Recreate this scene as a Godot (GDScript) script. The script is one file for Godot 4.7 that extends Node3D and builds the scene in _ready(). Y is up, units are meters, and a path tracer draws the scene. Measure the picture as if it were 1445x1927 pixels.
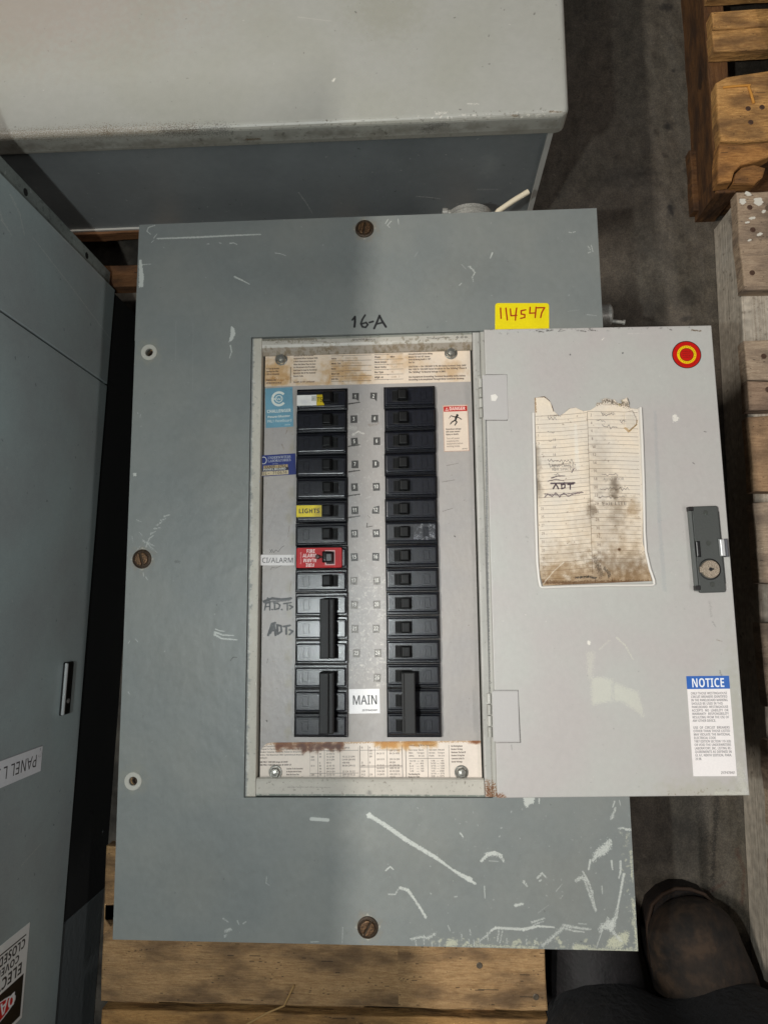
extends Node3D
# An open electrical panel lying on a pallet between grey cabinets on a warehouse floor, seen from above.
# y is up, the floor is y = 0, the panel's cover lies at y = P; millimetres are used on the canvases.
const P := 0.27
const D := 0.258
const CHIP := Color(0.75, 0.76, 0.735)
const CHIPY := Color(0.73, 0.73, 0.64)
const INK := Color(0.05, 0.05, 0.06)
const DIRT := Color(0.2, 0.19, 0.18)
const DIRTB := Color(0.33, 0.25, 0.16)
const LITE := Color(0.92, 0.90, 0.86)
const RESID := Color(0.86, 0.86, 0.78)
const RUST := Color(0.42, 0.22, 0.08)
const COOL := Color(0.55, 0.58, 0.6)
const STAIN := Color(0.09, 0.08, 0.075)
const REDST := Color(0.28, 0.15, 0.12)
const LITEF := Color(0.52, 0.48, 0.40)
const LINE := Color(0.36, 0.27, 0.2)
const PEN := Color(0.3, 0.27, 0.27)
const PURP := Color(0.24, 0.18, 0.22)
const STAINC := Color(0.3, 0.25, 0.2)
const BRN := Color(0.42, 0.28, 0.12)
const BRND := Color(0.26, 0.14, 0.05)

var taken := {}
var fonts := []
var typefaces := []
var glyphs := {}
var dice := RandomNumberGenerator.new()
var paint_bump: Texture2D
var fine_bump: Texture2D


# ---------------------------------------------------------------- nodes
func numbered(called: String, parent: Node) -> String:
	var key := "%d/%s" % [parent.get_instance_id(), called]
	var k: int = taken.get(key, 0)
	taken[key] = k + 1
	return called if k == 0 else "%s_%03d" % [called, k]


func thing(called: String, label: String, category: String, group := "", at := Vector3.ZERO, turn := 0.0) -> Node3D:
	var o := Node3D.new()
	o.name = numbered(called, self)
	o.position = at
	o.rotation.y = turn
	o.set_meta("label", label)
	o.set_meta("category", category)
	if group != "":
		o.set_meta("group", group)
	add_child(o, true)
	return o


func part(called: String, m: Mesh, mat: Material, parent: Node, label := "") -> MeshInstance3D:
	var o := MeshInstance3D.new()
	o.name = numbered(called, parent)
	o.mesh = m
	o.material_override = mat
	if label != "":
		o.set_meta("label", label)
	parent.add_child(o, true)
	return o


func structure(called: String, m: Mesh, mat: Material) -> MeshInstance3D:
	var o := part(called, m, mat, self)
	o.set_meta("kind", "structure")
	return o


# ---------------------------------------------------------------- materials
func paint(col: Color, rough := 0.5, metal := 0.0) -> StandardMaterial3D:
	var m := StandardMaterial3D.new()
	m.albedo_color = col
	m.roughness = rough
	m.metallic = metal
	return m


func printed(c: Canvas, rough := 0.5, bump: Texture2D = null, strength := 0.3) -> StandardMaterial3D:
	var m := StandardMaterial3D.new()
	m.albedo_texture = ImageTexture.create_from_image(c.im)
	m.texture_repeat = false
	m.roughness = rough
	if bump:
		m.normal_enabled = true
		m.normal_texture = bump
		m.normal_scale = strength
	return m


func coated(col: Color, rough: float, tiles: float, strength: float, tint: Texture2D = null, metal := 0.0) -> StandardMaterial3D:
	# one colour with a relief (and a mottling) laid on along the three axes
	var m := paint(col, rough, metal)
	m.uv1_triplanar = true
	m.uv1_scale = Vector3.ONE * tiles
	m.normal_enabled = true
	m.normal_texture = fine_bump
	m.normal_scale = strength
	if tint:
		m.albedo_texture = tint
	return m


func mottle(seed_: int, lo: float, hi: float, freq: float, size := 512) -> ImageTexture:
	var n := FastNoiseLite.new()
	n.seed = seed_
	n.frequency = freq
	n.fractal_octaves = 5
	n.fractal_gain = 0.62
	var im := n.get_seamless_image(size, size)
	var src := im.get_data()
	var out := PackedByteArray()
	out.resize(size * size * 3)
	for i in size * size:
		var v := int(255.0 * (lo + (hi - lo) * smoothstep(0.15, 0.85, src[i] / 255.0)))
		out[i * 3] = v
		out[i * 3 + 1] = v
		out[i * 3 + 2] = v
	return ImageTexture.create_from_image(Image.create_from_data(size, size, false, Image.FORMAT_RGB8, out))


func bump_noise(seed_: int, freq: float, octaves: int, strength: float) -> NoiseTexture2D:
	var n := FastNoiseLite.new()
	n.seed = seed_
	n.frequency = freq
	n.fractal_octaves = octaves
	var t := NoiseTexture2D.new()
	t.width = 512
	t.height = 512
	t.seamless = true
	t.as_normal_map = true
	t.bump_strength = strength
	t.noise = n
	return t


# ---------------------------------------------------------------- canvases: paint wear and flat print
class Canvas:
	var im: Image
	var x0: float
	var z0: float
	var s: float
	var w: int
	var h: int
	var n := FastNoiseLite.new()
	var host: Node

	func _init(host_: Node, ax: float, az: float, bx: float, bz: float, px_per_mm: float, base: Color, mott := 0.04, grain := 0.02, seed_ := 1, tint := Color(1, 1, 1), fine := 0.015):
		host = host_
		x0 = ax
		z0 = az
		s = px_per_mm
		w = int(round((bx - ax) * s))
		h = int(round((bz - az) * s))
		n.seed = seed_
		n.frequency = 1.0
		n.fractal_octaves = 3
		var big := FastNoiseLite.new()
		big.seed = seed_ + 7
		big.frequency = 0.012
		big.fractal_octaves = 4
		var q := big.get_image(maxi(w / 3, 2), maxi(h / 3, 2))
		q.resize(w, h, Image.INTERPOLATE_CUBIC)
		var src := q.get_data()
		big.seed = seed_ + 19
		big.frequency = 0.09
		q = big.get_image(maxi(w / 2, 2), maxi(h / 2, 2))
		q.resize(w, h, Image.INTERPOLATE_CUBIC)
		var src2 := q.get_data()
		var out := PackedByteArray()
		out.resize(w * h * 3)
		var r := RandomNumberGenerator.new()
		r.seed = seed_
		var br := base.r * 255.0
		var bg := base.g * 255.0
		var bb := base.b * 255.0
		var tr := (1.0 - tint.r)
		var tg := (1.0 - tint.g)
		var tb := (1.0 - tint.b)
		for i in w * h:
			var v: float = src[i] / 127.5 - 1.0
			var f := 1.0 + mott * v + fine * (src2[i] / 127.5 - 1.0) + grain * (r.randf() - 0.5)
			var t := clampf(v * 0.8 + 0.5, 0.0, 1.0)
			out[i * 3] = clampi(int(br * f * (1.0 - tr * t)), 0, 255)
			out[i * 3 + 1] = clampi(int(bg * f * (1.0 - tg * t)), 0, 255)
			out[i * 3 + 2] = clampi(int(bb * f * (1.0 - tb * t)), 0, 255)
		im = Image.create_from_data(w, h, false, Image.FORMAT_RGB8, out)

	func blend(x: int, y: int, col: Color, a: float) -> void:
		im.set_pixel(x, y, im.get_pixel(x, y).lerp(col, a))

	func stroke(flat: Array, w0: float, w1: float, col: Color, a := 1.0, rag := 0.3) -> void:
		var k := flat.size() / 2 - 1
		for i in k:
			var p := Vector2(flat[i * 2], flat[i * 2 + 1])
			var q := Vector2(flat[i * 2 + 2], flat[i * 2 + 3])
			var wa := lerpf(w0, w1, float(i) / k) * 0.5
			var wb := lerpf(w0, w1, float(i + 1) / k) * 0.5
			var m := maxf(wa, wb) * (1.0 + rag) + 0.8 / s
			var xa := maxi(int((minf(p.x, q.x) - m - x0) * s), 0)
			var xb := mini(int((maxf(p.x, q.x) + m - x0) * s) + 1, w - 1)
			var ya := maxi(int((minf(p.y, q.y) - m - z0) * s), 0)
			var yb := mini(int((maxf(p.y, q.y) + m - z0) * s) + 1, h - 1)
			var d := q - p
			var l2 := maxf(d.length_squared(), 1e-6)
			for y in range(ya, yb + 1):
				for x in range(xa, xb + 1):
					var c := Vector2(x0 + (x + 0.5) / s, z0 + (y + 0.5) / s)
					var t := clampf((c - p).dot(d) / l2, 0.0, 1.0)
					var e := lerpf(wa, wb, t) - c.distance_to(p + d * t)
					if e < -m:
						continue
					e += lerpf(wa, wb, t) * rag * n.get_noise_2d(c.x * 0.55, c.y * 0.55) * 1.6
					var f := clampf(e * s + 0.5, 0.0, 1.0) * a
					if rag > 0.5:
						f *= smoothstep(-0.35 * rag, 0.12, n.get_noise_2d(c.x * 1.3 + 50.0, c.y * 1.3) + 0.10)
					elif rag > 0.2:
						f *= smoothstep(-0.55, -0.1, n.get_noise_2d(c.x * 1.6 + 50.0, c.y * 1.6) + 0.12)
					if f > 0.01:
						blend(x, y, col, f)

	func poly(flat: Array, col: Color, a: float, rag: float) -> void:
		var pts := PackedVector2Array()
		var lo := Vector2(1e9, 1e9)
		var hi := -lo
		for i in flat.size() / 2:
			var v := Vector2(flat[i * 2], flat[i * 2 + 1])
			pts.append(v)
			lo = lo.min(v)
			hi = hi.max(v)
		lo -= Vector2.ONE * rag
		hi += Vector2.ONE * rag
		for y in range(maxi(int((lo.y - z0) * s), 0), mini(int((hi.y - z0) * s) + 1, h - 1) + 1):
			for x in range(maxi(int((lo.x - x0) * s), 0), mini(int((hi.x - x0) * s) + 1, w - 1) + 1):
				var c := Vector2(x0 + (x + 0.5) / s, z0 + (y + 0.5) / s)
				var j := Vector2(n.get_noise_2d(c.x * 0.6, c.y * 0.6), n.get_noise_2d(c.x * 0.6 + 90.0, c.y * 0.6)) * rag * 2.0
				if Geometry2D.is_point_in_polygon(c + j, pts):
					var f := a
					if rag > 0.9:
						f *= smoothstep(-0.5, 0.0, n.get_noise_2d(c.x * 1.1, c.y * 1.1 + 70.0) + 0.1)
					blend(x, y, col, f)

	func blob(cx: float, cz: float, rx: float, rz: float, col: Color, a: float) -> void:
		# a soft-edged stain; rx and rz come in photograph-sized units of about 0.6 mm
		var ax := rx * 0.65
		var az := rz * 0.65
		for y in range(maxi(int((cz - az * 1.5 - z0) * s), 0), mini(int((cz + az * 1.5 - z0) * s), h - 1) + 1):
			for x in range(maxi(int((cx - ax * 1.5 - x0) * s), 0), mini(int((cx + ax * 1.5 - x0) * s), w - 1) + 1):
				var c := Vector2(x0 + (x + 0.5) / s, z0 + (y + 0.5) / s)
				var d := Vector2((c.x - cx) / ax, (c.y - cz) / az).length()
				d += n.get_noise_2d(c.x * 0.10, c.y * 0.10) * 0.55 + n.get_noise_2d(c.x * 0.6, c.y * 0.6) * 0.16
				var f := a * smoothstep(1.3, 0.05, d)
				if f > 0.01:
					blend(x, y, col, f)

	func rect(ax: float, az: float, bx: float, bz: float, col: Color, a := 1.0) -> void:
		for y in range(maxi(int(round((az - z0) * s)), 0), mini(int(round((bz - z0) * s)), h)):
			for x in range(maxi(int(round((ax - x0) * s)), 0), mini(int(round((bx - x0) * s)), w)):
				blend(x, y, col, a)

	func specks(ax: float, az: float, bx: float, bz: float, count: int, r0: float, r1: float, col: Color, a: float, seed_: int) -> void:
		var r := RandomNumberGenerator.new()
		r.seed = seed_
		for i in count:
			var x := r.randf_range(ax, bx)
			var z := r.randf_range(az, bz)
			var rr := lerpf(r0, r1, pow(r.randf(), 3.0))
			var t := r.randf() * TAU
			stroke([x, z, x + cos(t) * rr, z + sin(t) * rr], rr, rr * 0.7, col, a * r.randf_range(0.4, 1.0), 0.5)

	func text(string: String, x: float, z: float, cap: float, col: Color, font := 0, fit := 0.0, a := 1.0, turn := 0.0, wear := 0.0) -> float:
		# x, z: left end of the top of the capitals; cap: their height; fit: the line's length (0: as the type runs); returns the length
		var m: Image = host.mask(string, clampi(int(cap * s / 0.71), 8, 200), font)
		var scale: float = cap * s / 0.71 / host.mask_size
		var wide := maxi(int(fit * s if fit > 0.0 else m.get_width() * scale), 1)
		var tall := maxi(int(round(m.get_height() * scale)), 1)
		if wide != m.get_width() or tall != m.get_height():
			m.resize(wide, tall, Image.INTERPOLATE_LANCZOS)
		var ox := (x - x0) * s
		var oy := (z - z0) * s
		var up: float = 0.29 * cap * s / 0.71  # from the mask's top to the top of the capitals
		if turn == 0.0:
			for v in tall:
				for u in wide:
					var f: float = m.get_pixel(u, v).r * a
					if f < 0.02:
						continue
					var px := int(ox) + u
					var py := int(oy - up) + v
					if px >= 0 and py >= 0 and px < w and py < h:
						if wear > 0.0:
							f *= smoothstep(-0.4, 0.1, n.get_noise_2d(px / s * 0.9, py / s * 0.9) + 0.45 - wear)
						blend(px, py, col, f)
		else:
			var ux := Vector2(cos(turn), sin(turn))
			var uy := Vector2(-ux.y, ux.x)
			var reach := int(Vector2(wide, tall).length()) + 2
			for py in range(maxi(int(oy) - reach, 0), mini(int(oy) + reach, h)):
				for px in range(maxi(int(ox) - reach, 0), mini(int(ox) + reach, w)):
					var d := Vector2(px + 0.5 - ox, py + 0.5 - oy)
					var u := int(floor(d.dot(ux)))
					var v := int(floor(d.dot(uy) + up))
					if u >= 0 and v >= 0 and u < wide and v < tall:
						var f: float = m.get_pixel(u, v).r * a
						if f > 0.02:
							blend(px, py, col, f)
		return wide / s

	func lines(list: Array, x: float, z: float, cap: float, pitch: float, col: Color, font := 0, squeeze := 1.0, fit := 0.0, wear := 0.0) -> void:
		for i in list.size():
			if list[i] == "":
				continue
			var f := fit
			if f == 0.0:
				f = host.mask_length(list[i], font) * cap / 0.71 * squeeze
			text(list[i], x, z + i * pitch, cap, col, font, f, 0.92, 0.0, wear)


var mask_size := 0.0


func mask_length(string: String, font: int) -> float:
	var total := 0.0
	var ts := TextServerManager.get_primary_interface()
	for i in string.length():
		total += ts.font_get_glyph_advance(fonts[font], 64, ts.font_get_glyph_index(fonts[font], 64, string.unicode_at(i), 0)).x
	return total / 64.0


func mask(string: String, size: int, font: int) -> Image:
	mask_size = size
	var ts := TextServerManager.get_primary_interface()
	var v := Vector2i(size, 0)
	var rid: RID = fonts[font]
	var pen := 1.0
	var todo := []
	for i in string.length():
		var g := ts.font_get_glyph_index(rid, size, string.unicode_at(i), 0)
		todo.append([g, pen])
		pen += ts.font_get_glyph_advance(rid, size, g).x
	var out := Image.create(maxi(int(pen) + 2, 2), int(size * 1.35) + 2, false, Image.FORMAT_RGB8)
	for t in todo:
		var key := "%d/%d/%d" % [font, size, t[0]]
		if not glyphs.has(key):
			ts.font_render_glyph(rid, v, t[0])
			var r := ts.font_get_glyph_uv_rect(rid, v, t[0])
			var pic: Image = null
			if r.size.x > 0.5 and r.size.y > 0.5:
				pic = ts.font_get_texture_image(rid, v, ts.font_get_glyph_texture_idx(rid, v, t[0])).get_region(Rect2i(r))
			glyphs[key] = [pic, ts.font_get_glyph_offset(rid, v, t[0])]
		var g: Array = glyphs[key]
		if g[0] == null:
			continue
		var pic: Image = g[0]
		var ax := int(t[1] + g[1].x)
		var ay := int(size + g[1].y)
		for y in pic.get_height():
			for x in pic.get_width():
				var f := pic.get_pixel(x, y).a
				if f > 0.0 and ax + x >= 0 and ay + y >= 0 and ax + x < out.get_width() and ay + y < out.get_height():
					out.set_pixel(ax + x, ay + y, Color(f, f, f).clamp(out.get_pixel(ax + x, ay + y)))
	return out


# ---------------------------------------------------------------- shapes
class Shape:
	var v := PackedVector3Array()
	var n := PackedVector3Array()
	var uv := PackedVector2Array()
	var xf := Transform3D.IDENTITY
	var frame := Rect2(0, 0, 1, 1)  # what part of x, z the texture covers
	var turned := false

	func map(p: Vector2) -> Vector2:
		var q := (p - frame.position) / frame.size
		return Vector2(q.y, q.x) if turned else q

	func tri(a: Vector3, b: Vector3, c: Vector3, ta: Vector2, tb: Vector2, tc: Vector2, out: Vector3, normals: Array = []) -> void:
		var m0 := (c - a).cross(b - a)
		if (m0.dot(out) < 0.0) != (xf.basis.determinant() < 0.0):
			var p := b
			b = c
			c = p
			var t := tb
			tb = tc
			tc = t
			if normals.size():
				normals = [normals[0], normals[2], normals[1]]
		for q in [a, b, c]:
			v.append(xf * q)
		for t in [ta, tb, tc]:
			uv.append(map(t))
		if normals.size():
			for m in normals:
				n.append((xf.basis * m).normalized())
		else:
			var m := m0 if m0.dot(out) > 0.0 else -m0
			m = (xf.basis * (m if m.length_squared() > 1e-18 else out)).normalized()
			for k in 3:
				n.append(m)

	func quad(a: Vector3, b: Vector3, c: Vector3, d: Vector3, ta: Vector2, tb: Vector2, tc: Vector2, td: Vector2, out: Vector3, normals: Array = []) -> void:
		if normals.size():
			tri(a, b, c, ta, tb, tc, out, [normals[0], normals[1], normals[2]])
			tri(a, c, d, ta, tc, td, out, [normals[0], normals[2], normals[3]])
		else:
			tri(a, b, c, ta, tb, tc, out)
			tri(a, c, d, ta, tc, td, out)

	func inset(poly: PackedVector2Array, by: float) -> PackedVector2Array:
		var out := PackedVector2Array()
		var k := poly.size()
		for i in k:
			var a := poly[(i + k - 1) % k]
			var b := poly[i]
			var c := poly[(i + 1) % k]
			var p := (b - a).normalized()
			var q := (c - b).normalized()
			var np := Vector2(-p.y, p.x)
			var nq := Vector2(-q.y, q.x)
			var m := (np + nq)
			m = m / maxf(1.0 + np.dot(nq), 0.3)
			out.append(b + m * by)
		return out

	# a flat solid: the outline in x and z, from y0 up to y1, its upper edge rounded by «round» in «steps»
	func prism(outline: PackedVector2Array, y0: float, y1: float, round := 0.0, steps := 1, bottom := true) -> void:
		var poly := outline
		if Geometry2D.is_polygon_clockwise(poly):
			poly = poly.duplicate()
			poly.reverse()
		# counter-clockwise with y up: interior lies to the left of each edge
		var area := 0.0
		for i in poly.size():
			area += poly[i].cross(poly[(i + 1) % poly.size()])
		if area < 0.0:
			poly.reverse()
		var rings := [[poly, y0, 0.0], [poly, y1 - round, 0.0]]
		if round > 0.0:
			for k in range(1, steps + 1):
				var t := PI * 0.5 * k / steps
				rings.append([inset(poly, round * (1.0 - cos(t))), y1 - round + round * sin(t), t])
		var k := poly.size()
		for r in rings.size() - 1:
			var lo: PackedVector2Array = rings[r][0]
			var hi: PackedVector2Array = rings[r + 1][0]
			for i in k:
				var j := (i + 1) % k
				var e := (poly[j] - poly[i]).normalized()
				var o := Vector2(e.y, -e.x)
				var out := Vector3(o.x, 0.4 if r else 0.0, o.y)
				var down: Vector2 = o * (y1 - float(rings[r][1]))
				var up: Vector2 = o * (y1 - float(rings[r + 1][1]))
				quad(Vector3(lo[i].x, rings[r][1], lo[i].y), Vector3(lo[j].x, rings[r][1], lo[j].y), Vector3(hi[j].x, rings[r + 1][1], hi[j].y), Vector3(hi[i].x, rings[r + 1][1], hi[i].y), lo[i] + down, lo[j] + down, hi[j] + up, hi[i] + up, out)
		var top: PackedVector2Array = rings[-1][0]
		var t3 := Geometry2D.triangulate_polygon(top)
		if t3.is_empty():
			print("no cap: ", top.size(), " corners at ", top[0])
		for i in t3.size() / 3:
			var a := top[t3[i * 3]]
			var b := top[t3[i * 3 + 1]]
			var c := top[t3[i * 3 + 2]]
			tri(Vector3(a.x, y1, a.y), Vector3(b.x, y1, b.y), Vector3(c.x, y1, c.y), a, b, c, Vector3.UP)
		if bottom:
			t3 = Geometry2D.triangulate_polygon(poly)
			for i in t3.size() / 3:
				var a := poly[t3[i * 3]]
				var b := poly[t3[i * 3 + 1]]
				var c := poly[t3[i * 3 + 2]]
				tri(Vector3(a.x, y0, a.y), Vector3(b.x, y0, b.y), Vector3(c.x, y0, c.y), a, b, c, Vector3.DOWN)

	func box(ax: float, az: float, bx: float, bz: float, y0: float, y1: float, round := 0.0, steps := 1) -> void:
		prism(PackedVector2Array([Vector2(ax, az), Vector2(bx, az), Vector2(bx, bz), Vector2(ax, bz)]), y0, y1, round, steps)

	# turned about the y axis: pairs of radius and height
	func lathe(profile: Array, sides := 24) -> void:
		for i in profile.size() / 2 - 1:
			var r0: float = profile[i * 2]
			var h0: float = profile[i * 2 + 1]
			var r1: float = profile[i * 2 + 2]
			var h1: float = profile[i * 2 + 3]
			var slope := Vector2(h1 - h0, -(r1 - r0)).normalized()
			for k in sides:
				var a := TAU * k / sides
				var b := TAU * (k + 1) / sides
				var ca := Vector3(cos(a), 0, sin(a))
				var cb := Vector3(cos(b), 0, sin(b))
				var na := ca * slope.x + Vector3.UP * slope.y
				var nb := cb * slope.x + Vector3.UP * slope.y
				var q := [ca * r0 + Vector3.UP * h0, cb * r0 + Vector3.UP * h0, cb * r1 + Vector3.UP * h1, ca * r1 + Vector3.UP * h1]
				quad(q[0], q[1], q[2], q[3], Vector2(q[0].x, q[0].z), Vector2(q[1].x, q[1].z), Vector2(q[2].x, q[2].z), Vector2(q[3].x, q[3].z), na + nb, [na, nb, nb, na])

	# a section in z and y, drawn out along x
	func extrude(section: Array, ax: float, bx: float, smooth := false) -> void:
		var pts := []
		for i in section.size() / 2:
			pts.append(Vector2(section[i * 2], section[i * 2 + 1]))
		var k := pts.size()
		var mid := Vector2.ZERO
		for p in pts:
			mid += p / k
		var run := 0.0
		for i in k:
			var p: Vector2 = pts[i]
			var q: Vector2 = pts[(i + 1) % k]
			var e := (q - p).normalized()
			var o := Vector2(e.y, -e.x)
			if o.dot((p + q) * 0.5 - mid) < 0.0:
				o = -o
			quad(Vector3(ax, p.y, p.x), Vector3(bx, p.y, p.x), Vector3(bx, q.y, q.x), Vector3(ax, q.y, q.x), Vector2(ax, p.x), Vector2(bx, p.x), Vector2(bx, q.x), Vector2(ax, q.x), Vector3(0, o.y, o.x))
		for x in [ax, bx]:
			var flat := PackedVector2Array(pts)
			var t3 := Geometry2D.triangulate_polygon(flat)
			for i in t3.size() / 3:
				var a: Vector2 = pts[t3[i * 3]]
				var b: Vector2 = pts[t3[i * 3 + 1]]
				var c: Vector2 = pts[t3[i * 3 + 2]]
				tri(Vector3(x, a.y, a.x), Vector3(x, b.y, b.x), Vector3(x, c.y, c.x), Vector2(x, a.x), Vector2(x, b.x), Vector2(x, c.x), Vector3(-1 if x == ax else 1, 0, 0))

	func tube(points: Array, radius: float, sides := 10, closed := false) -> void:
		var k := points.size()
		var rings := []
		for i in k:
			var p: Vector3 = points[i]
			var d: Vector3 = (points[(i + 1) % k] - points[(i + k - 1) % k]) if closed else (points[mini(i + 1, k - 1)] - points[maxi(i - 1, 0)])
			d = d.normalized()
			var side := d.cross(Vector3.UP)
			if side.length() < 0.05:
				side = d.cross(Vector3.RIGHT)
			side = side.normalized()
			var up := side.cross(d).normalized()
			var ring := []
			for j in sides:
				var a := TAU * j / sides
				ring.append([p + (side * cos(a) + up * sin(a)) * radius, side * cos(a) + up * sin(a)])
			rings.append(ring)
		for i in (k if closed else k - 1):
			for j in sides:
				var a: Array = rings[i][j]
				var b: Array = rings[i][(j + 1) % sides]
				var c: Array = rings[(i + 1) % k][(j + 1) % sides]
				var d: Array = rings[(i + 1) % k][j]
				quad(a[0], b[0], c[0], d[0], Vector2(a[0].x, a[0].z), Vector2(b[0].x, b[0].z), Vector2(c[0].x, c[0].z), Vector2(d[0].x, d[0].z), a[1] + b[1], [a[1], b[1], c[1], d[1]])
		if not closed:
			for e in [0, k - 1]:
				var out: Vector3 = (points[0] - points[1]) if e == 0 else (points[k - 1] - points[k - 2])
				for j in sides:
					var a: Vector3 = rings[e][j][0]
					var b: Vector3 = rings[e][(j + 1) % sides][0]
					tri(points[e], a, b, Vector2.ZERO, Vector2.ZERO, Vector2.ZERO, out)

	func done() -> ArrayMesh:
		var arrays := []
		arrays.resize(Mesh.ARRAY_MAX)
		arrays[Mesh.ARRAY_VERTEX] = v
		arrays[Mesh.ARRAY_NORMAL] = n
		arrays[Mesh.ARRAY_TEX_UV] = uv
		var m := ArrayMesh.new()
		m.add_surface_from_arrays(Mesh.PRIMITIVE_TRIANGLES, arrays)
		return m


func shape(ax := 0.0, az := 0.0, bx := 1.0, bz := 1.0, xf := Transform3D.IDENTITY) -> Shape:
	var s := Shape.new()
	s.frame = Rect2(ax, az, bx - ax, bz - az)
	s.xf = xf
	return s


func rounded(cx: float, cz: float, w: float, h: float, r: float, k := 3) -> PackedVector2Array:
	var out := PackedVector2Array()
	for c in 4:
		var sx := 1.0 if c == 0 or c == 3 else -1.0
		var sz := 1.0 if c < 2 else -1.0
		for i in k + 1:
			var a := PI * 0.5 * (c + float(i) / k)
			out.append(Vector2(cx + sx * (w * 0.5 - r) + cos(a) * r, cz + sz * (h * 0.5 - r) + sin(a) * r))
	return out


func sheet(called: String, c: Canvas, cx: float, cz: float, w: float, h: float, angle: float, y: float, parent: Node, rough := 0.5, label := "", thick := 0.0004, corner := 0.0) -> MeshInstance3D:
	# a printed label: a thin solid stuck flat on a surface at height y, its print in its own millimetres from its upper left corner
	var s := shape(-w / 2, -h / 2, w / 2, h / 2, Transform3D(Basis(Vector3.UP, -deg_to_rad(angle)), Vector3(cx, y, cz)))
	if corner > 0.0:
		s.prism(rounded(0, 0, w, h, corner), 0.0, thick)
	else:
		s.box(-w / 2, -h / 2, w / 2, h / 2, 0.0, thick)
	return part(called, s.done(), printed(c, rough), parent, label)


# ---------------------------------------------------------------- bodies: a smooth union of tapered bones, meshed as surface nets
func body(bones: Array, cell: float, blend: float) -> ArrayMesh:
	var lo := Vector3.ONE * 1e9
	var hi := -lo
	for b in bones:
		for e in [[b[0], b[2]], [b[1], b[3]]]:
			lo = lo.min(e[0] - Vector3.ONE * (e[1] + cell * 3.0))
			hi = hi.max(e[0] + Vector3.ONE * (e[1] + cell * 3.0))
	var nx := int((hi.x - lo.x) / cell) + 2
	var ny := int((hi.y - lo.y) / cell) + 2
	var nz := int((hi.z - lo.z) / cell) + 2
	var f := PackedFloat32Array()
	f.resize(nx * ny * nz)
	f.fill(1.0)
	for b in bones:
		var a: Vector3 = b[0]
		var d: Vector3 = b[1] - b[0]
		var ra: float = b[2]
		var rb: float = b[3]
		var l2 := maxf(d.length_squared(), 1e-9)
		var m := maxf(ra, rb) + blend + cell * 2.0
		var from := ((a.min(b[1]) - Vector3.ONE * m - lo) / cell).floor()
		var to := ((a.max(b[1]) + Vector3.ONE * m - lo) / cell).ceil()
		for z in range(maxi(int(from.z), 0), mini(int(to.z), nz - 1) + 1):
			for y in range(maxi(int(from.y), 0), mini(int(to.y), ny - 1) + 1):
				for x in range(maxi(int(from.x), 0), mini(int(to.x), nx - 1) + 1):
					var p := lo + Vector3(x, y, z) * cell
					var t := clampf((p - a).dot(d) / l2, 0.0, 1.0)
					var q := p.distance_to(a + d * t) - lerpf(ra, rb, t)
					var i := (z * ny + y) * nx + x
					var g := f[i]
					var hh := maxf(blend - absf(g - q), 0.0) / blend
					f[i] = minf(g, q) - hh * hh * blend * 0.25
	var at := {}
	var verts := PackedVector3Array()
	var norms := PackedVector3Array()
	for z in nz - 1:
		for y in ny - 1:
			for x in nx - 1:
				var i := (z * ny + y) * nx + x
				var inside := 0
				for c in 8:
					if f[i + (c & 1) + ((c >> 1) & 1) * nx + (c >> 2) * nx * ny] < 0.0:
						inside += 1
				if inside == 0 or inside == 8:
					continue
				var sum := Vector3.ZERO
				var count := 0
				var grad := Vector3.ZERO
				for c in 8:
					var o := Vector3(c & 1, (c >> 1) & 1, c >> 2)
					var fc := f[i + (c & 1) + ((c >> 1) & 1) * nx + (c >> 2) * nx * ny]
					grad += (o - Vector3.ONE * 0.5) * fc
					for axis in 3:
						var bit := 1 << axis
						if c & bit:
							continue
						var c2 := c | bit
						var fd := f[i + (c2 & 1) + ((c2 >> 1) & 1) * nx + (c2 >> 2) * nx * ny]
						if (fc < 0.0) != (fd < 0.0):
							var p := o
							p[axis] += fc / (fc - fd)
							sum += p
							count += 1
				at[i] = verts.size()
				verts.append(lo + (Vector3(x, y, z) + sum / count) * cell)
				norms.append(grad.normalized())
	var index := PackedInt32Array()
	var step := [1, nx, nx * ny]
	for z in range(1, nz - 1):
		for y in range(1, ny - 1):
			for x in range(1, nx - 1):
				var i := (z * ny + y) * nx + x
				for axis in 3:
					var other: int = i + step[axis]
					if (f[i] < 0.0) == (f[other] < 0.0):
						continue
					var u: int = step[(axis + 1) % 3]
					var w: int = step[(axis + 2) % 3]
					var q := [at.get(i), at.get(i - u), at.get(i - u - w), at.get(i - w)]
					if q.has(null):
						continue
					var p0: Vector3 = verts[q[0]]
					var face := (verts[q[2]] - p0).cross(verts[q[1]] - p0)
					var ok := face.dot(norms[q[0]] + norms[q[1]] + norms[q[2]] + norms[q[3]]) > 0.0
					for k in ([0, 1, 2, 0, 2, 3] if ok else [0, 2, 1, 0, 3, 2]):
						index.append(q[k])
	var arrays := []
	arrays.resize(Mesh.ARRAY_MAX)
	arrays[Mesh.ARRAY_VERTEX] = verts
	arrays[Mesh.ARRAY_NORMAL] = norms
	arrays[Mesh.ARRAY_INDEX] = index
	var m := ArrayMesh.new()
	m.add_surface_from_arrays(Mesh.PRIMITIVE_TRIANGLES, arrays)
	return m


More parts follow.
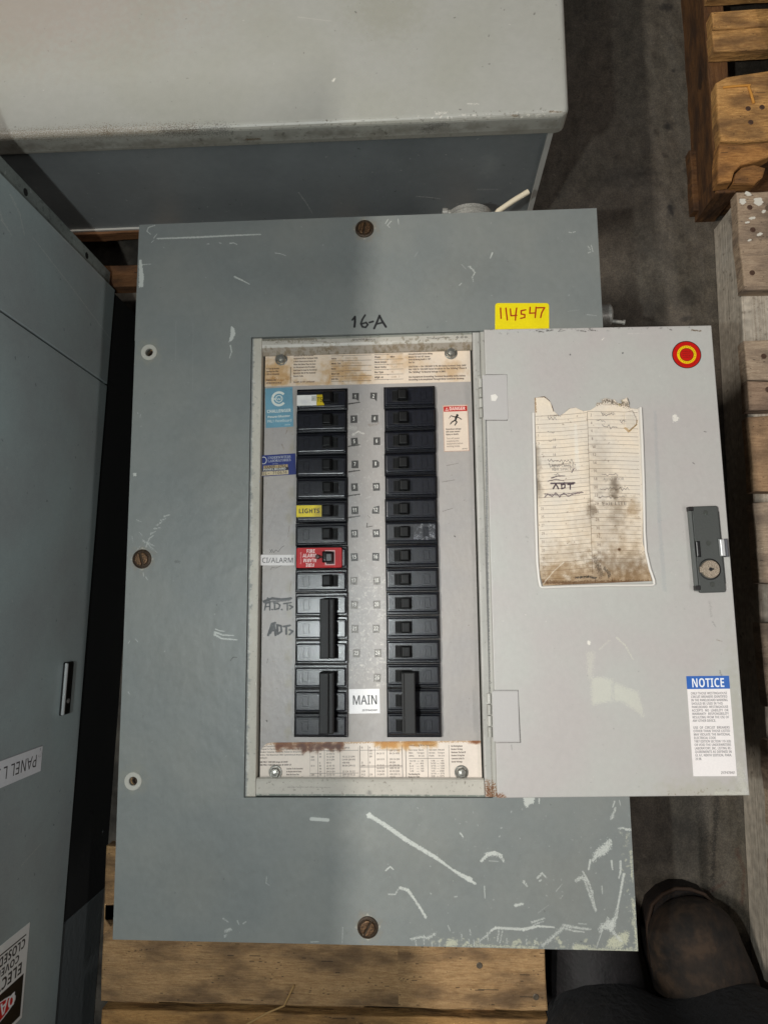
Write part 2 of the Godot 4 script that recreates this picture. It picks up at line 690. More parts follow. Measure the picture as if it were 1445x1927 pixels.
# ---------------------------------------------------------------- wear, writing and a painted highlight, in millimetres on each surface
func cover_marks(c: Canvas) -> void:
	c.stroke([-244.7, -378.1, -223.6, -377.9, -191.8, -377.9], 1.50, 2.04, CHIP, 0.95, 0.45)
	c.stroke([-191.8, -377.9, -153.8, -378.3, -122.3, -378.3], 2.04, 1.36, CHIP, 0.95, 0.45)
	c.stroke([-248.5, -395.0, -256.1, -392.6, -257.8, -388.0, -253.2, -383.8], 1.00, 0.80, CHIP, 0.95, 0.45)
	c.stroke([-249.2, -379.0, -245.5, -384.1], 1.00, 0.60, CHIP, 0.95, 0.45)
	c.stroke([-251.6, -373.7, -249.1, -376.3], 0.80, 0.50, CHIP, 0.95, 0.45)
	c.stroke([-185.2, -369.0, -182.7, -368.9], 0.80, 0.80, CHIP, 0.95, 0.45)
	c.stroke([-170.7, -369.7, -168.2, -369.0], 0.70, 0.70, CHIP, 0.95, 0.45)
	c.stroke([-158.1, -368.6, -153.6, -369.0, -149.8, -366.9], 1.20, 0.80, CHIP, 0.95, 0.45)
	c.poly([-266.1, -352.4, -262.9, -352.3, -262.1, -346.3, -259.6, -331.7, -259.8, -318.6, -264.9, -318.1], CHIP, 0.95, 0.6)
	c.stroke([-263.4, -346.3, -251.3, -346.5], 1.20, 0.50, CHIP, 0.95, 0.45)
	c.stroke([-151.6, -326.9, -143.4, -322.7, -133.9, -317.2], 2.04, 0.80, CHIP, 0.95, 0.45)
	c.stroke([-104.5, -354.5, -99.5, -353.7, -91.9, -350.8], 0.90, 0.60, CHIP, 0.95, 0.45)
	c.stroke([27.2, -390.5, 24.1, -385.3], 0.90, 0.70, CHIP, 0.95, 0.45)
	c.stroke([30.9, -388.3, 26.5, -383.3, 29.0, -380.5], 0.80, 0.60, CHIP, 0.95, 0.45)
	c.stroke([38.9, -390.6, 39.5, -384.0], 0.80, 0.50, CHIP, 0.95, 0.45)
	c.stroke([119.5, -328.8, 123.6, -324.8, 125.3, -321.6, 122.8, -316.5], 1.87, 1.00, CHIP, 0.9, 0.9)
	c.stroke([110.5, -332.4, 115.2, -326.4], 0.80, 0.60, CHIP, 0.8, 0.9)
	c.stroke([122.2, -317.2, 123.2, -310.8], 1.00, 0.80, CHIP, 0.8, 0.9)
	c.stroke([107.5, -306.9, 110.0, -309.4], 1.00, 0.80, CHIP, 0.95, 0.45)
	c.stroke([145.9, -344.5, 143.3, -338.2], 1.50, 0.80, CHIP, 0.95, 0.45)
	c.stroke([61.0, -349.2, 57.3, -343.5], 0.60, 0.40, CHIP, 0.5, 0.45)
	c.stroke([233.1, -366.1, 236.0, -365.3], 1.00, 0.80, CHIP, 0.95, 0.45)
	c.stroke([237.8, -365.9, 240.3, -366.4], 0.90, 0.60, CHIP, 0.95, 0.45)
	c.stroke([253.7, -348.5, 255.9, -343.9], 1.00, 0.70, CHIP, 0.8, 0.9)
	c.stroke([257.3, -349.0, 258.7, -341.3], 1.20, 0.80, CHIP, 0.8, 0.9)
	c.stroke([253.3, -340.2, 256.4, -341.4], 0.80, 0.60, CHIP, 0.95, 0.45)
	c.stroke([248.7, -267.2, 259.2, -265.6], 0.80, 0.40, CHIP, 0.6, 0.45)
	c.stroke([227.8, -271.7, 240.8, -273.1], 0.50, 0.30, CHIP, 0.4, 0.45)
	c.poly([-154.8, -267.6, -151.1, -264.3, -149.7, -257.9, -152.7, -250.3, -156.9, -247.9, -155.3, -258.0], CHIP, 0.95, 0.5)
	c.stroke([-155.0, -244.0, -153.6, -236.4, -155.9, -228.9], 1.36, 0.80, CHIP, 0.95, 0.45)
	c.stroke([-219.3, -274.9, -218.5, -228.2], 0.50, 0.30, CHIP, 0.25, 0.45)
	c.stroke([-199.2, -272.3, -197.6, -191.7], 0.50, 0.30, CHIP, 0.2, 0.45)
	c.poly([-263.5, -97.5, -259.8, -97.5, -259.6, -93.8, -263.3, -93.9], CHIP, 0.9, 0.3)
	c.stroke([-257.4, -165.2, -257.8, -161.5], 0.80, 0.50, CHIP, 0.6, 0.45)
	c.stroke([-245.7, -13.2, -242.4, -22.0], 1.20, 0.80, CHIP, 0.75, 1.2)
	c.stroke([-242.5, -22.6, -237.8, -26.1], 1.40, 0.80, CHIP, 0.75, 1.2)
	c.stroke([-240.8, -27.9, -235.5, -30.8], 1.30, 0.80, CHIP, 0.75, 1.2)
	c.stroke([-237.4, -33.8, -230.2, -34.9], 1.30, 0.80, CHIP, 0.75, 1.2)
	c.stroke([-233.9, -37.9, -228.6, -41.4], 1.40, 0.80, CHIP, 0.8, 1.2)
	c.stroke([-230.5, -42.6, -224.5, -44.9], 1.40, 0.80, CHIP, 0.8, 1.2)
	c.stroke([-225.8, -47.3, -220.4, -49.0], 1.40, 0.80, CHIP, 0.85, 1.2)
	c.stroke([-257.8, -44.3, -252.2, -41.8], 0.90, 0.60, CHIP, 0.7, 1)
	c.stroke([-254.2, -30.5, -250.4, -26.3], 0.90, 0.60, CHIP, 0.6, 1)
	c.stroke([-261.9, -25.3, -260.5, -19.3], 0.80, 0.50, CHIP, 0.6, 1)
	c.stroke([-249.0, -20.3, -235.5, -14.2], 1.87, 0.90, CHIP, 0.6, 1.6)
	c.stroke([-255.9, -10.3, -252.4, -14.4], 1.00, 0.60, CHIP, 0.6, 1)
	c.stroke([-239.7, -13.1, -232.9, -7.1], 1.00, 0.60, CHIP, 0.6, 1.2)
	c.stroke([-242.9, -16.7, -239.0, -10.7], 1.00, 0.60, CHIP, 0.7, 1.2)
	c.stroke([-247.7, 15.1, -247.0, 19.2], 0.90, 0.50, CHIP, 0.8, 0.45)
	c.stroke([-244.6, 19.8, -242.0, 23.4], 0.90, 0.50, CHIP, 0.7, 0.45)
	c.stroke([-165.2, 77.2, -160.5, 79.0, -155.2, 79.6], 1.36, 0.70, CHIP, 0.95, 0.45)
	c.stroke([-165.7, 80.7, -156.8, 83.6, -145.1, 84.2], 2.21, 0.80, CHIP, 0.95, 0.45)
	c.stroke([-166.2, 82.9, -157.9, 87.5, -141.5, 88.8], 2.21, 1.20, CHIP, 0.95, 0.45)
	c.stroke([-148.1, 110.8, -145.3, 107.4, -141.2, 107.5], 0.80, 0.60, Color(0.22, 0.22, 0.2), 0.7, 0.45)
	c.stroke([-211.0, 3.2, -208.0, 3.3], 3.00, 3.00, Color(0.3, 0.31, 0.3), 0.5, 0.8)
	c.stroke([-261.6, 91.4, -259.9, 89.1], 0.90, 0.70, CHIP, 0.6, 0.45)
	c.stroke([-254.0, 86.9, -250.9, 90.3], 1.00, 0.70, CHIP, 0.6, 0.45)
	c.stroke([-259.6, 143.6, -258.3, 145.8], 1.20, 0.80, CHIP, 0.5, 0.45)
	c.stroke([-59.5, 273.4, -42.3, 274.3], 3.57, 3.40, CHIP, 0.95, 0.15)
	c.poly([-2.3, 268.8, 2.2, 266.1, 4.9, 270.3, -0.1, 272.9], CHIP, 0.95, 0.6)
	c.stroke([0.5, 269.3, 20.3, 280.7, 36.7, 292.0], 3.91, 4.25, CHIP, 0.95, 0.25)
	c.stroke([36.7, 292.0, 58.3, 304.3, 69.1, 310.4], 4.25, 3.74, CHIP, 0.95, 0.25)
	c.stroke([69.1, 310.4, 86.8, 322.6], 3.40, 1.70, CHIP, 0.95, 0.3)
	c.stroke([86.8, 322.6, 95.8, 327.6, 103.3, 331.1], 2.55, 5.10, CHIP, 0.95, 0.3)
	c.stroke([101.2, 330.6, 108.6, 335.1], 2.89, 2.04, CHIP, 0.95, 0.4)
	c.stroke([115.6, 313.1, 121.2, 307.3, 128.8, 305.7], 2.55, 3.82, CHIP, 0.95, 0.5)
	c.stroke([128.8, 305.7, 135.2, 308.2, 137.7, 313.3], 4.25, 2.21, CHIP, 0.95, 0.6)
	c.stroke([119.1, 305.8, 128.9, 303.7, 136.8, 307.2], 1.00, 1.00, CHIP, 0.9, 0.45)
	c.stroke([123.2, 313.0, 132.9, 313.4], 0.80, 0.60, CHIP, 0.7, 0.45)
	c.stroke([17.7, 323.3, 22.1, 319.7, 25.3, 322.2], 1.53, 1.20, CHIP, 0.95, 0.45)
	c.stroke([94.7, 286.4, 97.3, 290.0], 1.70, 1.20, CHIP, 0.95, 0.45)
	c.stroke([32.2, 340.1, 40.3, 342.1, 45.6, 349.7], 3.06, 2.38, CHIP, 0.9, 0.5)
	c.stroke([45.6, 349.7, 52.0, 358.8, 57.8, 367.8], 2.04, 2.55, CHIP, 0.9, 0.5)
	c.stroke([20.7, 346.4, 26.7, 346.3, 30.6, 341.2], 1.36, 1.00, CHIP, 0.8, 1)
	c.stroke([157.4, 332.5, 161.0, 337.1], 2.55, 1.36, CHIP, 0.9, 0.7)
	c.stroke([171.5, 328.8, 176.4, 324.2, 180.0, 328.2], 2.21, 1.20, CHIP, 0.9, 0.7)
	c.stroke([173.5, 331.8, 175.1, 330.8], 1.36, 1.00, CHIP, 0.95, 0.45)
	c.stroke([148.6, 355.4, 155.6, 353.8], 2.72, 2.04, CHIP, 0.9, 0.5)
	c.stroke([117.7, 337.6, 117.9, 348.8], 1.20, 0.80, CHIP, 0.8, 0.45)
	c.stroke([189.6, 341.3, 195.7, 334.6], 0.90, 0.50, CHIP, 0.6, 0.45)
	c.stroke([87.3, 348.1, 90.0, 347.6], 1.00, 0.80, CHIP, 0.7, 0.45)
	c.poly([225.9, 311.9, 230.6, 302.2, 238.3, 296.5, 245.5, 290.3, 247.6, 292.3, 245.6, 300.0, 240.0, 305.7, 232.4, 308.3, 228.0, 312.9], CHIP, 0.92, 1.6)
	c.stroke([224.9, 311.4, 222.9, 320.1], 2.04, 1.70, CHIP, 0.9, 0.5)
	c.stroke([210.2, 330.9, 215.6, 327.8, 219.8, 329.8], 2.89, 3.40, CHIP, 0.9, 0.9)
	c.stroke([216.9, 322.2, 221.8, 331.3, 225.5, 342.4], 1.36, 2.55, CHIP, 0.9, 0.6)
	c.stroke([218.7, 330.3, 223.3, 345.4, 227.9, 358.4], 2.21, 2.55, CHIP, 0.85, 0.7)
	c.stroke([224.5, 340.3, 228.4, 359.4], 1.87, 1.36, CHIP, 0.85, 0.6)
	c.stroke([246.0, 311.7, 246.7, 319.9], 1.87, 1.20, CHIP, 0.85, 0.45)
	c.stroke([255.0, 312.2, 254.5, 321.8, 252.6, 327.9], 2.21, 1.40, CHIP, 0.85, 0.45)
	c.stroke([257.5, 324.3, 253.4, 342.0, 249.5, 357.1], 2.38, 1.70, CHIP, 0.9, 0.5)
	c.stroke([249.5, 357.1, 247.5, 365.1, 243.0, 371.2], 2.55, 4.25, CHIP, 0.9, 0.7)
	c.stroke([235.3, 336.2, 235.5, 343.2], 1.20, 0.80, CHIP, 0.7, 0.45)
	c.poly([231.3, 374.3, 237.9, 369.2, 238.1, 364.3, 242.0, 370.2, 246.4, 366.1, 247.1, 373.1, 243.7, 378.1, 236.5, 376.2, 230.0, 379.3], CHIP, 0.92, 1.8)
	c.poly([236.7, 393.1, 241.3, 384.1, 248.7, 382.0, 257.3, 377.9, 260.2, 380.8, 257.7, 388.8, 251.2, 393.8], CHIPY, 0.92, 1.8)
	c.stroke([242.6, 378.1, 251.6, 386.9], 3.40, 2.55, CHIP, 0.9, 0.8)
	c.stroke([123.4, 379.4, 127.7, 376.9, 155.8, 377.9], 2.21, 2.55, CHIP, 0.9, 0.5)
	c.stroke([155.8, 377.9, 170.2, 374.7, 186.1, 375.5], 3.06, 1.40, CHIP, 0.9, 0.5)
	c.stroke([164.0, 371.3, 176.9, 367.1], 2.04, 1.36, CHIP, 0.8, 0.8)
	c.stroke([166.1, 373.3, 175.7, 370.1], 1.40, 1.00, CHIP, 0.8, 0.8)
	c.stroke([170.7, 362.2, 181.6, 354.5], 0.70, 0.40, CHIP, 0.4, 0.45)
	c.stroke([195.6, 373.4, 208.7, 375.7, 221.8, 377.0], 2.55, 1.70, CHIP, 0.9, 0.8)
	c.stroke([194.5, 375.9, 205.9, 378.7, 215.3, 379.5], 2.04, 1.00, CHIP, 0.85, 0.9)
	c.stroke([210.5, 371.6, 218.3, 372.0], 1.00, 0.70, CHIP, 0.7, 0.45)
	c.stroke([193.4, 376.9, 184.6, 385.0, 173.8, 393.1], 2.89, 2.55, CHIP, 0.75, 1.4)
	c.stroke([43.4, 388.7, 54.2, 386.0], 2.21, 1.87, CHIP, 0.85, 1)
	c.stroke([54.2, 386.5, 60.1, 387.4, 66.1, 383.8], 2.21, 2.21, CHIP, 0.85, 1)
	c.stroke([122.3, 381.0, 111.9, 389.6], 1.53, 1.20, CHIP, 0.8, 0.8)
	c.stroke([119.1, 382.0, 119.9, 389.0], 1.40, 1.00, CHIP, 0.8, 0.8)
	c.stroke([130.8, 379.8, 129.5, 389.8], 1.36, 1.20, CHIP, 0.8, 0.8)
	c.stroke([134.6, 379.8, 131.5, 391.3], 1.20, 1.00, CHIP, 0.8, 0.8)
	c.stroke([168.8, 385.7, 164.8, 394.3], 1.20, 1.00, CHIP, 0.5, 1)
	c.stroke([233.8, 377.3, 227.3, 393.2], 1.00, 0.80, CHIP, 0.7, 0.45)
	c.stroke([248.1, 270.7, 252.9, 260.3], 2.89, 1.70, CHIP, 0.85, 0.8)
	c.stroke([252.2, 254.1, 249.8, 259.8], 1.36, 1.20, CHIP, 0.8, 0.45)
	c.stroke([257.0, 253.1, 257.8, 258.2], 1.00, 0.70, CHIP, 0.7, 0.45)
	c.stroke([255.1, 280.5, 259.4, 279.9, 262.4, 281.9], 2.04, 1.40, CHIP, 0.85, 0.8)
	c.stroke([262.5, 281.4, 267.2, 281.4], 2.55, 2.21, CHIP, 0.85, 0.5)
	c.poly([159.8, 250.4, 171.7, 250.4, 170.4, 256.7, 166.0, 257.7, 163.8, 260.9, 161.1, 259.3], CHIP, 0.9, 0.8)
	c.stroke([176.0, 251.9, 175.8, 256.6], 1.40, 1.00, CHIP, 0.9, 0.45)
	c.poly([77.2, 392.7, 81.5, 388.6, 87.9, 389.0, 90.0, 394.5, 78.2, 395.2], CHIPY, 0.85, 1.2)
	c.poly([203.1, 394.1, 206.5, 390.6, 214.8, 391.5, 221.9, 395.3, 205.1, 396.6], CHIPY, 0.85, 1)
	c.stroke([265.6, 302.4, 265.6, 321.7, 266.1, 331.8], 2.20, 0.80, CHIPY, 0.8, 1.2)
	c.stroke([265.1, 348.9, 266.0, 361.9, 265.9, 381.7], 3.00, 1.60, CHIPY, 0.85, 1.2)
	c.stroke([266.7, 376.8, 266.7, 395.6], 3.00, 3.00, CHIPY, 0.85, 0.8)
	c.stroke([220.9, 395.8, 246.9, 395.9, 267.2, 396.5], 2.40, 3.00, CHIPY, 0.8, 1.2)
	c.stroke([94.2, 393.9, 131.5, 394.3, 168.4, 395.2], 1.80, 2.20, CHIPY, 0.7, 1.6)
	c.stroke([80.2, 375.6, 82.3, 380.6], 1.20, 0.60, CHIP, 0.6, 0.45)
	c.stroke([-150.8, 371.8, -145.2, 375.3], 1.36, 1.00, CHIP, 0.6, 1)
	c.stroke([-147.8, 384.0, -142.9, 382.4], 2.89, 2.55, CHIP, 0.8, 0.7)
	c.stroke([-148.8, 389.2, -147.2, 388.1], 2.21, 1.70, CHIP, 0.7, 0.6)
	c.stroke([-135.8, 374.1, -134.1, 377.7], 1.00, 0.60, CHIP, 0.7, 0.45)
	c.stroke([-129.7, 376.6, -126.4, 374.5], 1.20, 0.70, CHIP, 0.7, 0.45)
	c.stroke([-105.9, 330.9, -106.4, 337.1, -103.0, 339.2], 0.80, 0.50, CHIP, 0.6, 0.45)
	c.stroke([-26.9, 378.7, -27.4, 393.8], 0.90, 0.50, CHIP, 0.6, 0.45)
	c.stroke([-59.6, 393.3, -51.4, 392.7], 1.20, 0.80, CHIP, 0.6, 0.45)
	c.stroke([47.2, 390.1, 47.7, 395.2], 1.20, 0.80, CHIP, 0.7, 0.8)
	c.stroke([55.3, 389.0, 55.7, 394.0], 1.20, 0.80, CHIP, 0.7, 0.8)
	c.stroke([63.3, 390.9, 63.7, 395.9], 1.20, 0.80, CHIP, 0.7, 0.8)
	c.stroke([70.8, 389.8, 71.2, 394.8], 1.20, 0.80, CHIP, 0.7, 0.8)
	c.stroke([93.4, 383.4, 93.8, 388.4], 1.20, 0.80, CHIP, 0.7, 0.8)
	c.stroke([100.8, 388.3, 101.2, 393.3], 1.20, 0.80, CHIP, 0.7, 0.8)
	c.stroke([102.1, 379.3, 102.5, 384.3], 1.20, 0.80, CHIP, 0.7, 0.8)
	c.stroke([105.6, 389.2, 106.0, 394.2], 1.20, 0.80, CHIP, 0.7, 0.8)
	c.stroke([111.4, 388.1, 111.8, 393.1], 1.20, 0.80, CHIP, 0.7, 0.8)
	c.stroke([138.6, 386.7, 139.0, 391.7], 1.20, 0.80, CHIP, 0.7, 0.8)
	c.stroke([158.1, 387.4, 158.5, 392.4], 1.20, 0.80, CHIP, 0.7, 0.8)
	c.stroke([204.4, 390.6, 204.7, 395.6], 1.20, 0.80, CHIP, 0.7, 0.8)
	c.stroke([-11.7, -273.6, -14.7, -269.9], 1.80, 1.80, INK, 0.97, 0.1)
	c.stroke([-11.7, -273.6, -11.7, -267.3, -12.3, -261.6], 2.20, 2.20, INK, 0.97, 0.1)
	c.stroke([-0.1, -275.1, -3.2, -270.1, -5.0, -265.1, -3.2, -261.3, 0.4, -260.5, 2.9, -263.6, 1.1, -266.2, -3.2, -265.1], 1.90, 1.80, INK, 0.97, 0.1)
	c.stroke([4.7, -266.1, 9.0, -267.2], 2.00, 2.00, INK, 0.97, 0.1)
	c.stroke([10.1, -258.9, 13.2, -265.8, 16.3, -273.9], 2.20, 2.10, INK, 0.97, 0.1)
	c.stroke([16.3, -273.9, 19.3, -267.5, 23.5, -260.4], 2.10, 2.30, INK, 0.97, 0.1)
	c.stroke([12.0, -263.9, 19.9, -265.6], 1.90, 1.90, INK, 0.97, 0.1)


func door_marks(c: Canvas) -> void:
	c.poly([134.7, -178.8, 140.5, -179.8, 143.2, -175.5, 140.8, -170.8, 135.6, -171.5], LITE, 0.85, 1.2)
	c.poly([330.4, -145.7, 334.9, -146.7, 337.4, -142.0, 334.4, -139.1, 331.1, -138.6], LITE, 0.9, 1)
	c.stroke([230.9, 93.0, 231.3, 94.6], 3.00, 3.00, LITE, 0.9, 0.45)
	c.poly([231.8, 129.6, 240.5, 128.1, 246.9, 130.2, 253.3, 130.8, 251.1, 153.1, 238.1, 155.2, 231.1, 156.8], RESID, 0.42, 2.0)
	c.poly([254.8, 134.0, 266.8, 139.4, 278.3, 143.7, 281.6, 161.1, 282.2, 169.0, 274.1, 161.6, 261.8, 153.2, 253.3, 152.1], RESID, 0.42, 2.2)
	c.poly([228.7, 103.8, 236.4, 102.8, 234.5, 118.4, 230.6, 132.8, 228.8, 125.3], RESID, 0.35, 2.5)
	c.stroke([259.8, 88.8, 268.0, 97.0, 274.8, 110.5], 1.60, 1.20, RESID, 0.5, 1)
	c.stroke([252.1, 91.5, 241.9, 100.6], 1.20, 1.60, RESID, 0.35, 1.5)
	c.stroke([189.6, -245.7, 197.6, -243.6], 1.00, 1.00, DIRT, 0.7, 1)
	c.stroke([201.1, -244.7, 208.1, -245.7], 1.40, 1.00, DIRT, 0.7, 1.2)
	c.stroke([213.8, -243.6, 220.8, -244.6], 0.90, 0.70, DIRT, 0.5, 1)
	c.stroke([238.1, -244.1, 243.8, -242.7], 1.20, 0.80, DIRT, 0.7, 1.2)
	c.stroke([247.3, -244.4, 254.2, -243.5], 1.40, 0.80, DIRT, 0.7, 1.4)
	c.stroke([334.1, -242.1, 335.7, -241.5], 1.20, 1.00, DIRT, 0.6, 0.45)
	c.stroke([357.2, -240.7, 366.8, -239.2], 1.60, 1.20, DIRTB, 0.85, 0.6)
	c.stroke([288.3, -238.8, 306.6, -238.8], 0.80, 0.50, LITE, 0.3, 1)
	c.stroke([260.5, -232.4, 262.9, -234.7], 0.90, 0.50, LITE, 0.8, 0.45)
	c.stroke([360.5, 91.7, 365.7, 93.4], 0.90, 0.60, DIRTB, 0.4, 1.2)
	c.stroke([357.5, 73.3, 360.4, 78.8], 1.20, 0.80, DIRT, 0.25, 1)
	c.stroke([355.8, 52.7, 356.8, 67.9], 2.00, 1.60, DIRT, 0.12, 1.5)
	c.stroke([361.5, 122.7, 363.5, 132.3], 1.40, 1.00, DIRT, 0.35, 1)
	c.stroke([373.7, 215.7, 376.1, 238.6], 5.00, 6.00, RESID, 0.3, 1.2)
	c.stroke([348.4, 242.8, 376.8, 243.2], 3.00, 4.00, RESID, 0.35, 1.2)
	c.stroke([125.3, -197.1, 156.0, -196.2], 0.50, 0.50, DIRT, 0.9, 0.2)
	c.stroke([156.0, -196.2, 154.9, -144.8], 0.60, 0.60, DIRT, 0.9, 0.2)
	c.stroke([154.9, -144.8, 126.8, -145.5], 0.50, 0.50, DIRT, 0.9, 0.2)
	c.stroke([128.2, 141.6, 155.5, 141.7], 0.50, 0.50, DIRT, 0.8, 0.2)
	c.stroke([156.6, 141.7, 157.5, 193.8], 0.70, 0.70, DIRT, 0.9, 0.2)
	c.stroke([157.5, 193.8, 127.7, 194.3], 0.50, 0.50, DIRT, 0.7, 0.2)
	c.stroke([148.2, 196.4, 148.6, 201.6], 0.80, 0.50, DIRT, 0.3, 0.4)
	c.stroke([312.7, -149.6, 310.2, -32.2, 311.3, 40.2], 3.00, 4.00, COOL, 0.25, 0.6)
	c.stroke([128.4, 246.5, 137.5, 246.0], 4.00, 3.00, RUST, 0.8, 1.4)
	c.stroke([122.5, 245.0, 140.1, 247.5], 3.00, 2.00, RUST, 0.6, 1.6)
	c.stroke([362.6, -127.4, 364.7, -126.7], 1.00, 0.80, DIRT, 0.5, 0.45)
	c.stroke([348.7, -93.6, 350.3, -92.4], 1.00, 0.80, DIRT, 0.5, 0.45)
	c.stroke([171.0, -17.5, 173.2, -16.3], 2.00, 1.00, DIRT, 0.12, 0.45)


func front_marks(c: Canvas) -> void:
	c.stroke([-115.1, 47.8, -106.2, 44.4, -95.5, 45.7, -84.9, 44.6], 2.70, 2.30, INK, 0.98, 0.12)
	c.stroke([-115.7, 47.2, -104.4, 47.9, -86.6, 46.4], 2.10, 1.90, INK, 0.85, 0.7)
	c.stroke([-113.9, 49.6, -111.0, 43.8, -108.0, 49.1], 1.30, 1.30, INK, 0.8, 0.3)
	c.stroke([-114.4, 57.2, -112.7, 49.6, -108.5, 49.1, -108.4, 57.2], 1.50, 1.50, INK, 0.98, 0.12)
	c.stroke([-113.8, 53.7, -108.5, 53.1], 1.30, 1.30, INK, 0.98, 0.12)
	c.stroke([-106.1, 56.6, -105.5, 56.7], 1.70, 1.70, INK, 0.9, 0.45)
	c.stroke([-103.2, 49.7, -103.1, 56.7, -98.4, 55.6, -97.2, 52.1, -100.2, 49.7, -103.8, 49.7], 1.50, 1.50, INK, 0.98, 0.12)
	c.stroke([-95.4, 56.7, -94.8, 56.8], 1.70, 1.70, INK, 0.9, 0.45)
	c.stroke([-93.1, 50.4, -84.8, 49.3], 1.50, 1.50, INK, 0.98, 0.12)
	c.stroke([-89.0, 49.8, -88.9, 57.4], 1.50, 1.50, INK, 0.98, 0.12)
	c.stroke([-86.6, 52.2, -83.0, 54.0, -86.0, 56.3], 1.70, 1.50, INK, 0.98, 0.12)
	c.stroke([-109.9, 84.4, -105.9, 72.3, -102.4, 71.2], 2.50, 2.30, INK, 0.98, 0.12)
	c.stroke([-107.6, 82.1, -103.5, 73.5, -101.6, 84.4], 2.30, 2.50, INK, 0.98, 0.12)
	c.stroke([-108.8, 79.8, -101.1, 79.3], 1.90, 1.90, INK, 0.98, 0.12)
	c.stroke([-100.0, 74.1, -99.3, 83.3, -95.2, 80.5, -95.8, 74.7, -100.6, 73.5], 2.30, 2.10, INK, 0.98, 0.12)
	c.stroke([-92.9, 75.3, -85.8, 74.2], 2.10, 1.90, INK, 0.98, 0.12)
	c.stroke([-89.9, 74.7, -89.9, 83.4], 2.10, 2.10, INK, 0.98, 0.12)
	c.stroke([-86.4, 78.8, -82.8, 80.6, -86.3, 84.0], 2.10, 1.90, INK, 0.98, 0.12)
	c.stroke([-109.2, -6.2, -106.8, -9.8, -105.0, -6.2, -102.6, -9.1, -99.6, -7.3, -96.1, -12.0, -93.1, -13.7], 0.50, 0.40, DIRT, 0.8, 0.2)
	c.stroke([-109.2, -9.8, -106.8, -6.2], 0.50, 0.50, DIRT, 0.7, 0.2)
	c.stroke([-108.4, 12.7, -106.6, 10.4, -101.8, 11.0, -94.7, 7.6, -89.9, 6.5], 0.50, 0.40, DIRT, 0.6, 0.3)
	c.stroke([-97.7, 1.6, -95.3, 5.2], 0.60, 0.50, DIRT, 0.7, 0.2)
	c.stroke([-20.5, -174.9, -7.8, -176.4], 1.50, 1.10, DIRT, 0.9, 0.4)
	c.stroke([-20.7, -125.4, -8.0, -126.9], 1.50, 1.10, DIRT, 0.9, 0.4)
	c.stroke([-20.8, -96.0, -8.2, -97.6], 1.50, 1.10, DIRT, 0.9, 0.4)
	c.stroke([-20.9, -68.8, -8.3, -70.4], 1.50, 1.10, DIRT, 0.9, 0.4)
	c.stroke([-20.9, -44.2, -8.4, -45.8], 1.50, 1.10, DIRT, 0.9, 0.4)
	c.stroke([-0.2, -37.3, -0.8, -33.1, 5.7, -34.2], 1.00, 0.70, DIRT, 0.8, 0.4)
	c.stroke([0.5, -46.2, 3.4, -43.2], 0.50, 0.40, DIRT, 0.5, 0.45)
	c.stroke([89.0, -101.0, 102.1, -103.2], 0.60, 0.40, DIRT, 0.5, 0.6)
	c.stroke([83.9, -82.4, 98.1, -84.6], 0.90, 0.60, DIRT, 0.4, 1)
	c.stroke([83.8, -49.6, 95.6, -52.9], 0.90, 0.60, DIRT, 0.4, 1)
	c.stroke([96.1, -21.6, 96.7, -21.0], 1.20, 1.20, DIRT, 0.8, 0.45)
	c.stroke([-91.3, -145.6, -92.4, -140.6], 1.40, 0.80, DIRTB, 0.35, 1.2)
	c.stroke([-97.2, -130.2, -94.7, -124.0], 1.20, 0.80, DIRTB, 0.3, 1.2)
	c.stroke([-87.3, -35.7, -89.0, -23.8], 0.90, 0.50, DIRTB, 0.4, 1)
	c.stroke([-85.0, 26.5, -86.7, 38.2], 0.80, 0.60, DIRTB, 0.3, 1)
	c.stroke([-110.2, 110.2, -110.7, 114.7], 1.00, 0.70, DIRT, 0.4, 0.45)
	c.stroke([-110.5, 175.7, -109.9, 176.8], 1.40, 1.00, DIRT, 0.7, 0.45)
	c.stroke([-15.8, -138.8, -9.8, -142.3, -3.7, -139.7], 2.00, 1.40, LITE, 0.7, 1.4)
	c.stroke([-30.3, -137.9, -24.3, -142.7], 1.60, 1.00, LITE, 0.5, 1.4)
	c.stroke([-21.2, -147.0, -13.4, -146.1], 4.00, 3.00, LITE, 0.3, 1.6)
	c.stroke([3.6, -149.4, 13.3, -151.0], 3.00, 2.00, DIRTB, 0.2, 1.5)
	c.stroke([-22.4, -162.5, -23.0, -153.8], 1.80, 1.20, LITE, 0.75, 1)
	c.stroke([-22.4, -150.1, -23.1, -141.4], 1.80, 1.20, LITE, 0.75, 1)
	c.stroke([-22.5, -137.7, -23.1, -129.1], 1.80, 1.20, LITE, 0.75, 1)
	c.stroke([-22.5, -119.3, -23.1, -110.7], 1.80, 1.20, LITE, 0.75, 1)
	c.stroke([-22.6, -107.0, -23.2, -98.5], 1.80, 1.20, LITE, 0.75, 1)


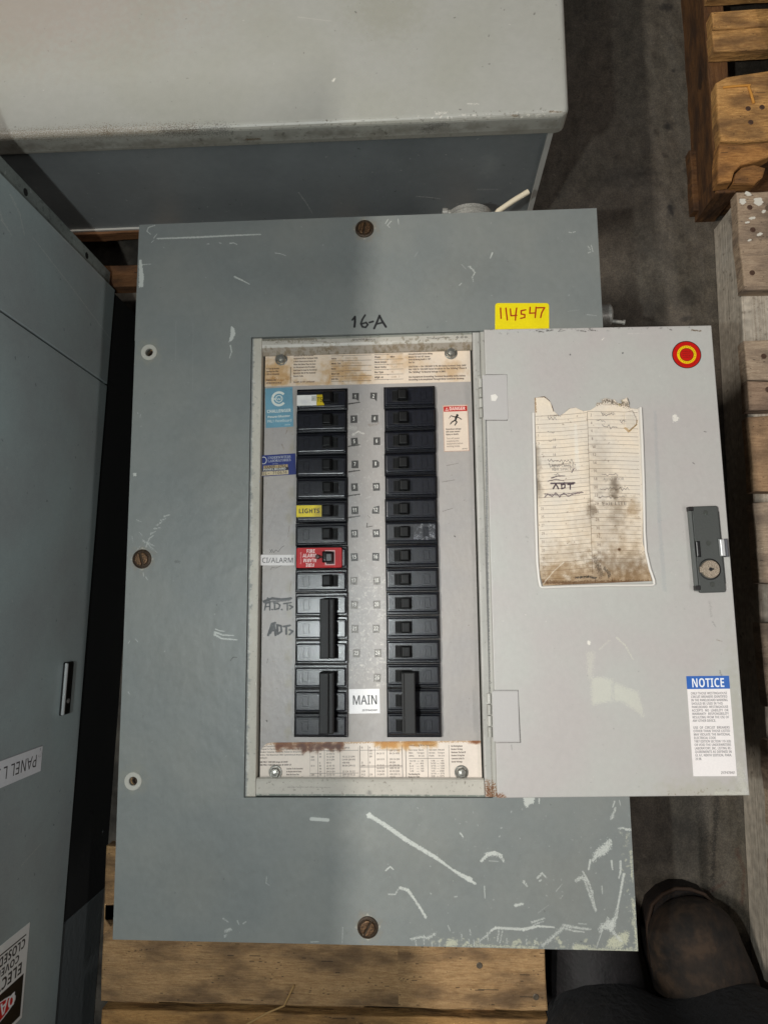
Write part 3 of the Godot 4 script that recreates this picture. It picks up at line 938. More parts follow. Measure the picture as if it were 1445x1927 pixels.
func floor_marks(c: Canvas) -> void:
	c.blob(451.2, -683.4, 12, 16, STAIN, 0.75)
	c.blob(448.2, -543.6, 10, 22, STAIN, 0.8)
	c.blob(462.1, -888.6, 22, 12, STAIN, 0.7)
	c.blob(466.7, -776.4, 6, 6, STAIN, 0.7)
	c.blob(459.2, -368.5, 14, 10, STAIN, 0.5)
	c.blob(411.0, -480.3, 60, 45, STAIN, 0.22)
	c.blob(385.9, -603.6, 80, 30, STAIN, 0.25)
	c.blob(461.4, -401.9, 40, 30, STAIN, 0.3)
	c.stroke([458.2, 310.6, 447.3, 386.7, 441.6, 447.9], 6.00, 4.00, STAIN, 0.5, 1)
	c.stroke([490.2, 338.2, 503.1, 372.6, 508.4, 394.3], 4.00, 2.00, STAIN, 0.4, 1)
	c.stroke([477.5, 386.5, 486.0, 413.6, 479.5, 454.1], 5.00, 3.00, REDST, 0.4, 1.4)
	c.stroke([435.1, 441.2, 460.5, 427.4], 5.00, 3.00, REDST, 0.4, 1.4)
	c.stroke([461.2, 447.6, 462.0, 474.4, 455.0, 494.5], 4.00, 3.00, STAIN, 0.45, 1)
	c.stroke([435.0, 317.7, 436.2, 373.1, 434.2, 454.7], 12.00, 8.00, STAIN, 0.3, 1.4)
	c.blob(412.3, 359.5, 40, 30, STAIN, 0.3)
	c.blob(476.4, 495.5, 8, 8, STAIN, 0.6)
	c.blob(492.5, 420.3, 45, 70, LITEF, 0.25)


func lid_marks(c: Canvas) -> void:
	c.stroke([-406.4, -475.0, -283.7, -472.6, -187.0, -470.1], 9.00, 10.00, DIRTB, 0.4, 2)
	c.stroke([-217.0, -469.1, -151.1, -468.3], 8.00, 9.00, DIRT, 0.45, 2.4)
	c.stroke([-130.0, -450.7, -115.2, -450.6], 2.50, 2.00, DIRTB, 0.9, 1.2)
	c.stroke([205.0, -472.3, 217.9, -471.0], 2.00, 1.40, DIRTB, 0.7, 1)
	c.stroke([71.4, -454.3, 88.8, -459.7], 8.00, 7.00, DIRT, 0.35, 2)
	c.stroke([-28.9, -522.0, -27.1, -524.5], 3.00, 2.00, LITE, 0.9, 0.45)
	c.stroke([-69.1, -603.0, -30.1, -595.2], 0.80, 0.50, LITE, 0.3, 0.45)
	c.stroke([118.1, -486.4, 129.6, -485.2], 1.50, 1.00, LITE, 0.6, 1)
	c.stroke([83.4, -476.9, 94.9, -476.9], 3.00, 2.00, LITE, 0.6, 1)
	c.stroke([166.3, -469.4, 170.2, -468.5], 3.00, 2.40, DIRTB, 0.7, 1)


func card_marks(c: Canvas) -> void:
	c.stroke([185.4, -148.2, 209.9, -148.7, 240.6, -150.9], 0.36, 0.36, LINE, 0.75, 0.1)
	c.stroke([190.3, -143.9, 215.4, -144.2, 240.4, -146.2], 0.22, 0.22, LINE, 0.55, 0.1)
	c.stroke([240.7, -152.1, 266.7, -151.4, 293.6, -149.5], 0.36, 0.36, LINE, 0.75, 0.1)
	c.stroke([248.4, -147.2, 266.4, -146.7, 293.4, -145.4], 0.22, 0.22, LINE, 0.55, 0.1)
	c.stroke([185.3, -139.1, 209.8, -139.7, 240.5, -141.9], 0.36, 0.36, LINE, 0.75, 0.1)
	c.stroke([190.3, -134.9, 215.3, -135.1, 240.3, -137.2], 0.22, 0.22, LINE, 0.55, 0.1)
	c.stroke([240.6, -143.1, 266.6, -142.4, 293.4, -140.6], 0.36, 0.36, LINE, 0.75, 0.1)
	c.stroke([248.2, -138.2, 266.3, -137.7, 293.2, -136.5], 0.22, 0.22, LINE, 0.55, 0.1)
	c.stroke([185.3, -130.1, 209.7, -130.7, 240.4, -132.9], 0.36, 0.36, LINE, 0.75, 0.1)
	c.stroke([190.3, -125.9, 215.2, -126.2, 240.1, -128.2], 0.22, 0.22, LINE, 0.55, 0.1)
	c.stroke([240.4, -134.1, 266.4, -133.4, 293.2, -131.6], 0.36, 0.36, LINE, 0.75, 0.1)
	c.stroke([248.1, -129.2, 266.2, -128.7, 293.0, -127.5], 0.22, 0.22, LINE, 0.55, 0.1)
	c.stroke([185.3, -121.1, 209.6, -121.7, 240.2, -123.9], 0.36, 0.36, LINE, 0.75, 0.1)
	c.stroke([190.2, -116.9, 215.1, -117.2, 240.0, -119.2], 0.22, 0.22, LINE, 0.55, 0.1)
	c.stroke([240.3, -125.1, 266.3, -124.5, 293.0, -122.7], 0.36, 0.36, LINE, 0.75, 0.1)
	c.stroke([247.9, -120.2, 266.1, -119.8, 292.7, -118.6], 0.22, 0.22, LINE, 0.55, 0.1)
	c.stroke([185.3, -112.1, 209.5, -112.8, 240.1, -115.0], 0.36, 0.36, LINE, 0.75, 0.1)
	c.stroke([190.2, -107.9, 215.0, -108.3, 239.9, -110.3], 0.22, 0.22, LINE, 0.55, 0.1)
	c.stroke([240.1, -116.1, 266.2, -115.5, 292.7, -113.8], 0.36, 0.36, LINE, 0.75, 0.1)
	c.stroke([247.8, -111.3, 266.0, -110.9, 292.5, -109.7], 0.22, 0.22, LINE, 0.55, 0.1)
	c.stroke([185.2, -103.2, 209.4, -103.8, 239.9, -106.1], 0.36, 0.36, LINE, 0.75, 0.1)
	c.stroke([190.2, -99.0, 214.9, -99.3, 239.7, -101.4], 0.22, 0.22, LINE, 0.55, 0.1)
	c.stroke([240.0, -107.2, 266.1, -106.6, 292.5, -104.9], 0.36, 0.36, LINE, 0.75, 0.1)
	c.stroke([247.6, -102.4, 265.8, -102.0, 292.3, -100.9], 0.22, 0.22, LINE, 0.55, 0.1)
	c.stroke([185.2, -94.3, 209.3, -94.9, 239.8, -97.2], 0.36, 0.36, LINE, 0.75, 0.1)
	c.stroke([190.1, -90.1, 214.8, -90.5, 239.6, -92.6], 0.22, 0.22, LINE, 0.55, 0.1)
	c.stroke([239.9, -98.3, 265.9, -97.8, 292.3, -96.1], 0.36, 0.36, LINE, 0.75, 0.1)
	c.stroke([247.5, -93.5, 265.7, -93.2, 292.1, -92.0], 0.22, 0.22, LINE, 0.55, 0.1)
	c.stroke([185.2, -85.4, 209.2, -86.1, 239.7, -88.3], 0.36, 0.36, LINE, 0.75, 0.1)
	c.stroke([190.1, -81.2, 214.7, -81.6, 239.5, -83.7], 0.22, 0.22, LINE, 0.55, 0.1)
	c.stroke([239.7, -89.5, 265.8, -88.9, 292.1, -87.2], 0.36, 0.36, LINE, 0.75, 0.1)
	c.stroke([247.3, -84.7, 265.6, -84.3, 291.9, -83.2], 0.22, 0.22, LINE, 0.55, 0.1)
	c.stroke([185.2, -76.5, 209.2, -77.2, 239.5, -79.5], 0.36, 0.36, LINE, 0.75, 0.1)
	c.stroke([190.1, -72.4, 214.6, -72.8, 239.3, -74.9], 0.22, 0.22, LINE, 0.55, 0.1)
	c.stroke([239.6, -80.6, 265.7, -80.1, 291.9, -78.4], 0.36, 0.36, LINE, 0.75, 0.1)
	c.stroke([247.2, -75.9, 265.5, -75.5, 291.6, -74.4], 0.22, 0.22, LINE, 0.55, 0.1)
	c.stroke([185.1, -67.7, 209.1, -68.4, 239.4, -70.7], 0.36, 0.36, LINE, 0.75, 0.1)
	c.stroke([190.0, -63.6, 214.5, -64.0, 239.2, -66.1], 0.22, 0.22, LINE, 0.55, 0.1)
	c.stroke([239.5, -71.8, 265.6, -71.3, 291.7, -69.7], 0.36, 0.36, LINE, 0.75, 0.1)
	c.stroke([247.0, -67.1, 265.4, -66.7, 291.4, -65.7], 0.22, 0.22, LINE, 0.55, 0.1)
	c.stroke([185.1, -58.9, 209.0, -59.6, 239.3, -61.9], 0.36, 0.36, LINE, 0.75, 0.1)
	c.stroke([190.0, -54.8, 214.4, -55.2, 239.1, -57.3], 0.22, 0.22, LINE, 0.55, 0.1)
	c.stroke([239.3, -63.1, 265.5, -62.6, 291.4, -60.9], 0.36, 0.36, LINE, 0.75, 0.1)
	c.stroke([246.9, -58.3, 265.2, -58.0, 291.2, -56.9], 0.22, 0.22, LINE, 0.55, 0.1)
	c.stroke([185.1, -50.1, 208.9, -50.8, 239.1, -53.2], 0.36, 0.36, LINE, 0.75, 0.1)
	c.stroke([190.0, -46.0, 214.3, -46.5, 238.9, -48.6], 0.22, 0.22, LINE, 0.55, 0.1)
	c.stroke([239.2, -54.3, 265.3, -53.8, 291.2, -52.2], 0.36, 0.36, LINE, 0.75, 0.1)
	c.stroke([246.8, -49.6, 265.1, -49.3, 291.0, -48.2], 0.22, 0.22, LINE, 0.55, 0.1)
	c.stroke([185.1, -41.4, 208.8, -42.1, 239.0, -44.4], 0.36, 0.36, LINE, 0.75, 0.1)
	c.stroke([189.9, -37.3, 214.2, -37.7, 238.8, -39.9], 0.22, 0.22, LINE, 0.55, 0.1)
	c.stroke([239.1, -45.6, 265.2, -45.1, 291.0, -43.5], 0.36, 0.36, LINE, 0.75, 0.1)
	c.stroke([246.6, -40.9, 265.0, -40.6, 290.8, -39.6], 0.22, 0.22, LINE, 0.55, 0.1)
	c.stroke([185.0, -32.7, 208.7, -33.4, 238.9, -35.7], 0.36, 0.36, LINE, 0.75, 0.1)
	c.stroke([189.9, -28.6, 214.1, -29.1, 238.6, -31.2], 0.22, 0.22, LINE, 0.55, 0.1)
	c.stroke([238.9, -36.9, 265.1, -36.4, 290.8, -34.9], 0.36, 0.36, LINE, 0.75, 0.1)
	c.stroke([246.5, -32.2, 264.9, -31.9, 290.6, -30.9], 0.22, 0.22, LINE, 0.55, 0.1)
	c.stroke([185.0, -24.0, 208.6, -24.7, 238.7, -27.1], 0.36, 0.36, LINE, 0.75, 0.1)
	c.stroke([189.9, -19.9, 214.0, -20.4, 238.5, -22.5], 0.22, 0.22, LINE, 0.55, 0.1)
	c.stroke([238.8, -28.2, 265.0, -27.8, 290.6, -26.2], 0.36, 0.36, LINE, 0.75, 0.1)
	c.stroke([246.3, -23.6, 264.8, -23.3, 290.4, -22.3], 0.22, 0.22, LINE, 0.55, 0.1)
	c.stroke([185.0, -15.3, 208.5, -16.1, 238.6, -18.4], 0.36, 0.36, LINE, 0.75, 0.1)
	c.stroke([189.8, -11.3, 213.9, -11.7, 238.4, -13.9], 0.22, 0.22, LINE, 0.55, 0.1)
	c.stroke([238.7, -19.6, 264.9, -19.1, 290.4, -17.6], 0.36, 0.36, LINE, 0.75, 0.1)
	c.stroke([246.2, -14.9, 264.6, -14.6, 290.2, -13.7], 0.22, 0.22, LINE, 0.55, 0.1)
	c.stroke([185.0, -6.6, 208.5, -7.4, 238.5, -9.8], 0.36, 0.36, LINE, 0.75, 0.1)
	c.stroke([189.8, -2.6, 213.8, -3.1, 238.3, -5.3], 0.22, 0.22, LINE, 0.55, 0.1)
	c.stroke([238.5, -10.9, 264.8, -10.5, 290.2, -9.0], 0.36, 0.36, LINE, 0.75, 0.1)
	c.stroke([246.0, -6.3, 264.5, -6.1, 290.0, -5.1], 0.22, 0.22, LINE, 0.55, 0.1)
	c.stroke([184.9, 2.0, 208.4, 1.2, 238.3, -1.2], 0.36, 0.36, LINE, 0.75, 0.1)
	c.stroke([189.8, 6.0, 213.7, 5.5, 238.1, 3.3], 0.22, 0.22, LINE, 0.55, 0.1)
	c.stroke([238.4, -2.3, 264.6, -2.0, 290.0, -0.5], 0.36, 0.36, LINE, 0.75, 0.1)
	c.stroke([245.9, 2.3, 264.4, 2.5, 289.7, 3.4], 0.22, 0.22, LINE, 0.55, 0.1)
	c.stroke([184.9, 10.6, 208.3, 9.8, 238.2, 7.4], 0.36, 0.36, LINE, 0.75, 0.1)
	c.stroke([189.8, 14.6, 213.6, 14.0, 238.0, 11.8], 0.22, 0.22, LINE, 0.55, 0.1)
	c.stroke([238.3, 6.2, 264.5, 6.6, 289.8, 8.0], 0.36, 0.36, LINE, 0.75, 0.1)
	c.stroke([245.7, 10.8, 264.3, 11.0, 289.5, 11.9], 0.22, 0.22, LINE, 0.55, 0.1)
	c.stroke([184.9, 19.1, 208.2, 18.3, 238.1, 15.9], 0.36, 0.36, LINE, 0.75, 0.1)
	c.stroke([189.7, 23.1, 213.5, 22.6, 237.9, 20.3], 0.22, 0.22, LINE, 0.55, 0.1)
	c.stroke([184.9, 27.7, 208.1, 26.8, 237.9, 24.4], 0.36, 0.36, LINE, 0.75, 0.1)
	c.stroke([189.7, 31.6, 213.4, 31.1, 237.7, 28.8], 0.22, 0.22, LINE, 0.55, 0.1)
	c.stroke([240.7, -151.5, 238.0, 22.7], 0.50, 0.50, LINE, 0.6, 0.2)
	c.stroke([198.4, -147.2, 200.1, -144.4, 202.1, -146.6, 203.8, -143.7, 205.7, -146.7, 207.4, -143.7], 0.60, 0.48, PEN, 0.7, 0.5)
	c.stroke([255.4, -151.0, 257.0, -147.3, 258.8, -148.3, 260.6, -146.7, 262.5, -148.3, 264.3, -148.2, 266.1, -149.5, 267.8, -147.7, 269.7, -149.1], 0.60, 0.48, PEN, 0.7, 0.5)
	c.stroke([250.4, -142.3, 252.2, -141.7, 254.1, -143.1, 255.8, -141.0, 257.6, -141.4, 259.3, -139.8], 0.60, 0.48, PEN, 0.7, 0.5)
	c.stroke([274.7, -142.1, 276.3, -138.7, 278.3, -142.1, 279.9, -139.0], 0.60, 0.48, PEN, 0.7, 0.5)
	c.stroke([255.8, -137.2, 257.5, -135.2, 259.3, -134.9, 261.1, -134.5, 263.0, -136.8, 264.6, -132.1, 266.5, -134.7, 268.3, -134.1, 270.1, -134.4, 271.8, -133.2], 0.60, 0.48, PEN, 0.7, 0.5)
	c.stroke([197.8, -131.0, 199.6, -130.3, 201.4, -130.4, 203.2, -129.4, 205.0, -130.3], 0.60, 0.48, PEN, 0.7, 0.5)
	c.stroke([198.5, -120.6, 200.3, -120.2, 202.2, -121.4], 0.60, 0.48, PEN, 0.7, 0.5)
	c.stroke([196.6, -100.4, 198.3, -98.1, 200.2, -100.6, 201.9, -97.6, 203.8, -99.0, 205.5, -98.4, 207.4, -98.7, 209.1, -97.3, 211.0, -99.7, 212.6, -95.9, 214.6, -99.1, 216.3, -97.2, 218.2, -99.0, 219.9, -96.0, 221.8, -100.2, 223.4, -95.2], 0.60, 0.48, PEN, 0.7, 0.5)
	c.stroke([197.5, -96.2, 199.2, -91.7, 201.1, -93.7, 202.9, -93.7, 204.7, -93.8, 206.4, -92.7, 208.3, -94.3, 210.1, -93.6, 212.0, -95.8, 213.7, -93.0, 215.5, -93.1, 217.3, -92.9, 219.1, -93.6, 220.8, -90.7], 0.60, 0.48, PEN, 0.7, 0.5)
	c.stroke([202.7, -83.6, 204.5, -83.1, 206.3, -84.9, 208.0, -82.6], 0.60, 0.48, PEN, 0.7, 0.5)
	c.stroke([253.1, -83.0, 254.9, -82.6, 256.7, -83.0, 258.4, -81.0, 260.3, -82.6, 262.0, -82.6, 263.8, -82.4, 265.6, -82.4, 267.5, -83.7, 269.1, -81.2], 0.60, 0.48, PEN, 0.7, 0.5)
	c.stroke([250.1, -67.2, 251.9, -66.6, 253.7, -67.1, 255.4, -66.1, 257.3, -68.4, 259.0, -66.5, 260.9, -68.7, 262.6, -67.0, 264.4, -68.7, 266.1, -65.6, 267.9, -66.6, 269.7, -66.7, 271.6, -68.7, 273.1, -64.7, 275.1, -67.6, 276.8, -66.0, 278.7, -68.2, 280.3, -65.5], 0.60, 0.48, PEN, 0.7, 0.5)
	c.stroke([248.6, -58.8, 250.3, -57.8, 252.2, -59.7, 253.9, -58.6, 255.7, -58.5, 257.5, -58.6, 259.3, -59.4, 260.9, -56.7, 262.9, -60.1, 264.5, -56.9, 266.4, -58.2, 268.1, -57.1, 269.9, -58.5, 271.7, -58.2, 273.5, -59.2, 275.2, -58.0], 0.60, 0.48, PEN, 0.7, 0.5)
	c.stroke([203.7, -123.0, 203.6, -120.6], 0.50, 0.50, PEN, 0.7, 0.2)
	c.stroke([205.4, -122.9, 205.3, -120.6], 0.50, 0.50, PEN, 0.7, 0.2)
	c.stroke([203.4, -114.8, 203.3, -112.4], 0.50, 0.50, PEN, 0.7, 0.2)
	c.stroke([205.1, -114.7, 205.0, -112.4], 0.50, 0.50, PEN, 0.7, 0.2)
	c.stroke([203.0, -106.6, 203.0, -104.3], 0.50, 0.50, PEN, 0.7, 0.2)
	c.stroke([204.7, -106.6, 204.6, -104.2], 0.50, 0.50, PEN, 0.7, 0.2)
	c.stroke([202.4, -90.3, 202.3, -88.0], 0.50, 0.50, PEN, 0.7, 0.2)
	c.stroke([204.1, -90.3, 204.0, -88.0], 0.50, 0.50, PEN, 0.7, 0.2)
	c.stroke([199.7, -80.0, 206.0, -82.1, 213.9, -82.0], 1.20, 0.80, PURP, 0.85, 0.4)
	c.stroke([195.6, -76.6, 204.2, -78.7, 212.5, -76.8], 0.90, 0.70, PURP, 0.8, 0.5)
	c.stroke([198.9, -74.2, 223.6, -74.3], 1.60, 1.60, PURP, 0.9, 0.3)
	c.stroke([200.9, -68.4, 203.9, -73.5, 206.5, -68.3], 1.40, 1.40, PURP, 0.95, 0.2)
	c.stroke([210.1, -72.8, 209.9, -68.2, 213.3, -69.3, 213.5, -72.8, 209.5, -72.8], 1.30, 1.30, PURP, 0.95, 0.2)
	c.stroke([216.3, -72.7, 222.5, -73.1], 1.30, 1.30, PURP, 0.95, 0.2)
	c.stroke([219.1, -72.6, 218.8, -67.5], 1.30, 1.30, PURP, 0.95, 0.2)
	c.stroke([191.6, -59.4, 195.1, -62.7, 199.5, -60.4, 203.5, -63.7, 207.3, -59.6, 211.9, -63.6, 216.3, -60.0, 222.0, -62.2, 232.1, -63.8], 1.40, 1.10, PURP, 0.85, 0.8)
	c.stroke([191.7, -62.8, 206.3, -61.4, 231.0, -64.4], 1.20, 0.90, PURP, 0.85, 0.6)
	c.stroke([221.3, -85.9, 223.8, -89.9], 1.10, 0.70, PURP, 0.9, 0.3)
	c.blob(249.6, -90.5, 25, 60, STAINC, 0.14)
	c.blob(266.7, -44.3, 16, 40, STAINC, 0.3)
	c.blob(265.4, -72.9, 10, 12, STAINC, 0.55)
	c.blob(264.9, -61.4, 7, 9, STAINC, 0.5)
	c.blob(283.5, -46.8, 12, 20, BRN, 0.3)
	c.blob(240.7, -44.8, 9, 16, STAINC, 0.5)
	c.blob(185.2, -97.7, 6, 40, STAINC, 0.35)
	c.blob(185.3, -71.6, 8, 26, STAINC, 0.45)
	c.blob(269.2, 13.1, 70, 26, STAINC, 0.34)
	c.blob(241.2, 25.6, 110, 22, BRN, 0.25)
	c.blob(200.0, 22.3, 34, 24, BRN, 0.25)
	c.blob(284.9, 26.1, 40, 22, BRN, 0.3)
	c.blob(275.2, 3.7, 60, 34, BRN, 0.15)
	c.blob(209.0, 5.6, 50, 30, BRN, 0.18)
	c.blob(254.5, -21.8, 70, 60, BRN, 0.14)
	c.stroke([185.9, 30.5, 218.9, 32.0, 257.3, 31.3, 296.5, 32.3], 3.50, 4.00, BRND, 0.7, 0.8)
	c.stroke([220.2, 26.4, 232.9, 25.5, 241.1, 27.2], 1.60, 2.20, INK, 0.75, 0.9)
	c.stroke([250.4, 17.3, 255.6, 23.0, 254.3, 26.3], 3.00, 2.00, STAINC, 0.9, 1)
	c.stroke([241.0, 6.0, 243.9, 15.0, 246.8, 22.8], 4.00, 5.00, STAINC, 0.55, 1.2)
	c.stroke([186.9, 32.1, 197.3, 20.0, 208.8, 10.1], 1.00, 0.80, LITE, 0.55, 0.5)
	c.stroke([213.6, 26.9, 209.3, 24.6], 4.00, 3.00, LITE, 0.5, 1)
	c.stroke([227.6, -137.7, 227.4, -108.4, 227.7, -90.9], 3.00, 5.00, LITE, 0.45, 0.5)  # soft highlight on the card, painted into its colour
	c.blob(266.8, -2.5, 2.4, 2.4, BRND, 0.8)
	c.stroke([185.0, -168.4, 185.6, -153.5], 2.50, 2.00, BRN, 0.8, 0.6)
	c.stroke([185.6, -169.6, 195.9, -169.9, 202.5, -163.8, 205.0, -153.6], 1.10, 1.10, BRND, 0.9, 0.5)
	c.stroke([205.3, -148.9, 211.0, -148.7, 221.6, -156.1, 229.6, -157.7, 236.8, -152.8], 1.00, 1.00, STAINC, 0.7, 0.8)
	c.stroke([251.3, -160.7, 261.6, -162.8, 276.2, -160.0, 286.1, -156.8], 3.00, 3.40, STAINC, 0.6, 1.8)
	c.stroke([276.3, -162.4, 274.9, -157.7], 2.40, 2.00, Color(0.45,0.42,0.2), 0.8, 0.6)
	c.stroke([279.2, -132.9, 283.5, -128.7, 291.7, -136.1, 292.6, -140.8], 1.40, 1.40, Color(0.62,0.45,0.18), 0.8, 0.6)
	c.poly([281.0, -145.8, 291.2, -146.7, 291.2, -136.1, 284.1, -130.4, 279.8, -134.0], Color(0.82,0.78,0.72), 0.6, 1)


func _ready() -> void:
	camera_and_light()
	dice.seed = 11
	for weight in [[400, "Droid Sans"], [700, "Droid Sans"], [400, "Droid Serif"], [400, "Droid Sans Mono"]]:
		var f := SystemFont.new()
		f.font_names = PackedStringArray([weight[1]])
		f.font_weight = weight[0]
		typefaces.append(f)
		fonts.append(f.get_rids()[0])
	paint_bump = bump_noise(3, 0.05, 3, 2.0)
	fine_bump = bump_noise(4, 0.03, 5, 4.0)
	floor_and_fittings()
	skids()
	big_cabinet()
	left_cabinet()
	panel()
	side_pallets()
	person()


func camera_and_light() -> void:
	var cam := Camera3D.new()
	cam.name = "camera"
	cam.position = Vector3(0.063199, 1.039916, 0.055008)
	cam.basis = Basis(Vector3.RIGHT, -PI / 2) * Basis(Vector3.RIGHT, 0.1332374) * Basis(Vector3.UP, 0.0564438) * Basis(Vector3.BACK, -0.0171810)
	cam.fov = rad_to_deg(2.0 * atan(1927.0 / 2.0 / 1335.0))
	cam.near = 0.02
	cam.far = 60.0
	cam.current = true
	add_child(cam)
	var env := Environment.new()
	env.background_mode = Environment.BG_COLOR
	env.background_color = Color(0.62, 0.62, 0.62)
	env.background_energy_multiplier = 0.27
	env.tonemap_mode = Environment.TONE_MAPPER_LINEAR
	env.tonemap_exposure = 1.0
	env.sdfgi_enabled = true
	env.ssao_enabled = true
	env.ssil_enabled = true
	var we := WorldEnvironment.new()
	we.name = "environment"
	we.environment = env
	add_child(we)
	# the hand lamp beside the lens, whose hard shadows fall to the right
	var lamp := OmniLight3D.new()
	lamp.name = "hand_lamp_light"
	lamp.position = Vector3(-0.144, 1.150, 0.108)
	lamp.light_color = Color(0.97, 1.0, 1.0)
	lamp.light_energy = 0.41
	lamp.light_size = 0.012
	lamp.omni_range = 8.0
	lamp.omni_attenuation = 2.0
	lamp.shadow_enabled = true
	add_child(lamp)
	# a strip of warehouse lamps, up to the left
	var strip := AreaLight3D.new()
	strip.name = "warehouse_lamp_light"
	strip.position = Vector3(-2.02, 3.975, -0.05)
	strip.rotation = Vector3(-PI / 2, 0, 0)
	strip.area_size = Vector2(0.16, 0.8)
	strip.light_color = Color(1.0, 0.98, 0.95)
	strip.light_energy = 11.9
	strip.area_range = 12.0
	strip.shadow_enabled = true
	add_child(strip)
	# an added fill lamp with no known source, to the right, behind the photographer
	var strip2 := AreaLight3D.new()
	strip2.name = "added_fill_light"
	strip2.position = Vector3(2.30, 3.475, 0.90)
	strip2.rotation = Vector3(-PI / 2, 0, 0)
	strip2.area_size = Vector2(0.16, 1.3)
	strip2.light_color = Color(1.0, 0.98, 0.97)
	strip2.light_energy = 3.4
	strip2.area_range = 12.0
	strip2.shadow_enabled = true
	add_child(strip2)


func floor_and_fittings() -> void:
	# the slab under everything: a finely worn part where it can be seen, and the same concrete beyond
	var c := Canvas.new(self, -200, -1300, 800, 900, 0.85, Color(0.345, 0.32, 0.28), 0.14, 0.34, 21, Color(0.93, 0.9, 0.9), 0.13)
	c.specks(-200, -1300, 800, 900, 2600, 0.8, 7.0, Color(0.16, 0.14, 0.12), 0.4, 5)
	c.specks(-200, -1300, 800, 900, 700, 0.8, 3.5, Color(0.6, 0.56, 0.5), 0.45, 6)
	floor_marks(c)
	var s := shape(-0.2, -1.3, 0.8, 0.9)
	s.box(-0.2, -1.3, 0.8, 0.9, -0.1, 0.0)
	structure("floor", s.done(), printed(c, 0.75, fine_bump, 0.8))
	s = shape()
	for r in [[-6, -6, -0.2, 6], [0.8, -6, 6, 6], [-0.2, -6, 0.8, -1.3], [-0.2, 0.9, 0.8, 6]]:
		s.box(r[0], r[1], r[2], r[3], -0.1, 0.0)
	structure("floor_slab", s.done(), coated(Color(0.40, 0.37, 0.33), 0.75, 1.2, 0.8, mottle(9, 0.55, 1.0, 0.02)))
	# the hand lamp and the strip lamps themselves, the right one added for fill
	var t := thing("hand_lamp", "small round hand lamp held beside the camera, face down", "lamp")
	s = shape(0, 0, 1, 1, Transform3D(Basis.IDENTITY, Vector3(-0.144, 1.156, 0.108)))
	s.lathe([0.0, 0.0, 0.018, 0.0, 0.024, 0.004, 0.024, 0.03, 0.017, 0.04, 0.017, 0.12, 0.0, 0.12])
	part("housing", s.done(), paint(Color(0.08, 0.08, 0.09), 0.4), t)
	s = shape(0, 0, 1, 1, Transform3D(Basis.IDENTITY, Vector3(-0.144, 1.1535, 0.108)))
	s.lathe([0.0, 0.0, 0.012, 0.0, 0.013, 0.002, 0.0, 0.002], 20)
	part("lens", s.done(), glow(Color(0.97, 1, 1), 3.0), t)
	var ceiling := [["long white warehouse strip lamp hanging overhead on the left, above the tall cabinet", -2.02, 4.0, -0.05, 0.4], ["added fill strip lamp hanging unseen overhead on the right, behind the person", 2.30, 3.5, 0.90, 0.65]]
	for k in ceiling:
		t = thing("strip_lamp", k[0], "lamp", "overhead strip lamps", Vector3(k[1], k[2], k[3]))
		s = shape()
		s.box(-0.10, -k[4] - 0.02, 0.10, k[4] + 0.02, -0.01, 0.06, 0.01)
		part("housing", s.done(), paint(Color(0.8, 0.8, 0.8), 0.4), t)
		s = shape()
		s.box(-0.08, -k[4], 0.08, k[4], -0.02, -0.011)
		part("diffuser", s.done(), glow(Color(1, 0.98, 0.96), 4.0), t)


func glow(col: Color, power: float) -> StandardMaterial3D:
	var m := paint(col, 0.5)
	m.emission_enabled = true
	m.emission = col
	m.emission_energy_multiplier = power
	return m


# ---------------------------------------------------------------- wood
var wood_pictures := []


func wood_picture(seed_: int, grain: Color, dark: Color, dirt: Color, dirty: float, knots: int) -> ImageTexture:
	# along x: the grain; repeats every 0.8 m along it and 0.2 m across
	var w := 1024
	var h := 256
	var n := FastNoiseLite.new()
	n.seed = seed_
	n.fractal_octaves = 4
	n.frequency = 1.0
	var im := Image.create(w, h, false, Image.FORMAT_RGB8)
	var r := RandomNumberGenerator.new()
	r.seed = seed_
	var spots := []
	for k in knots:
		spots.append([r.randf_range(60, w - 60), r.randf_range(24, h - 24), r.randf_range(5, 12)])
	for y in h:
		for x in w:
			var bend := n.get_noise_2d(x * 0.003, y * 0.006) * 12.0
			var yy := y + bend
			var ring := 0.0
			for k in spots:
				var d := Vector2((x - k[0]) * 0.45, y - k[1]).length()
				if d < k[2] * 3.0:
					ring = maxf(ring, 1.0 - d / (k[2] * 3.0))
					yy += (k[2] * 3.0 - d) * signf(y - k[1]) * 0.5
			var g := sin(yy * 0.36 + n.get_noise_2d(x * 0.002, yy * 0.05) * 7.0) * 0.5 + 0.5
			var f := n.get_noise_2d(x * 0.012, yy * 0.7) * 0.7 + n.get_noise_2d(x * 0.05, y * 1.9 + 60.0) * 0.6
			var t := clampf(0.13 * g * g + 0.75 * f + 0.26, 0.0, 1.0)
			var c := grain.lerp(dark, t)
			var s := smoothstep(-0.35, 0.75, n.get_noise_2d(x * 0.008 + 40.0, y * 0.02) + dirty)
			c = c.lerp(dirt, clampf(s * 0.62, 0.0, 0.85))
			if ring > 0.66:
				c = c.lerp(dark.darkened(0.35), 0.8)
			c = c * (0.94 + 0.12 * r.randf())
			if n.get_noise_2d(x * 0.005 + 9.0, yy * 0.6 + 30.0) > 0.57:
				c = c.darkened(0.55)
			im.set_pixel(x, y, c)
	return ImageTexture.create_from_image(im)


func wood(k: int, tint := Color.WHITE) -> StandardMaterial3D:
	var m := paint(tint, 0.8)
	m.albedo_texture = wood_pictures[k]
	m.normal_enabled = true
	m.normal_texture = fine_bump
	m.normal_scale = 0.8
	return m


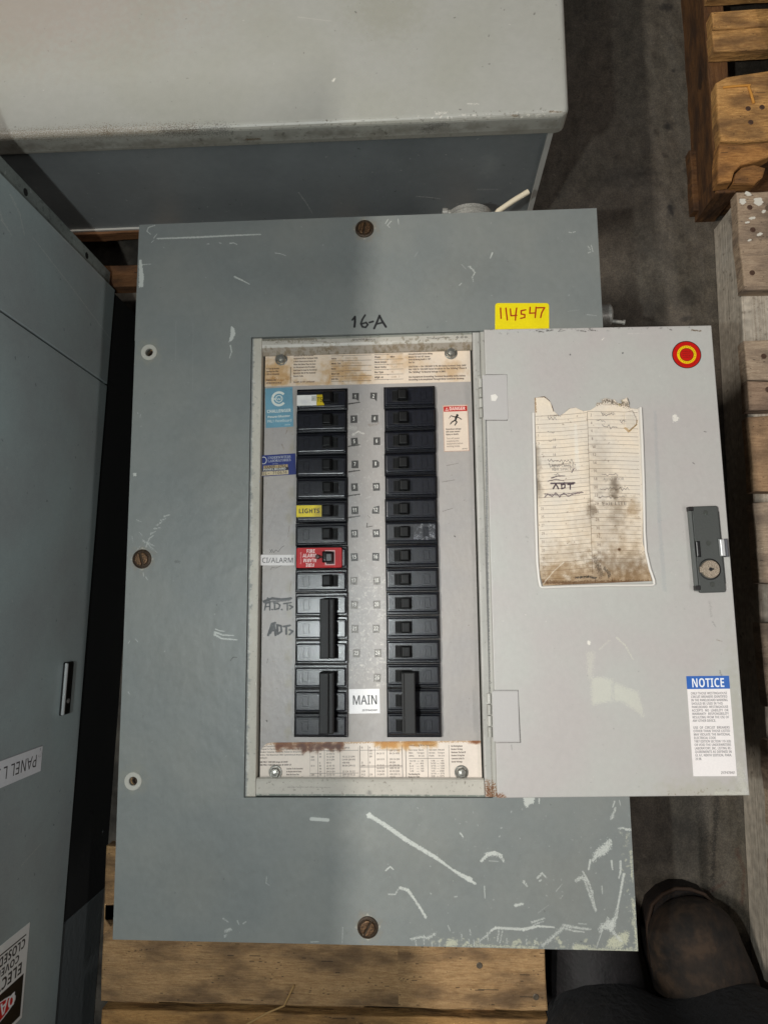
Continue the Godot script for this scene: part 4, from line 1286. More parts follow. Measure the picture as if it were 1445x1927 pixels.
func board(called: String, parent: Node, ax: float, az: float, bx: float, bz: float, y0: float, y1: float, mat: Material, rough := 0.0015, seed_ := 1, skew := 0.0) -> MeshInstance3D:
	# a sawn board whose long edges wander a little
	var r := RandomNumberGenerator.new()
	r.seed = seed_
	var along_x := bx - ax > bz - az
	var s := shape(ax + r.randf() * 0.5, az + r.randf() * 0.1, 0, 0)
	s.frame = Rect2(ax - r.randf() * 0.6, az - r.randf() * 0.15, 0.8 if along_x else 0.2, 0.2 if along_x else 0.8)
	s.turned = not along_x
	var pts := PackedVector2Array()
	var corners := [Vector2(ax, az), Vector2(bx, az), Vector2(bx, bz), Vector2(ax, bz)]
	for i in 4:
		var a: Vector2 = corners[i]
		var b: Vector2 = corners[(i + 1) % 4]
		var k := maxi(int(a.distance_to(b) / 0.03), 1)
		for j in k:
			pts.append(a.lerp(b, float(j) / k) + Vector2(r.randf_range(-1, 1), r.randf_range(-1, 1)) * rough)
	if skew != 0.0:
		for i in pts.size():
			pts[i] = pts[i].rotated(skew)
	s.prism(pts, y0, y1, 0.002, 2)
	return part(called, s.done(), mat, parent)


func nail(parent: Node, x: float, y: float, z: float, mat: Material) -> void:
	var s := shape(0, 0, 1, 1, Transform3D(Basis.IDENTITY, Vector3(x, y, z)))
	s.lathe([0.0037, -0.002, 0.0037, 0.0004, 0.0030, 0.0009, 0.0, 0.0007], 10)
	part("nail", s.done(), mat, parent)


func skids() -> void:
	wood_pictures = [
		wood_picture(31, Color(0.80, 0.68, 0.50), Color(0.62, 0.49, 0.33), Color(0.30, 0.24, 0.18), 0.0, 1),
		wood_picture(32, Color(0.82, 0.63, 0.38), Color(0.56, 0.38, 0.19), Color(0.30, 0.21, 0.13), 0.02, 1),
		wood_picture(33, Color(0.70, 0.62, 0.53), Color(0.52, 0.44, 0.36), Color(0.36, 0.31, 0.27), 0.0, 1),
	]
	var t := thing("wooden_skid", "stained tan wooden skid under the open panel, boards showing along its lower edge", "pallet")
	var m := wood(0, Color(0.88, 0.84, 0.81))
	var m2 := wood(0, Color(0.85, 0.8, 0.75))
	var rust := paint(Color(0.42, 0.38, 0.33), 0.5, 0.6)
	var z := -0.93
	var k := 0
	var far := wood(0, Color(0.62, 0.50, 0.42))  # shade put into the tint: same wood darkened so far boards sink
	while z < 0.40:
		if k == 4:
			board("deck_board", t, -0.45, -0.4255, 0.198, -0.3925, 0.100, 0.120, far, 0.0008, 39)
			board("deck_board", t, -0.323, -0.3900, 0.198, z + 0.105, 0.100, 0.120, m2, 0.0008, 40 + k)
		else:
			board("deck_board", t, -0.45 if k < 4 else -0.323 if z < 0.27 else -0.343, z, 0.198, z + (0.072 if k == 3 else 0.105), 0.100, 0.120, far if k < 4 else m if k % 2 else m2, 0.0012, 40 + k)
		z += 0.128
		k += 1
	board("deck_board", t, -0.3435, 0.418, 0.1985, 0.5315, 0.100, 0.120, m, 0.001, 61)
	board("deck_board", t, -0.3425, 0.5422, 0.1980, 0.655, 0.098, 0.117, wood(0, Color(0.9, 0.82, 0.7)), 0.001, 62)
	for x in [-0.318, -0.06, 0.10]:
		board("stringer", t, x, -0.93, x + 0.04, 0.65, 0.0, 0.099, m2, 0.001, int(x * 100) + 90)
	nail(t, 0.1856, 0.120, 0.5156, rust)
	nail(t, 0.186, 0.120, 0.437, rust)
	nail(t, -0.318, 0.120, 0.445, rust)
	nail(t, 0.120, 0.120, 0.4820, rust)
	var s := shape()
	s.tube([Vector3(-0.16, 0.1215, 0.552), Vector3(-0.135, 0.123, 0.538), Vector3(-0.115, 0.1225, 0.530), Vector3(-0.103, 0.1245, 0.506)], 0.0012, 6)
	part("splinter", s.done(), paint(Color(0.7, 0.56, 0.36), 0.8), t)


# ---------------------------------------------------------------- the big grey box at the top
func big_cabinet() -> void:
	var t := thing("enclosure_box", "large pale grey steel enclosure with a lipped lid, beyond the open panel's top edge", "enclosure")
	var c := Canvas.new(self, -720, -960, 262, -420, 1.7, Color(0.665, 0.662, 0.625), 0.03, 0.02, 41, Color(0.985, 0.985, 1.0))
	c.blob(-400, -640, 380, 130, Color(0.66, 0.60, 0.56), 0.5)
	c.blob(-330, -720, 200, 70, Color(0.60, 0.55, 0.47), 0.4)
	c.blob(30, -600, 80, 50, Color(0.60, 0.59, 0.53), 0.35)
	c.rect(-720, -471, 262, -434, Color(0.52, 0.51, 0.47), 0.45)
	c.specks(-500, -470, 226, -438, 520, 0.4, 2.2, Color(0.30, 0.29, 0.26), 0.45, 51)
	c.specks(-500, -476, 226, -466, 300, 0.3, 1.8, Color(0.28, 0.25, 0.20), 0.5, 52)
	for i in 18:
		c.blob(-420.0 + i * 36.0 + dice.randf() * 20.0, -456.0 + dice.randf() * 8.0, 20.0 + dice.randf() * 30.0, 12.0, Color(0.38, 0.36, 0.32), 0.4)
	c.specks(-200, -472, 100, -440, 60, 0.6, 3.5, Color(0.23, 0.21, 0.18), 0.5, 53)
	c.specks(60, -474, 226, -464, 50, 0.6, 3.0, LITE, 0.6, 54)
	c.specks(-500, -900, 226, -470, 160, 0.5, 1.8, Color(0.35, 0.34, 0.32), 0.7, 55)
	c.specks(-500, -900, 226, -470, 40, 0.5, 1.4, LITE, 0.7, 56)
	c.rect(-720, -446, 262, -432, Color(0.4, 0.38, 0.34), 0.35)
	lid_marks(c)
	var s := shape(-0.72, -0.96, 0.262, -0.42)
	s.prism(_lid_outline(), 0.300, 0.330, 0.006, 4)
	part("lid", s.done(), printed(c, 0.42, paint_bump, 0.12), t)
	# the side seen below the lid
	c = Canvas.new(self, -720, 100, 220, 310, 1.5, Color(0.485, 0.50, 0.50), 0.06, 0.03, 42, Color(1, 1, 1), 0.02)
	c.specks(-600, 100, 215, 305, 200, 0.4, 1.8, LITE, 0.5, 61)
	c.specks(-600, 100, 215, 305, 160, 0.4, 2.0, Color(0.2, 0.2, 0.2), 0.6, 62)
	c.stroke([-92, 190, -86, 165, -82, 140], 1.2, 0.8, LITE, 0.55, 0.8)
	c.stroke([62, 170, 80, 166, 92, 162], 1.4, 0.8, LITE, 0.7, 0.6)
	c.stroke([140, 180, 165, 178], 3.0, 2.0, LITE, 0.25, 1.2)
	c.blob(150, 230, 22, 40, Color(0.65, 0.65, 0.63), 0.25)
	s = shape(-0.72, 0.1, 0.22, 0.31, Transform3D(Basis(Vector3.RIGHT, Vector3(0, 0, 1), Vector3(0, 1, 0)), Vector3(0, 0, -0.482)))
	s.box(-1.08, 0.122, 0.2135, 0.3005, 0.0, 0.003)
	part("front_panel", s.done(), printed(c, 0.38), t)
	s = shape()
	s.box(-1.08, -1.55, 0.2125, -0.4825, 0.122, 0.3)
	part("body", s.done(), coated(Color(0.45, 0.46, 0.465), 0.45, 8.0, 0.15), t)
	s = shape()
	s.box(0.2105, -0.4805, 0.2165, -0.476, 0.122, 0.3)
	part("corner_flange", s.done(), paint(Color(0.72, 0.71, 0.68), 0.45), t)
	s = shape()
	s.box(-1.08, -0.480, 0.212, -0.4765, 0.1202, 0.1235)
	part("bottom_lip", s.done(), paint(Color(0.72, 0.71, 0.68), 0.4), t)


func _lid_outline() -> PackedVector2Array:
	var p := PackedVector2Array([Vector2(-1.10, -1.6), Vector2(0.2300, -1.6), Vector2(0.2266, -0.50)])
	for i in 5:
		var a := PI * 0.5 * i / 4
		p.append(Vector2(0.2165 + cos(a) * 0.010, -0.4785 + sin(a) * 0.010))
	p.append(Vector2(-1.10, -0.479))
	return p


# ---------------------------------------------------------------- the tall cabinet on the left
func left_cabinet() -> void:
	var t := thing("tall_cabinet", "dark grey steel cabinet standing left of the panel, its labels upside down", "cabinet", "", Vector3(-0.3629, 0, -0.3889), deg_to_rad(-2.139))
	var up := Transform3D(Basis(Vector3(0, 0, 1), Vector3(1, 0, 0), Vector3(0, 1, 0)), Vector3.ZERO)
	var top := 0.95
	var grey := Color(0.585, 0.615, 0.615)
	var c := Canvas.new(self, -10, 110, 1200, 420, 1.35, grey, 0.06, 0.05, 71, Color(0.97, 1.0, 1.0))
	c.specks(0, 110, 1200, 420, 260, 0.4, 1.8, CHIP, 0.45, 72)
	c.specks(0, 110, 1200, 420, 200, 0.4, 2.0, Color(0.2, 0.22, 0.22), 0.5, 73)
	c.stroke([34, 324, 50, 235, 73, 119], 1.0, 1.2, CHIP, 0.75, 0.7)
	c.stroke([12, 371, 22, 352, 40, 340], 2.4, 1.2, CHIP, 0.55, 1.4)
	c.stroke([30, 392, 46, 380, 52, 362], 2.6, 1.4, CHIP, 0.5, 1.6)
	c.stroke([715, 192, 726, 232], 1.0, 0.7, CHIP, 0.6, 0.6)
	c.stroke([2, 300, 2, 180, 2, 122], 1.2, 1.0, CHIP, 0.35, 1.6)
	c.stroke([640, 121, 760, 121, 832, 121], 1.4, 1.2, CHIP, 0.3, 1.2)
	var face := printed(c, 0.5)
	var s := shape(-0.01, 0.11, 1.2, 0.42, up)
	s.box(0.0, 0.12, 0.1365, top, -0.004, 0.0, 0.0008)
	part("end_panel", s.done(), face, t)
	s = shape(-0.01, 0.11, 1.2, 0.42, up)
	s.box(0.1390, 0.12, 1.5, top, -0.004, 0.0, 0.0008)
	part("side_panel", s.done(), face, t)
	s = shape(0, 0, 1, 1, up)
	s.box(0.002, 0.1205, 1.498, top - 0.001, -0.55, -0.0045)
	part("carcass", s.done(), paint(Color(0.10, 0.11, 0.11), 0.7), t)
	c = Canvas.new(self, -30, 110, 4, 960, 1.5, Color(0.46, 0.49, 0.475), 0.12, 0.12, 74)
	c.specks(-30, 110, 4, 700, 700, 0.6, 4.0, Color(0.28, 0.31, 0.3), 0.5, 75)
	c.specks(-30, 110, 4, 700, 160, 0.6, 3.0, Color(0.72, 0.74, 0.72), 0.5, 76)
	c.stroke([-18, 135, -17, 145, -12, 150], 8, 5, Color(0.68, 0.7, 0.68), 0.4, 1.4)
	s = shape(-0.03, 0.11, 0.004, 0.96, up)
	s.box(-0.0205, 0.131, -0.0005, top, -0.012, -0.003, 0.001)
	part("end_flange", s.done(), printed(c, 0.55), t)
	var black := paint(Color(0.02, 0.02, 0.02), 0.8)
	for h in [0.3408, 0.1991, 0.49, 0.64]:
		s = shape(0, 0, 1, 1, up * Transform3D(Basis.IDENTITY, Vector3(-0.0095, -0.0029, h)))
		s.lathe([0.0042, -0.001, 0.0042, 0.0001, 0.0, 0.0002], 14)
		part("flange_hole", s.done(), black, t)
	# the dark base below the panels
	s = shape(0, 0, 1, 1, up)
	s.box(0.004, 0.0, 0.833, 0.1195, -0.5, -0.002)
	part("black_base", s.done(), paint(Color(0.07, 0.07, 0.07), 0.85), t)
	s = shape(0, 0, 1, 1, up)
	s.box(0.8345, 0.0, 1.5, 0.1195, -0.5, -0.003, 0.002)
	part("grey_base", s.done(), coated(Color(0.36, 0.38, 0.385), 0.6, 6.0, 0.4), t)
	# the latch
	s = shape(0, 0, 1, 1, up)
	s.prism(rounded(0.540, 0.1657, 0.064, 0.0215, 0.002), 0.0005, 0.0035, 0.001)
	var latch := part("latch", s.done(), paint(Color(0.07, 0.07, 0.07), 0.3), t)
	s = shape(0, 0, 1, 1, up)
	s.box(0.509, 0.1735, 0.571, 0.1768, 0.003, 0.0062, 0.001)
	part("bright_edge", s.done(), paint(Color(0.75, 0.76, 0.76), 0.3, 0.7), latch)
	s = shape(0, 0, 1, 1, up * Transform3D(Basis.IDENTITY, Vector3(0.5555, 0.0036, 0.1635)))
	s.lathe([0.003, 0.0, 0.003, 0.001, 0.0, 0.0016], 12)
	part("latch_pin", s.done(), paint(Color(0.7, 0.7, 0.7), 0.3, 0.8), latch)
	# the white name strip and the warning label, both reading up the cabinet
	c = Canvas.new(self, 0, 0, 29, 120, 5.0, Color(0.85, 0.85, 0.86), 0.02, 0.02, 77)
	c.text("PANEL L 3", 21.5, 9.5, 13.0, Color(0.14, 0.13, 0.14), 0, 82.0, 0.95, PI / 2)
	c.specks(0, 0, 12, 8, 30, 0.4, 2.0, Color(0.3, 0.3, 0.3), 0.6, 78)
	c.rect(0, 0, 0.7, 120, Color(0.35, 0.35, 0.36), 0.6)
	s = shape(0.6003, 0.2083, 0.6293, 0.3283, up)
	s.box(0.6003, 0.2083, 0.6293, 0.3283, -0.0002, 0.0005)
	part("name_strip", s.done(), printed(c, 0.4), t, "white name strip reading PANEL L 3")
	c = Canvas.new(self, 0, 0, 100, 140, 4.0, Color(0.88, 0.88, 0.87), 0.02, 0.02, 79)
	c.rect(52, 4, 96, 136, Color(0.04, 0.04, 0.045))
	for z in range(120):
		for x in range(140):
			var q := Vector2(x / 4.0 - 17.0, z / 1.0 - 60.0)
			var px := int((56 + x / 4.0 * 0.86) * 4.0)
			var pz := int((10 + z) * 4.0)
			var d := Vector2(q.x / 14.0, q.y / 54.0).length()
			if d < 1.0:
				for e in 4:
					c.im.set_pixel(px, pz + e, Color(0.8, 0.05, 0.07) if d < 0.9 else Color(0.9, 0.9, 0.9))
	c.text("DANGER", 76.0, 17.0, 13.0, Color(0.95, 0.95, 0.95), 1, 88.0, 1.0, PI / 2)
	c.text("ELECTRICAL", 48.5, 8.0, 11.5, Color(0.05, 0.05, 0.06), 1, 100.0, 1.0, PI / 2)
	c.text("COVER", 33.5, 16.0, 7.8, Color(0.05, 0.05, 0.06), 1, 44.0, 1.0, PI / 2)
	c.text("CLOSED AT", 22.5, 6.0, 9.5, Color(0.05, 0.05, 0.06), 1, 72.0, 1.0, PI / 2)
	c.rect(9.5, 6, 11, 120, Color(0.1, 0.1, 0.1))
	s = shape(0.7965, 0.2025, 0.8965, 0.3425, up)
	s.box(0.7965, 0.2025, 0.8965, 0.3425, -0.0002, 0.0005)
	part("warning_label", s.done(), printed(c, 0.4), t, "white, black and red DANGER label")


# ---------------------------------------------------------------- the open panel
var cream := Color(0.63, 0.612, 0.60)
var cover_grey := Color(0.482, 0.50, 0.492)


func panel() -> void:
	var t := thing("electrical_panel", "open grey electrical panel with two columns of black breakers, lying on a wooden skid", "electrical panel")
	cover(t)
	dead_front(t)
	var s := shape()
	s.box(-0.215, -0.352, 0.222, 0.345, 0.121, 0.245)
	part("back_box", s.done(), coated(Color(0.40, 0.41, 0.41), 0.5, 8.0, 0.2), t)
	breakers(t)
	labels(t)
	door(t)
	fittings(t)


func hole_arc(cx: float, cz: float, r: float, from: float, to: float, k := 12) -> PackedVector2Array:
	var p := PackedVector2Array()
	for i in k + 1:
		var a := lerpf(from, to, float(i) / k)
		p.append(Vector2(cx + cos(a) * r, cz + sin(a) * r))
	return p


func cover(t: Node) -> void:
	var c := Canvas.new(self, -270, -400, 270, 400, 2.0, cover_grey, 0.05, 0.03, 81, Color(1.0, 0.985, 0.97), 0.016)
	for k in [[-200, 120, 90, 60], [-60, -330, 120, 40], [120, -320, 80, 50], [-190, -120, 60, 90], [40, 320, 150, 50], [200, 330, 60, 60], [-180, 330, 90, 60]]:
		c.blob(k[0], k[1], k[2], k[3], Color(0.36, 0.36, 0.34), 0.10)
	c.specks(-267, -396, 267, 396, 260, 0.3, 1.2, CHIP, 0.55, 82)
	c.specks(-267, -396, 267, 396, 200, 0.3, 1.3, Color(0.28, 0.29, 0.28), 0.5, 83)
	c.specks(20, 260, 267, 396, 160, 0.3, 1.4, CHIP, 0.6, 84)
	c.specks(60, 386, 267, 396, 150, 0.4, 3.0, CHIPY, 0.8, 85)
	c.specks(256, 280, 267, 396, 70, 0.4, 2.6, CHIPY, 0.7, 86)
	for k in [[-0.1, -379.8], [-249.5, -0.2], [-1.3, 378.3]]:
		c.blob(k[0], k[1], 22, 22, Color(0.55, 0.47, 0.38), 0.45)
		c.stroke([k[0] - 11.6, k[1], k[0], k[1] - 11.6, k[0] + 11.6, k[1], k[0], k[1] + 11.6, k[0] - 11.6, k[1]], 2.2, 2.2, Color(0.68, 0.66, 0.6), 0.55, 1.2)
	for k in [[-250.0, -238.7], [-250.7, 236.4]]:
		c.blob(k[0], k[1], 24, 26, Color(0.56, 0.55, 0.49), 0.5)
	cover_marks(c)
	# the sheet of the cover in seven flat pieces round the opening and the two open screw holes
	var s := shape(-0.27, -0.40, 0.27, 0.40)
	var y0 := P - 0.014
	var r := 0.0046
	var flat := []
	var za := -0.2387
	var zb := 0.2364
	var left := -0.267
	var top := PackedVector2Array([Vector2(-0.2675, -0.3965), Vector2(0.2654, -0.3940), Vector2(0.2656, -0.2515), Vector2(-0.1310, -0.2530), Vector2(-0.2675, -0.2530)])
	flat.append(top)
	flat.append(PackedVector2Array([Vector2(-0.1312, 0.2525), Vector2(0.1289, 0.2515), Vector2(0.2673, 0.2515), Vector2(0.2677, 0.3965), Vector2(-0.2663, 0.3941), Vector2(left, 0.2525)]))
	flat.append(PackedVector2Array([Vector2(0.1291, -0.2515), Vector2(0.2656, -0.2515), Vector2(0.2673, 0.2515), Vector2(0.1289, 0.2515)]))
	var strip := PackedVector2Array([Vector2(left, -0.2530), Vector2(-0.1311, -0.2530), Vector2(-0.1311, za)])
	strip.append_array(hole_arc(-0.250, za, r, 0.0, -PI))
	strip.append(Vector2(left, za))
	flat.append(strip)
	strip = PackedVector2Array([Vector2(left, za)])
	strip.append_array(hole_arc(-0.250, za, r, PI, 0.0))
	strip.append_array(PackedVector2Array([Vector2(-0.1311, za), Vector2(-0.1312, zb)]))
	strip.append_array(hole_arc(-0.2507, zb, r, 0.0, -PI))
	strip.append(Vector2(left, zb))
	flat.append(strip)
	strip = PackedVector2Array([Vector2(left, zb)])
	strip.append_array(hole_arc(-0.2507, zb, r, PI, 0.0))
	strip.append_array(PackedVector2Array([Vector2(-0.1312, zb), Vector2(-0.1312, 0.2525), Vector2(left, 0.2525)]))
	flat.append(strip)
	for p in flat:
		var t3 := Geometry2D.triangulate_polygon(p)
		for i in t3.size() / 3:
			var a: Vector2 = p[t3[i * 3]]
			var b: Vector2 = p[t3[i * 3 + 1]]
			var d: Vector2 = p[t3[i * 3 + 2]]
			s.tri(Vector3(a.x, P, a.y), Vector3(b.x, P, b.y), Vector3(d.x, P, d.y), a, b, d, Vector3.UP)
	for h in [za, zb]:
		var rim := hole_arc(-0.250 if h == za else -0.2507, h, r, 0.0, TAU, 24)
		for i in 24:
			s.quad(Vector3(rim[i].x, P, rim[i].y), Vector3(rim[i + 1].x, P, rim[i + 1].y), Vector3(rim[i + 1].x, P - 0.004, rim[i + 1].y), Vector3(rim[i].x, P - 0.004, rim[i].y), rim[i], rim[i + 1], rim[i + 1], rim[i], Vector3(-250e-3 - rim[i].x, 0, h - rim[i].y))
	var edge := [Vector2(-0.2675, -0.3965), Vector2(0.2654, -0.3940), Vector2(0.2656, -0.2515), Vector2(0.2673, 0.2515), Vector2(0.2677, 0.3965), Vector2(-0.2663, 0.3941), Vector2(left, 0.2525), Vector2(left, -0.2530)]
	for i in edge.size():
		var a: Vector2 = edge[i]
		var b: Vector2 = edge[(i + 1) % edge.size()]
		var o := Vector3((a + b).x, 0, (a + b).y)
		var d := Vector2(o.x, o.z).normalized() * 0.0
		s.quad(Vector3(a.x, P, a.y), Vector3(b.x, P, b.y), Vector3(b.x, y0, b.y), Vector3(a.x, y0, a.y), a, b, b + d, a + d, o)
	var hole := [Vector2(-0.1311, -0.2530), Vector2(0.1291, -0.2515), Vector2(0.1289, 0.2515), Vector2(-0.1312, 0.2525)]
	for i in 4:
		var a: Vector2 = hole[i]
		var b: Vector2 = hole[(i + 1) % 4]
		s.quad(Vector3(a.x, P, a.y), Vector3(b.x, P, b.y), Vector3(b.x, y0, b.y), Vector3(a.x, y0, a.y), a, b, b, a, Vector3(-(a + b).x, 0, -(a + b).y))
	part("cover", s.done(), printed(c, 0.46, paint_bump, 0.16), t, "scratched grey steel cover")
	# screws with worn, rusty slotted heads in round seats
	var rust := coated(Color(0.50, 0.38, 0.27), 0.42, 60.0, 1.0, mottle(91, 0.45, 1.0, 0.03, 256), 0.65)
	var rim_m := coated(Color(0.36, 0.29, 0.22), 0.55, 60.0, 0.9, mottle(92, 0.5, 1.0, 0.04, 256), 0.4)
	for k in [[-0.0001, -0.3798, 0.2], [-0.2495, -0.0002, -0.3], [-0.0013, 0.3783, 0.5]]:
		var at := Transform3D(Basis(Vector3.UP, -k[2]), Vector3(k[0], P, k[1]))
		s = shape(0, 0, 1, 1, at)
		s.lathe([0.0108, 0.0002, 0.0104, 0.0016, 0.0092, 0.0022, 0.0084, 0.0012, 0.0, 0.0012], 28)
		var seat := part("cover_screw", s.done(), rim_m, t)
		s = shape(0, 0, 1, 1, at)
		for half in [-1, 1]:
			var p := PackedVector2Array()
			for i in 13:
				var a := -PI / 2 + PI * i / 12.0
				p.append(Vector2((0.0008 + cos(a) * 0.0066) * half, sin(a) * 0.0074))
			s.prism(p, 0.0010, 0.0036, 0.0012, 3)
		part("slotted_head", s.done(), rust, seat)
	var bare := coated(Color(0.70, 0.69, 0.65), 0.45, 40.0, 0.4)
	for k in [[-0.250, za], [-0.2507, zb]]:
		s = shape(0, 0, 1, 1, Transform3D(Basis.IDENTITY, Vector3(k[0], P, k[1])))
		s.lathe([0.0094, 0.0001, 0.0092, 0.0007, 0.0050, 0.0007, 0.0044, -0.0002], 28)
		var ring := part("hole_ring", s.done(), bare, t)
		s = shape(0, 0, 1, 1, Transform3D(Basis.IDENTITY, Vector3(k[0] + 0.0006, P - 0.006, k[1] + 0.0006)))
		s.lathe([0.0045, -0.002, 0.0045, 0.0, 0.0030, 0.0, 0.0030, -0.004, 0.0, -0.004], 20)
		part("threaded_insert", s.done(), paint(Color(0.25, 0.2, 0.15), 0.5, 0.4), ring)


func dead_front(t: Node) -> void:
	var c := Canvas.new(self, -119, -240, 121, 240, 3.2, cream, 0.03, 0.03, 101, Color(1.0, 0.99, 0.975))
	c.specks(-22, -170, 20, 140, 700, 0.3, 1.8, Color(0.85, 0.84, 0.82), 0.35, 102)
	c.specks(-22, 40, 20, 130, 800, 0.3, 1.8, Color(0.55, 0.53, 0.5), 0.35, 103)
	c.specks(-22, 20, 20, 140, 900, 0.3, 2.2, Color(0.86, 0.84, 0.8), 0.4, 108)
	c.specks(-119, -200, -82, 200, 240, 0.3, 1.6, Color(0.5, 0.47, 0.38), 0.4, 104)
	c.specks(80, -200, 121, 200, 90, 0.3, 1.2, Color(0.45, 0.43, 0.4), 0.5, 105)
	c.rect(-119, -240, -117.6, 240, Color(0.32, 0.30, 0.22), 0.8)
	for i in 14:
		c.blob(-84.0 - dice.randf() * 4.0, -150.0 + i * 26.0, 7, 14, Color(0.55, 0.52, 0.42), 0.35)
	c.blob(-110, -180, 10, 40, Color(0.55, 0.52, 0.38), 0.35)
	front_marks(c)
	var s := shape(-0.119, -0.240, 0.121, 0.240)
	s.box(-0.1172, -0.2405, 0.1190, 0.2405, D - 0.006, D)
	part("dead_front", s.done(), printed(c, 0.42, paint_bump, 0.15), t)
	s = shape()
	s.box(-0.1305, -0.2525, 0.1285, 0.2515, 0.2462, D - 0.0065)
	part("inner_pan", s.done(), paint(Color(0.30, 0.29, 0.23), 0.6), t)
	# the folded flanges round the opening
	c = Canvas.new(self, -132, -255, -117, 255, 2.4, Color(0.72, 0.70, 0.65), 0.04, 0.03, 111)
	c.specks(-132, -255, -117, 255, 260, 0.3, 1.6, Color(0.5, 0.5, 0.46), 0.5, 112)
	c.rect(-132, -255, -128.6, 255, Color(0.52, 0.53, 0.52), 0.9)
	for i in 60:
		c.specks(-129.2, -250 + i * 8.4, -127.4, -242 + i * 8.4, 5, 0.6, 3.0, Color(0.75, 0.74, 0.71) if i % 3 else Color(0.5, 0.51, 0.5), 0.8, 130 + i)
	s = shape(-0.132, -0.255, -0.117, 0.255)
	s.prism(PackedVector2Array([Vector2(-0.1309, -0.2528), Vector2(-0.1192, -0.2528), Vector2(-0.1192, 0.2523), Vector2(-0.1310, 0.2523)]), 0.250, P - 0.0022, 0.0012, 2)
	part("side_flange", s.done(), printed(c, 0.5), t)
	c = Canvas.new(self, -120, -254, 122, -230, 3.0, Color(0.71, 0.69, 0.65), 0.04, 0.03, 113)
	c.rect(-120, -240.6, 122, -230, Color(0.60, 0.56, 0.51), 0.85)
	c.specks(-118, -252, 120, -232, 420, 0.3, 3.0, Color(0.40, 0.36, 0.28), 0.5, 114)
	c.specks(-118, -241, 120, -233, 160, 0.6, 5.0, Color(0.45, 0.38, 0.28), 0.4, 115)
	c.rect(-120, -254, 122, -249.4, Color(0.38, 0.40, 0.38), 0.5)
	c.stroke([-118, -250.5, -60, -249.5], 2.0, 3.0, Color(0.36, 0.31, 0.24), 0.6, 1.6)
	c.stroke([70, -247, 80, -245.8, 88, -246.8, 96, -246], 0.9, 0.7, Color(0.25, 0.24, 0.22), 0.8, 0.8)
	for x in [104, 109, 113.5]:
		c.stroke([x - 1.4, -246.4, x, -247.4, x + 1.4, -246.4, x, -245.4, x - 1.4, -246.4], 0.6, 0.6, Color(0.3, 0.29, 0.27), 0.8, 0.5)
	c.stroke([-62, -247, -45, -246.6], 0.8, 0.6, Color(0.3, 0.28, 0.27), 0.5, 1.2)
	c.stroke([-14, -247, -2, -247.6, 10, -246.8], 1.6, 1.2, Color(0.3, 0.28, 0.27), 0.6, 1.6)
	s = shape(-0.120, -0.254, 0.122, -0.230)
	s.extrude([-0.2518, 0.252, -0.2518, 0.2668, -0.2440, 0.2676, -0.2412, 0.2668, -0.2340, 0.2612, -0.2334, 0.2595, -0.2340, 0.2585], -0.1190, 0.1205)
	part("top_flange", s.done(), printed(c, 0.28), t)
	c = Canvas.new(self, -120, 232, 122, 254, 3.0, Color(0.72, 0.70, 0.66), 0.04, 0.03, 116)
	c.rect(-120, 249.2, 122, 254, Color(0.46, 0.49, 0.46), 0.85)
	c.specks(-118, 247.5, 120, 250.4, 200, 0.5, 2.6, Color(0.72, 0.70, 0.66), 0.8, 117)
	c.specks(-118, 234, 120, 252, 200, 0.3, 1.6, Color(0.40, 0.37, 0.33), 0.5, 118)
	c.stroke([-85, 242.4, -60, 242.2, -40, 242.6], 0.8, 0.5, Color(0.42, 0.38, 0.36), 0.5, 1.2)
	c.blob(1.5, 248, 6, 6, Color(0.5, 0.49, 0.47), 0.8)
	s = shape(-0.120, 0.232, 0.122, 0.254)
	s.extrude([0.2338, 0.2590, 0.2334, 0.2640, 0.2344, 0.2660, 0.2368, 0.2672, 0.2510, 0.2672, 0.2517, 0.2655, 0.2517, 0.2520], -0.1190, 0.1205)
	part("bottom_flange", s.done(), printed(c, 0.28), t)
	c = Canvas.new(self, 117, -254, 132, 254, 2.4, Color(0.70, 0.69, 0.665), 0.04, 0.03, 119)
	c.specks(117, -254, 132, 254, 180, 0.3, 1.4, Color(0.45, 0.43, 0.4), 0.5, 120)
	c.stroke([125, 244, 127, 250], 9, 8, RUST, 0.8, 1.6)
	c.stroke([124, 236, 124, 248], 4, 5, RUST, 0.5, 1.6)
	s = shape(0.117, -0.254, 0.132, 0.254)
	s.prism(PackedVector2Array([Vector2(0.1211, -0.2513), Vector2(0.1289, -0.2513), Vector2(0.1287, 0.2512), Vector2(0.1211, 0.2512)]), 0.250, P - 0.0016, 0.0008, 2)
	part("hinge_flange", s.done(), printed(c, 0.5), t)
	# nuts on studs
	var steel := coated(Color(0.66, 0.65, 0.62), 0.3, 50.0, 0.4, null, 0.85)
	for k in [[-0.0982, -0.2295, 0.2], [0.0967, -0.2310, 0.5], [-0.1000, 0.2290, 0.1], [0.0976, 0.2285, 0.3]]:
		s = shape(0, 0, 1, 1, Transform3D(Basis(Vector3.UP, k[2]), Vector3(k[0], D, k[1])))
		s.lathe([0.0072, 0.0004, 0.0072, 0.0014, 0.0066, 0.0018, 0.0056, 0.0018], 24)
		var washer := part("washer", s.done(), steel, t)
		s = shape(0, 0, 1, 1, Transform3D(Basis(Vector3.UP, k[2]), Vector3(k[0], D, k[1])))
		s.lathe([0.0054, 0.0016, 0.0054, 0.0050, 0.0046, 0.0060, 0.0030, 0.0060, 0.0030, 0.0076, 0.0, 0.0080], 6)
		part("nut", s.done(), steel, washer)


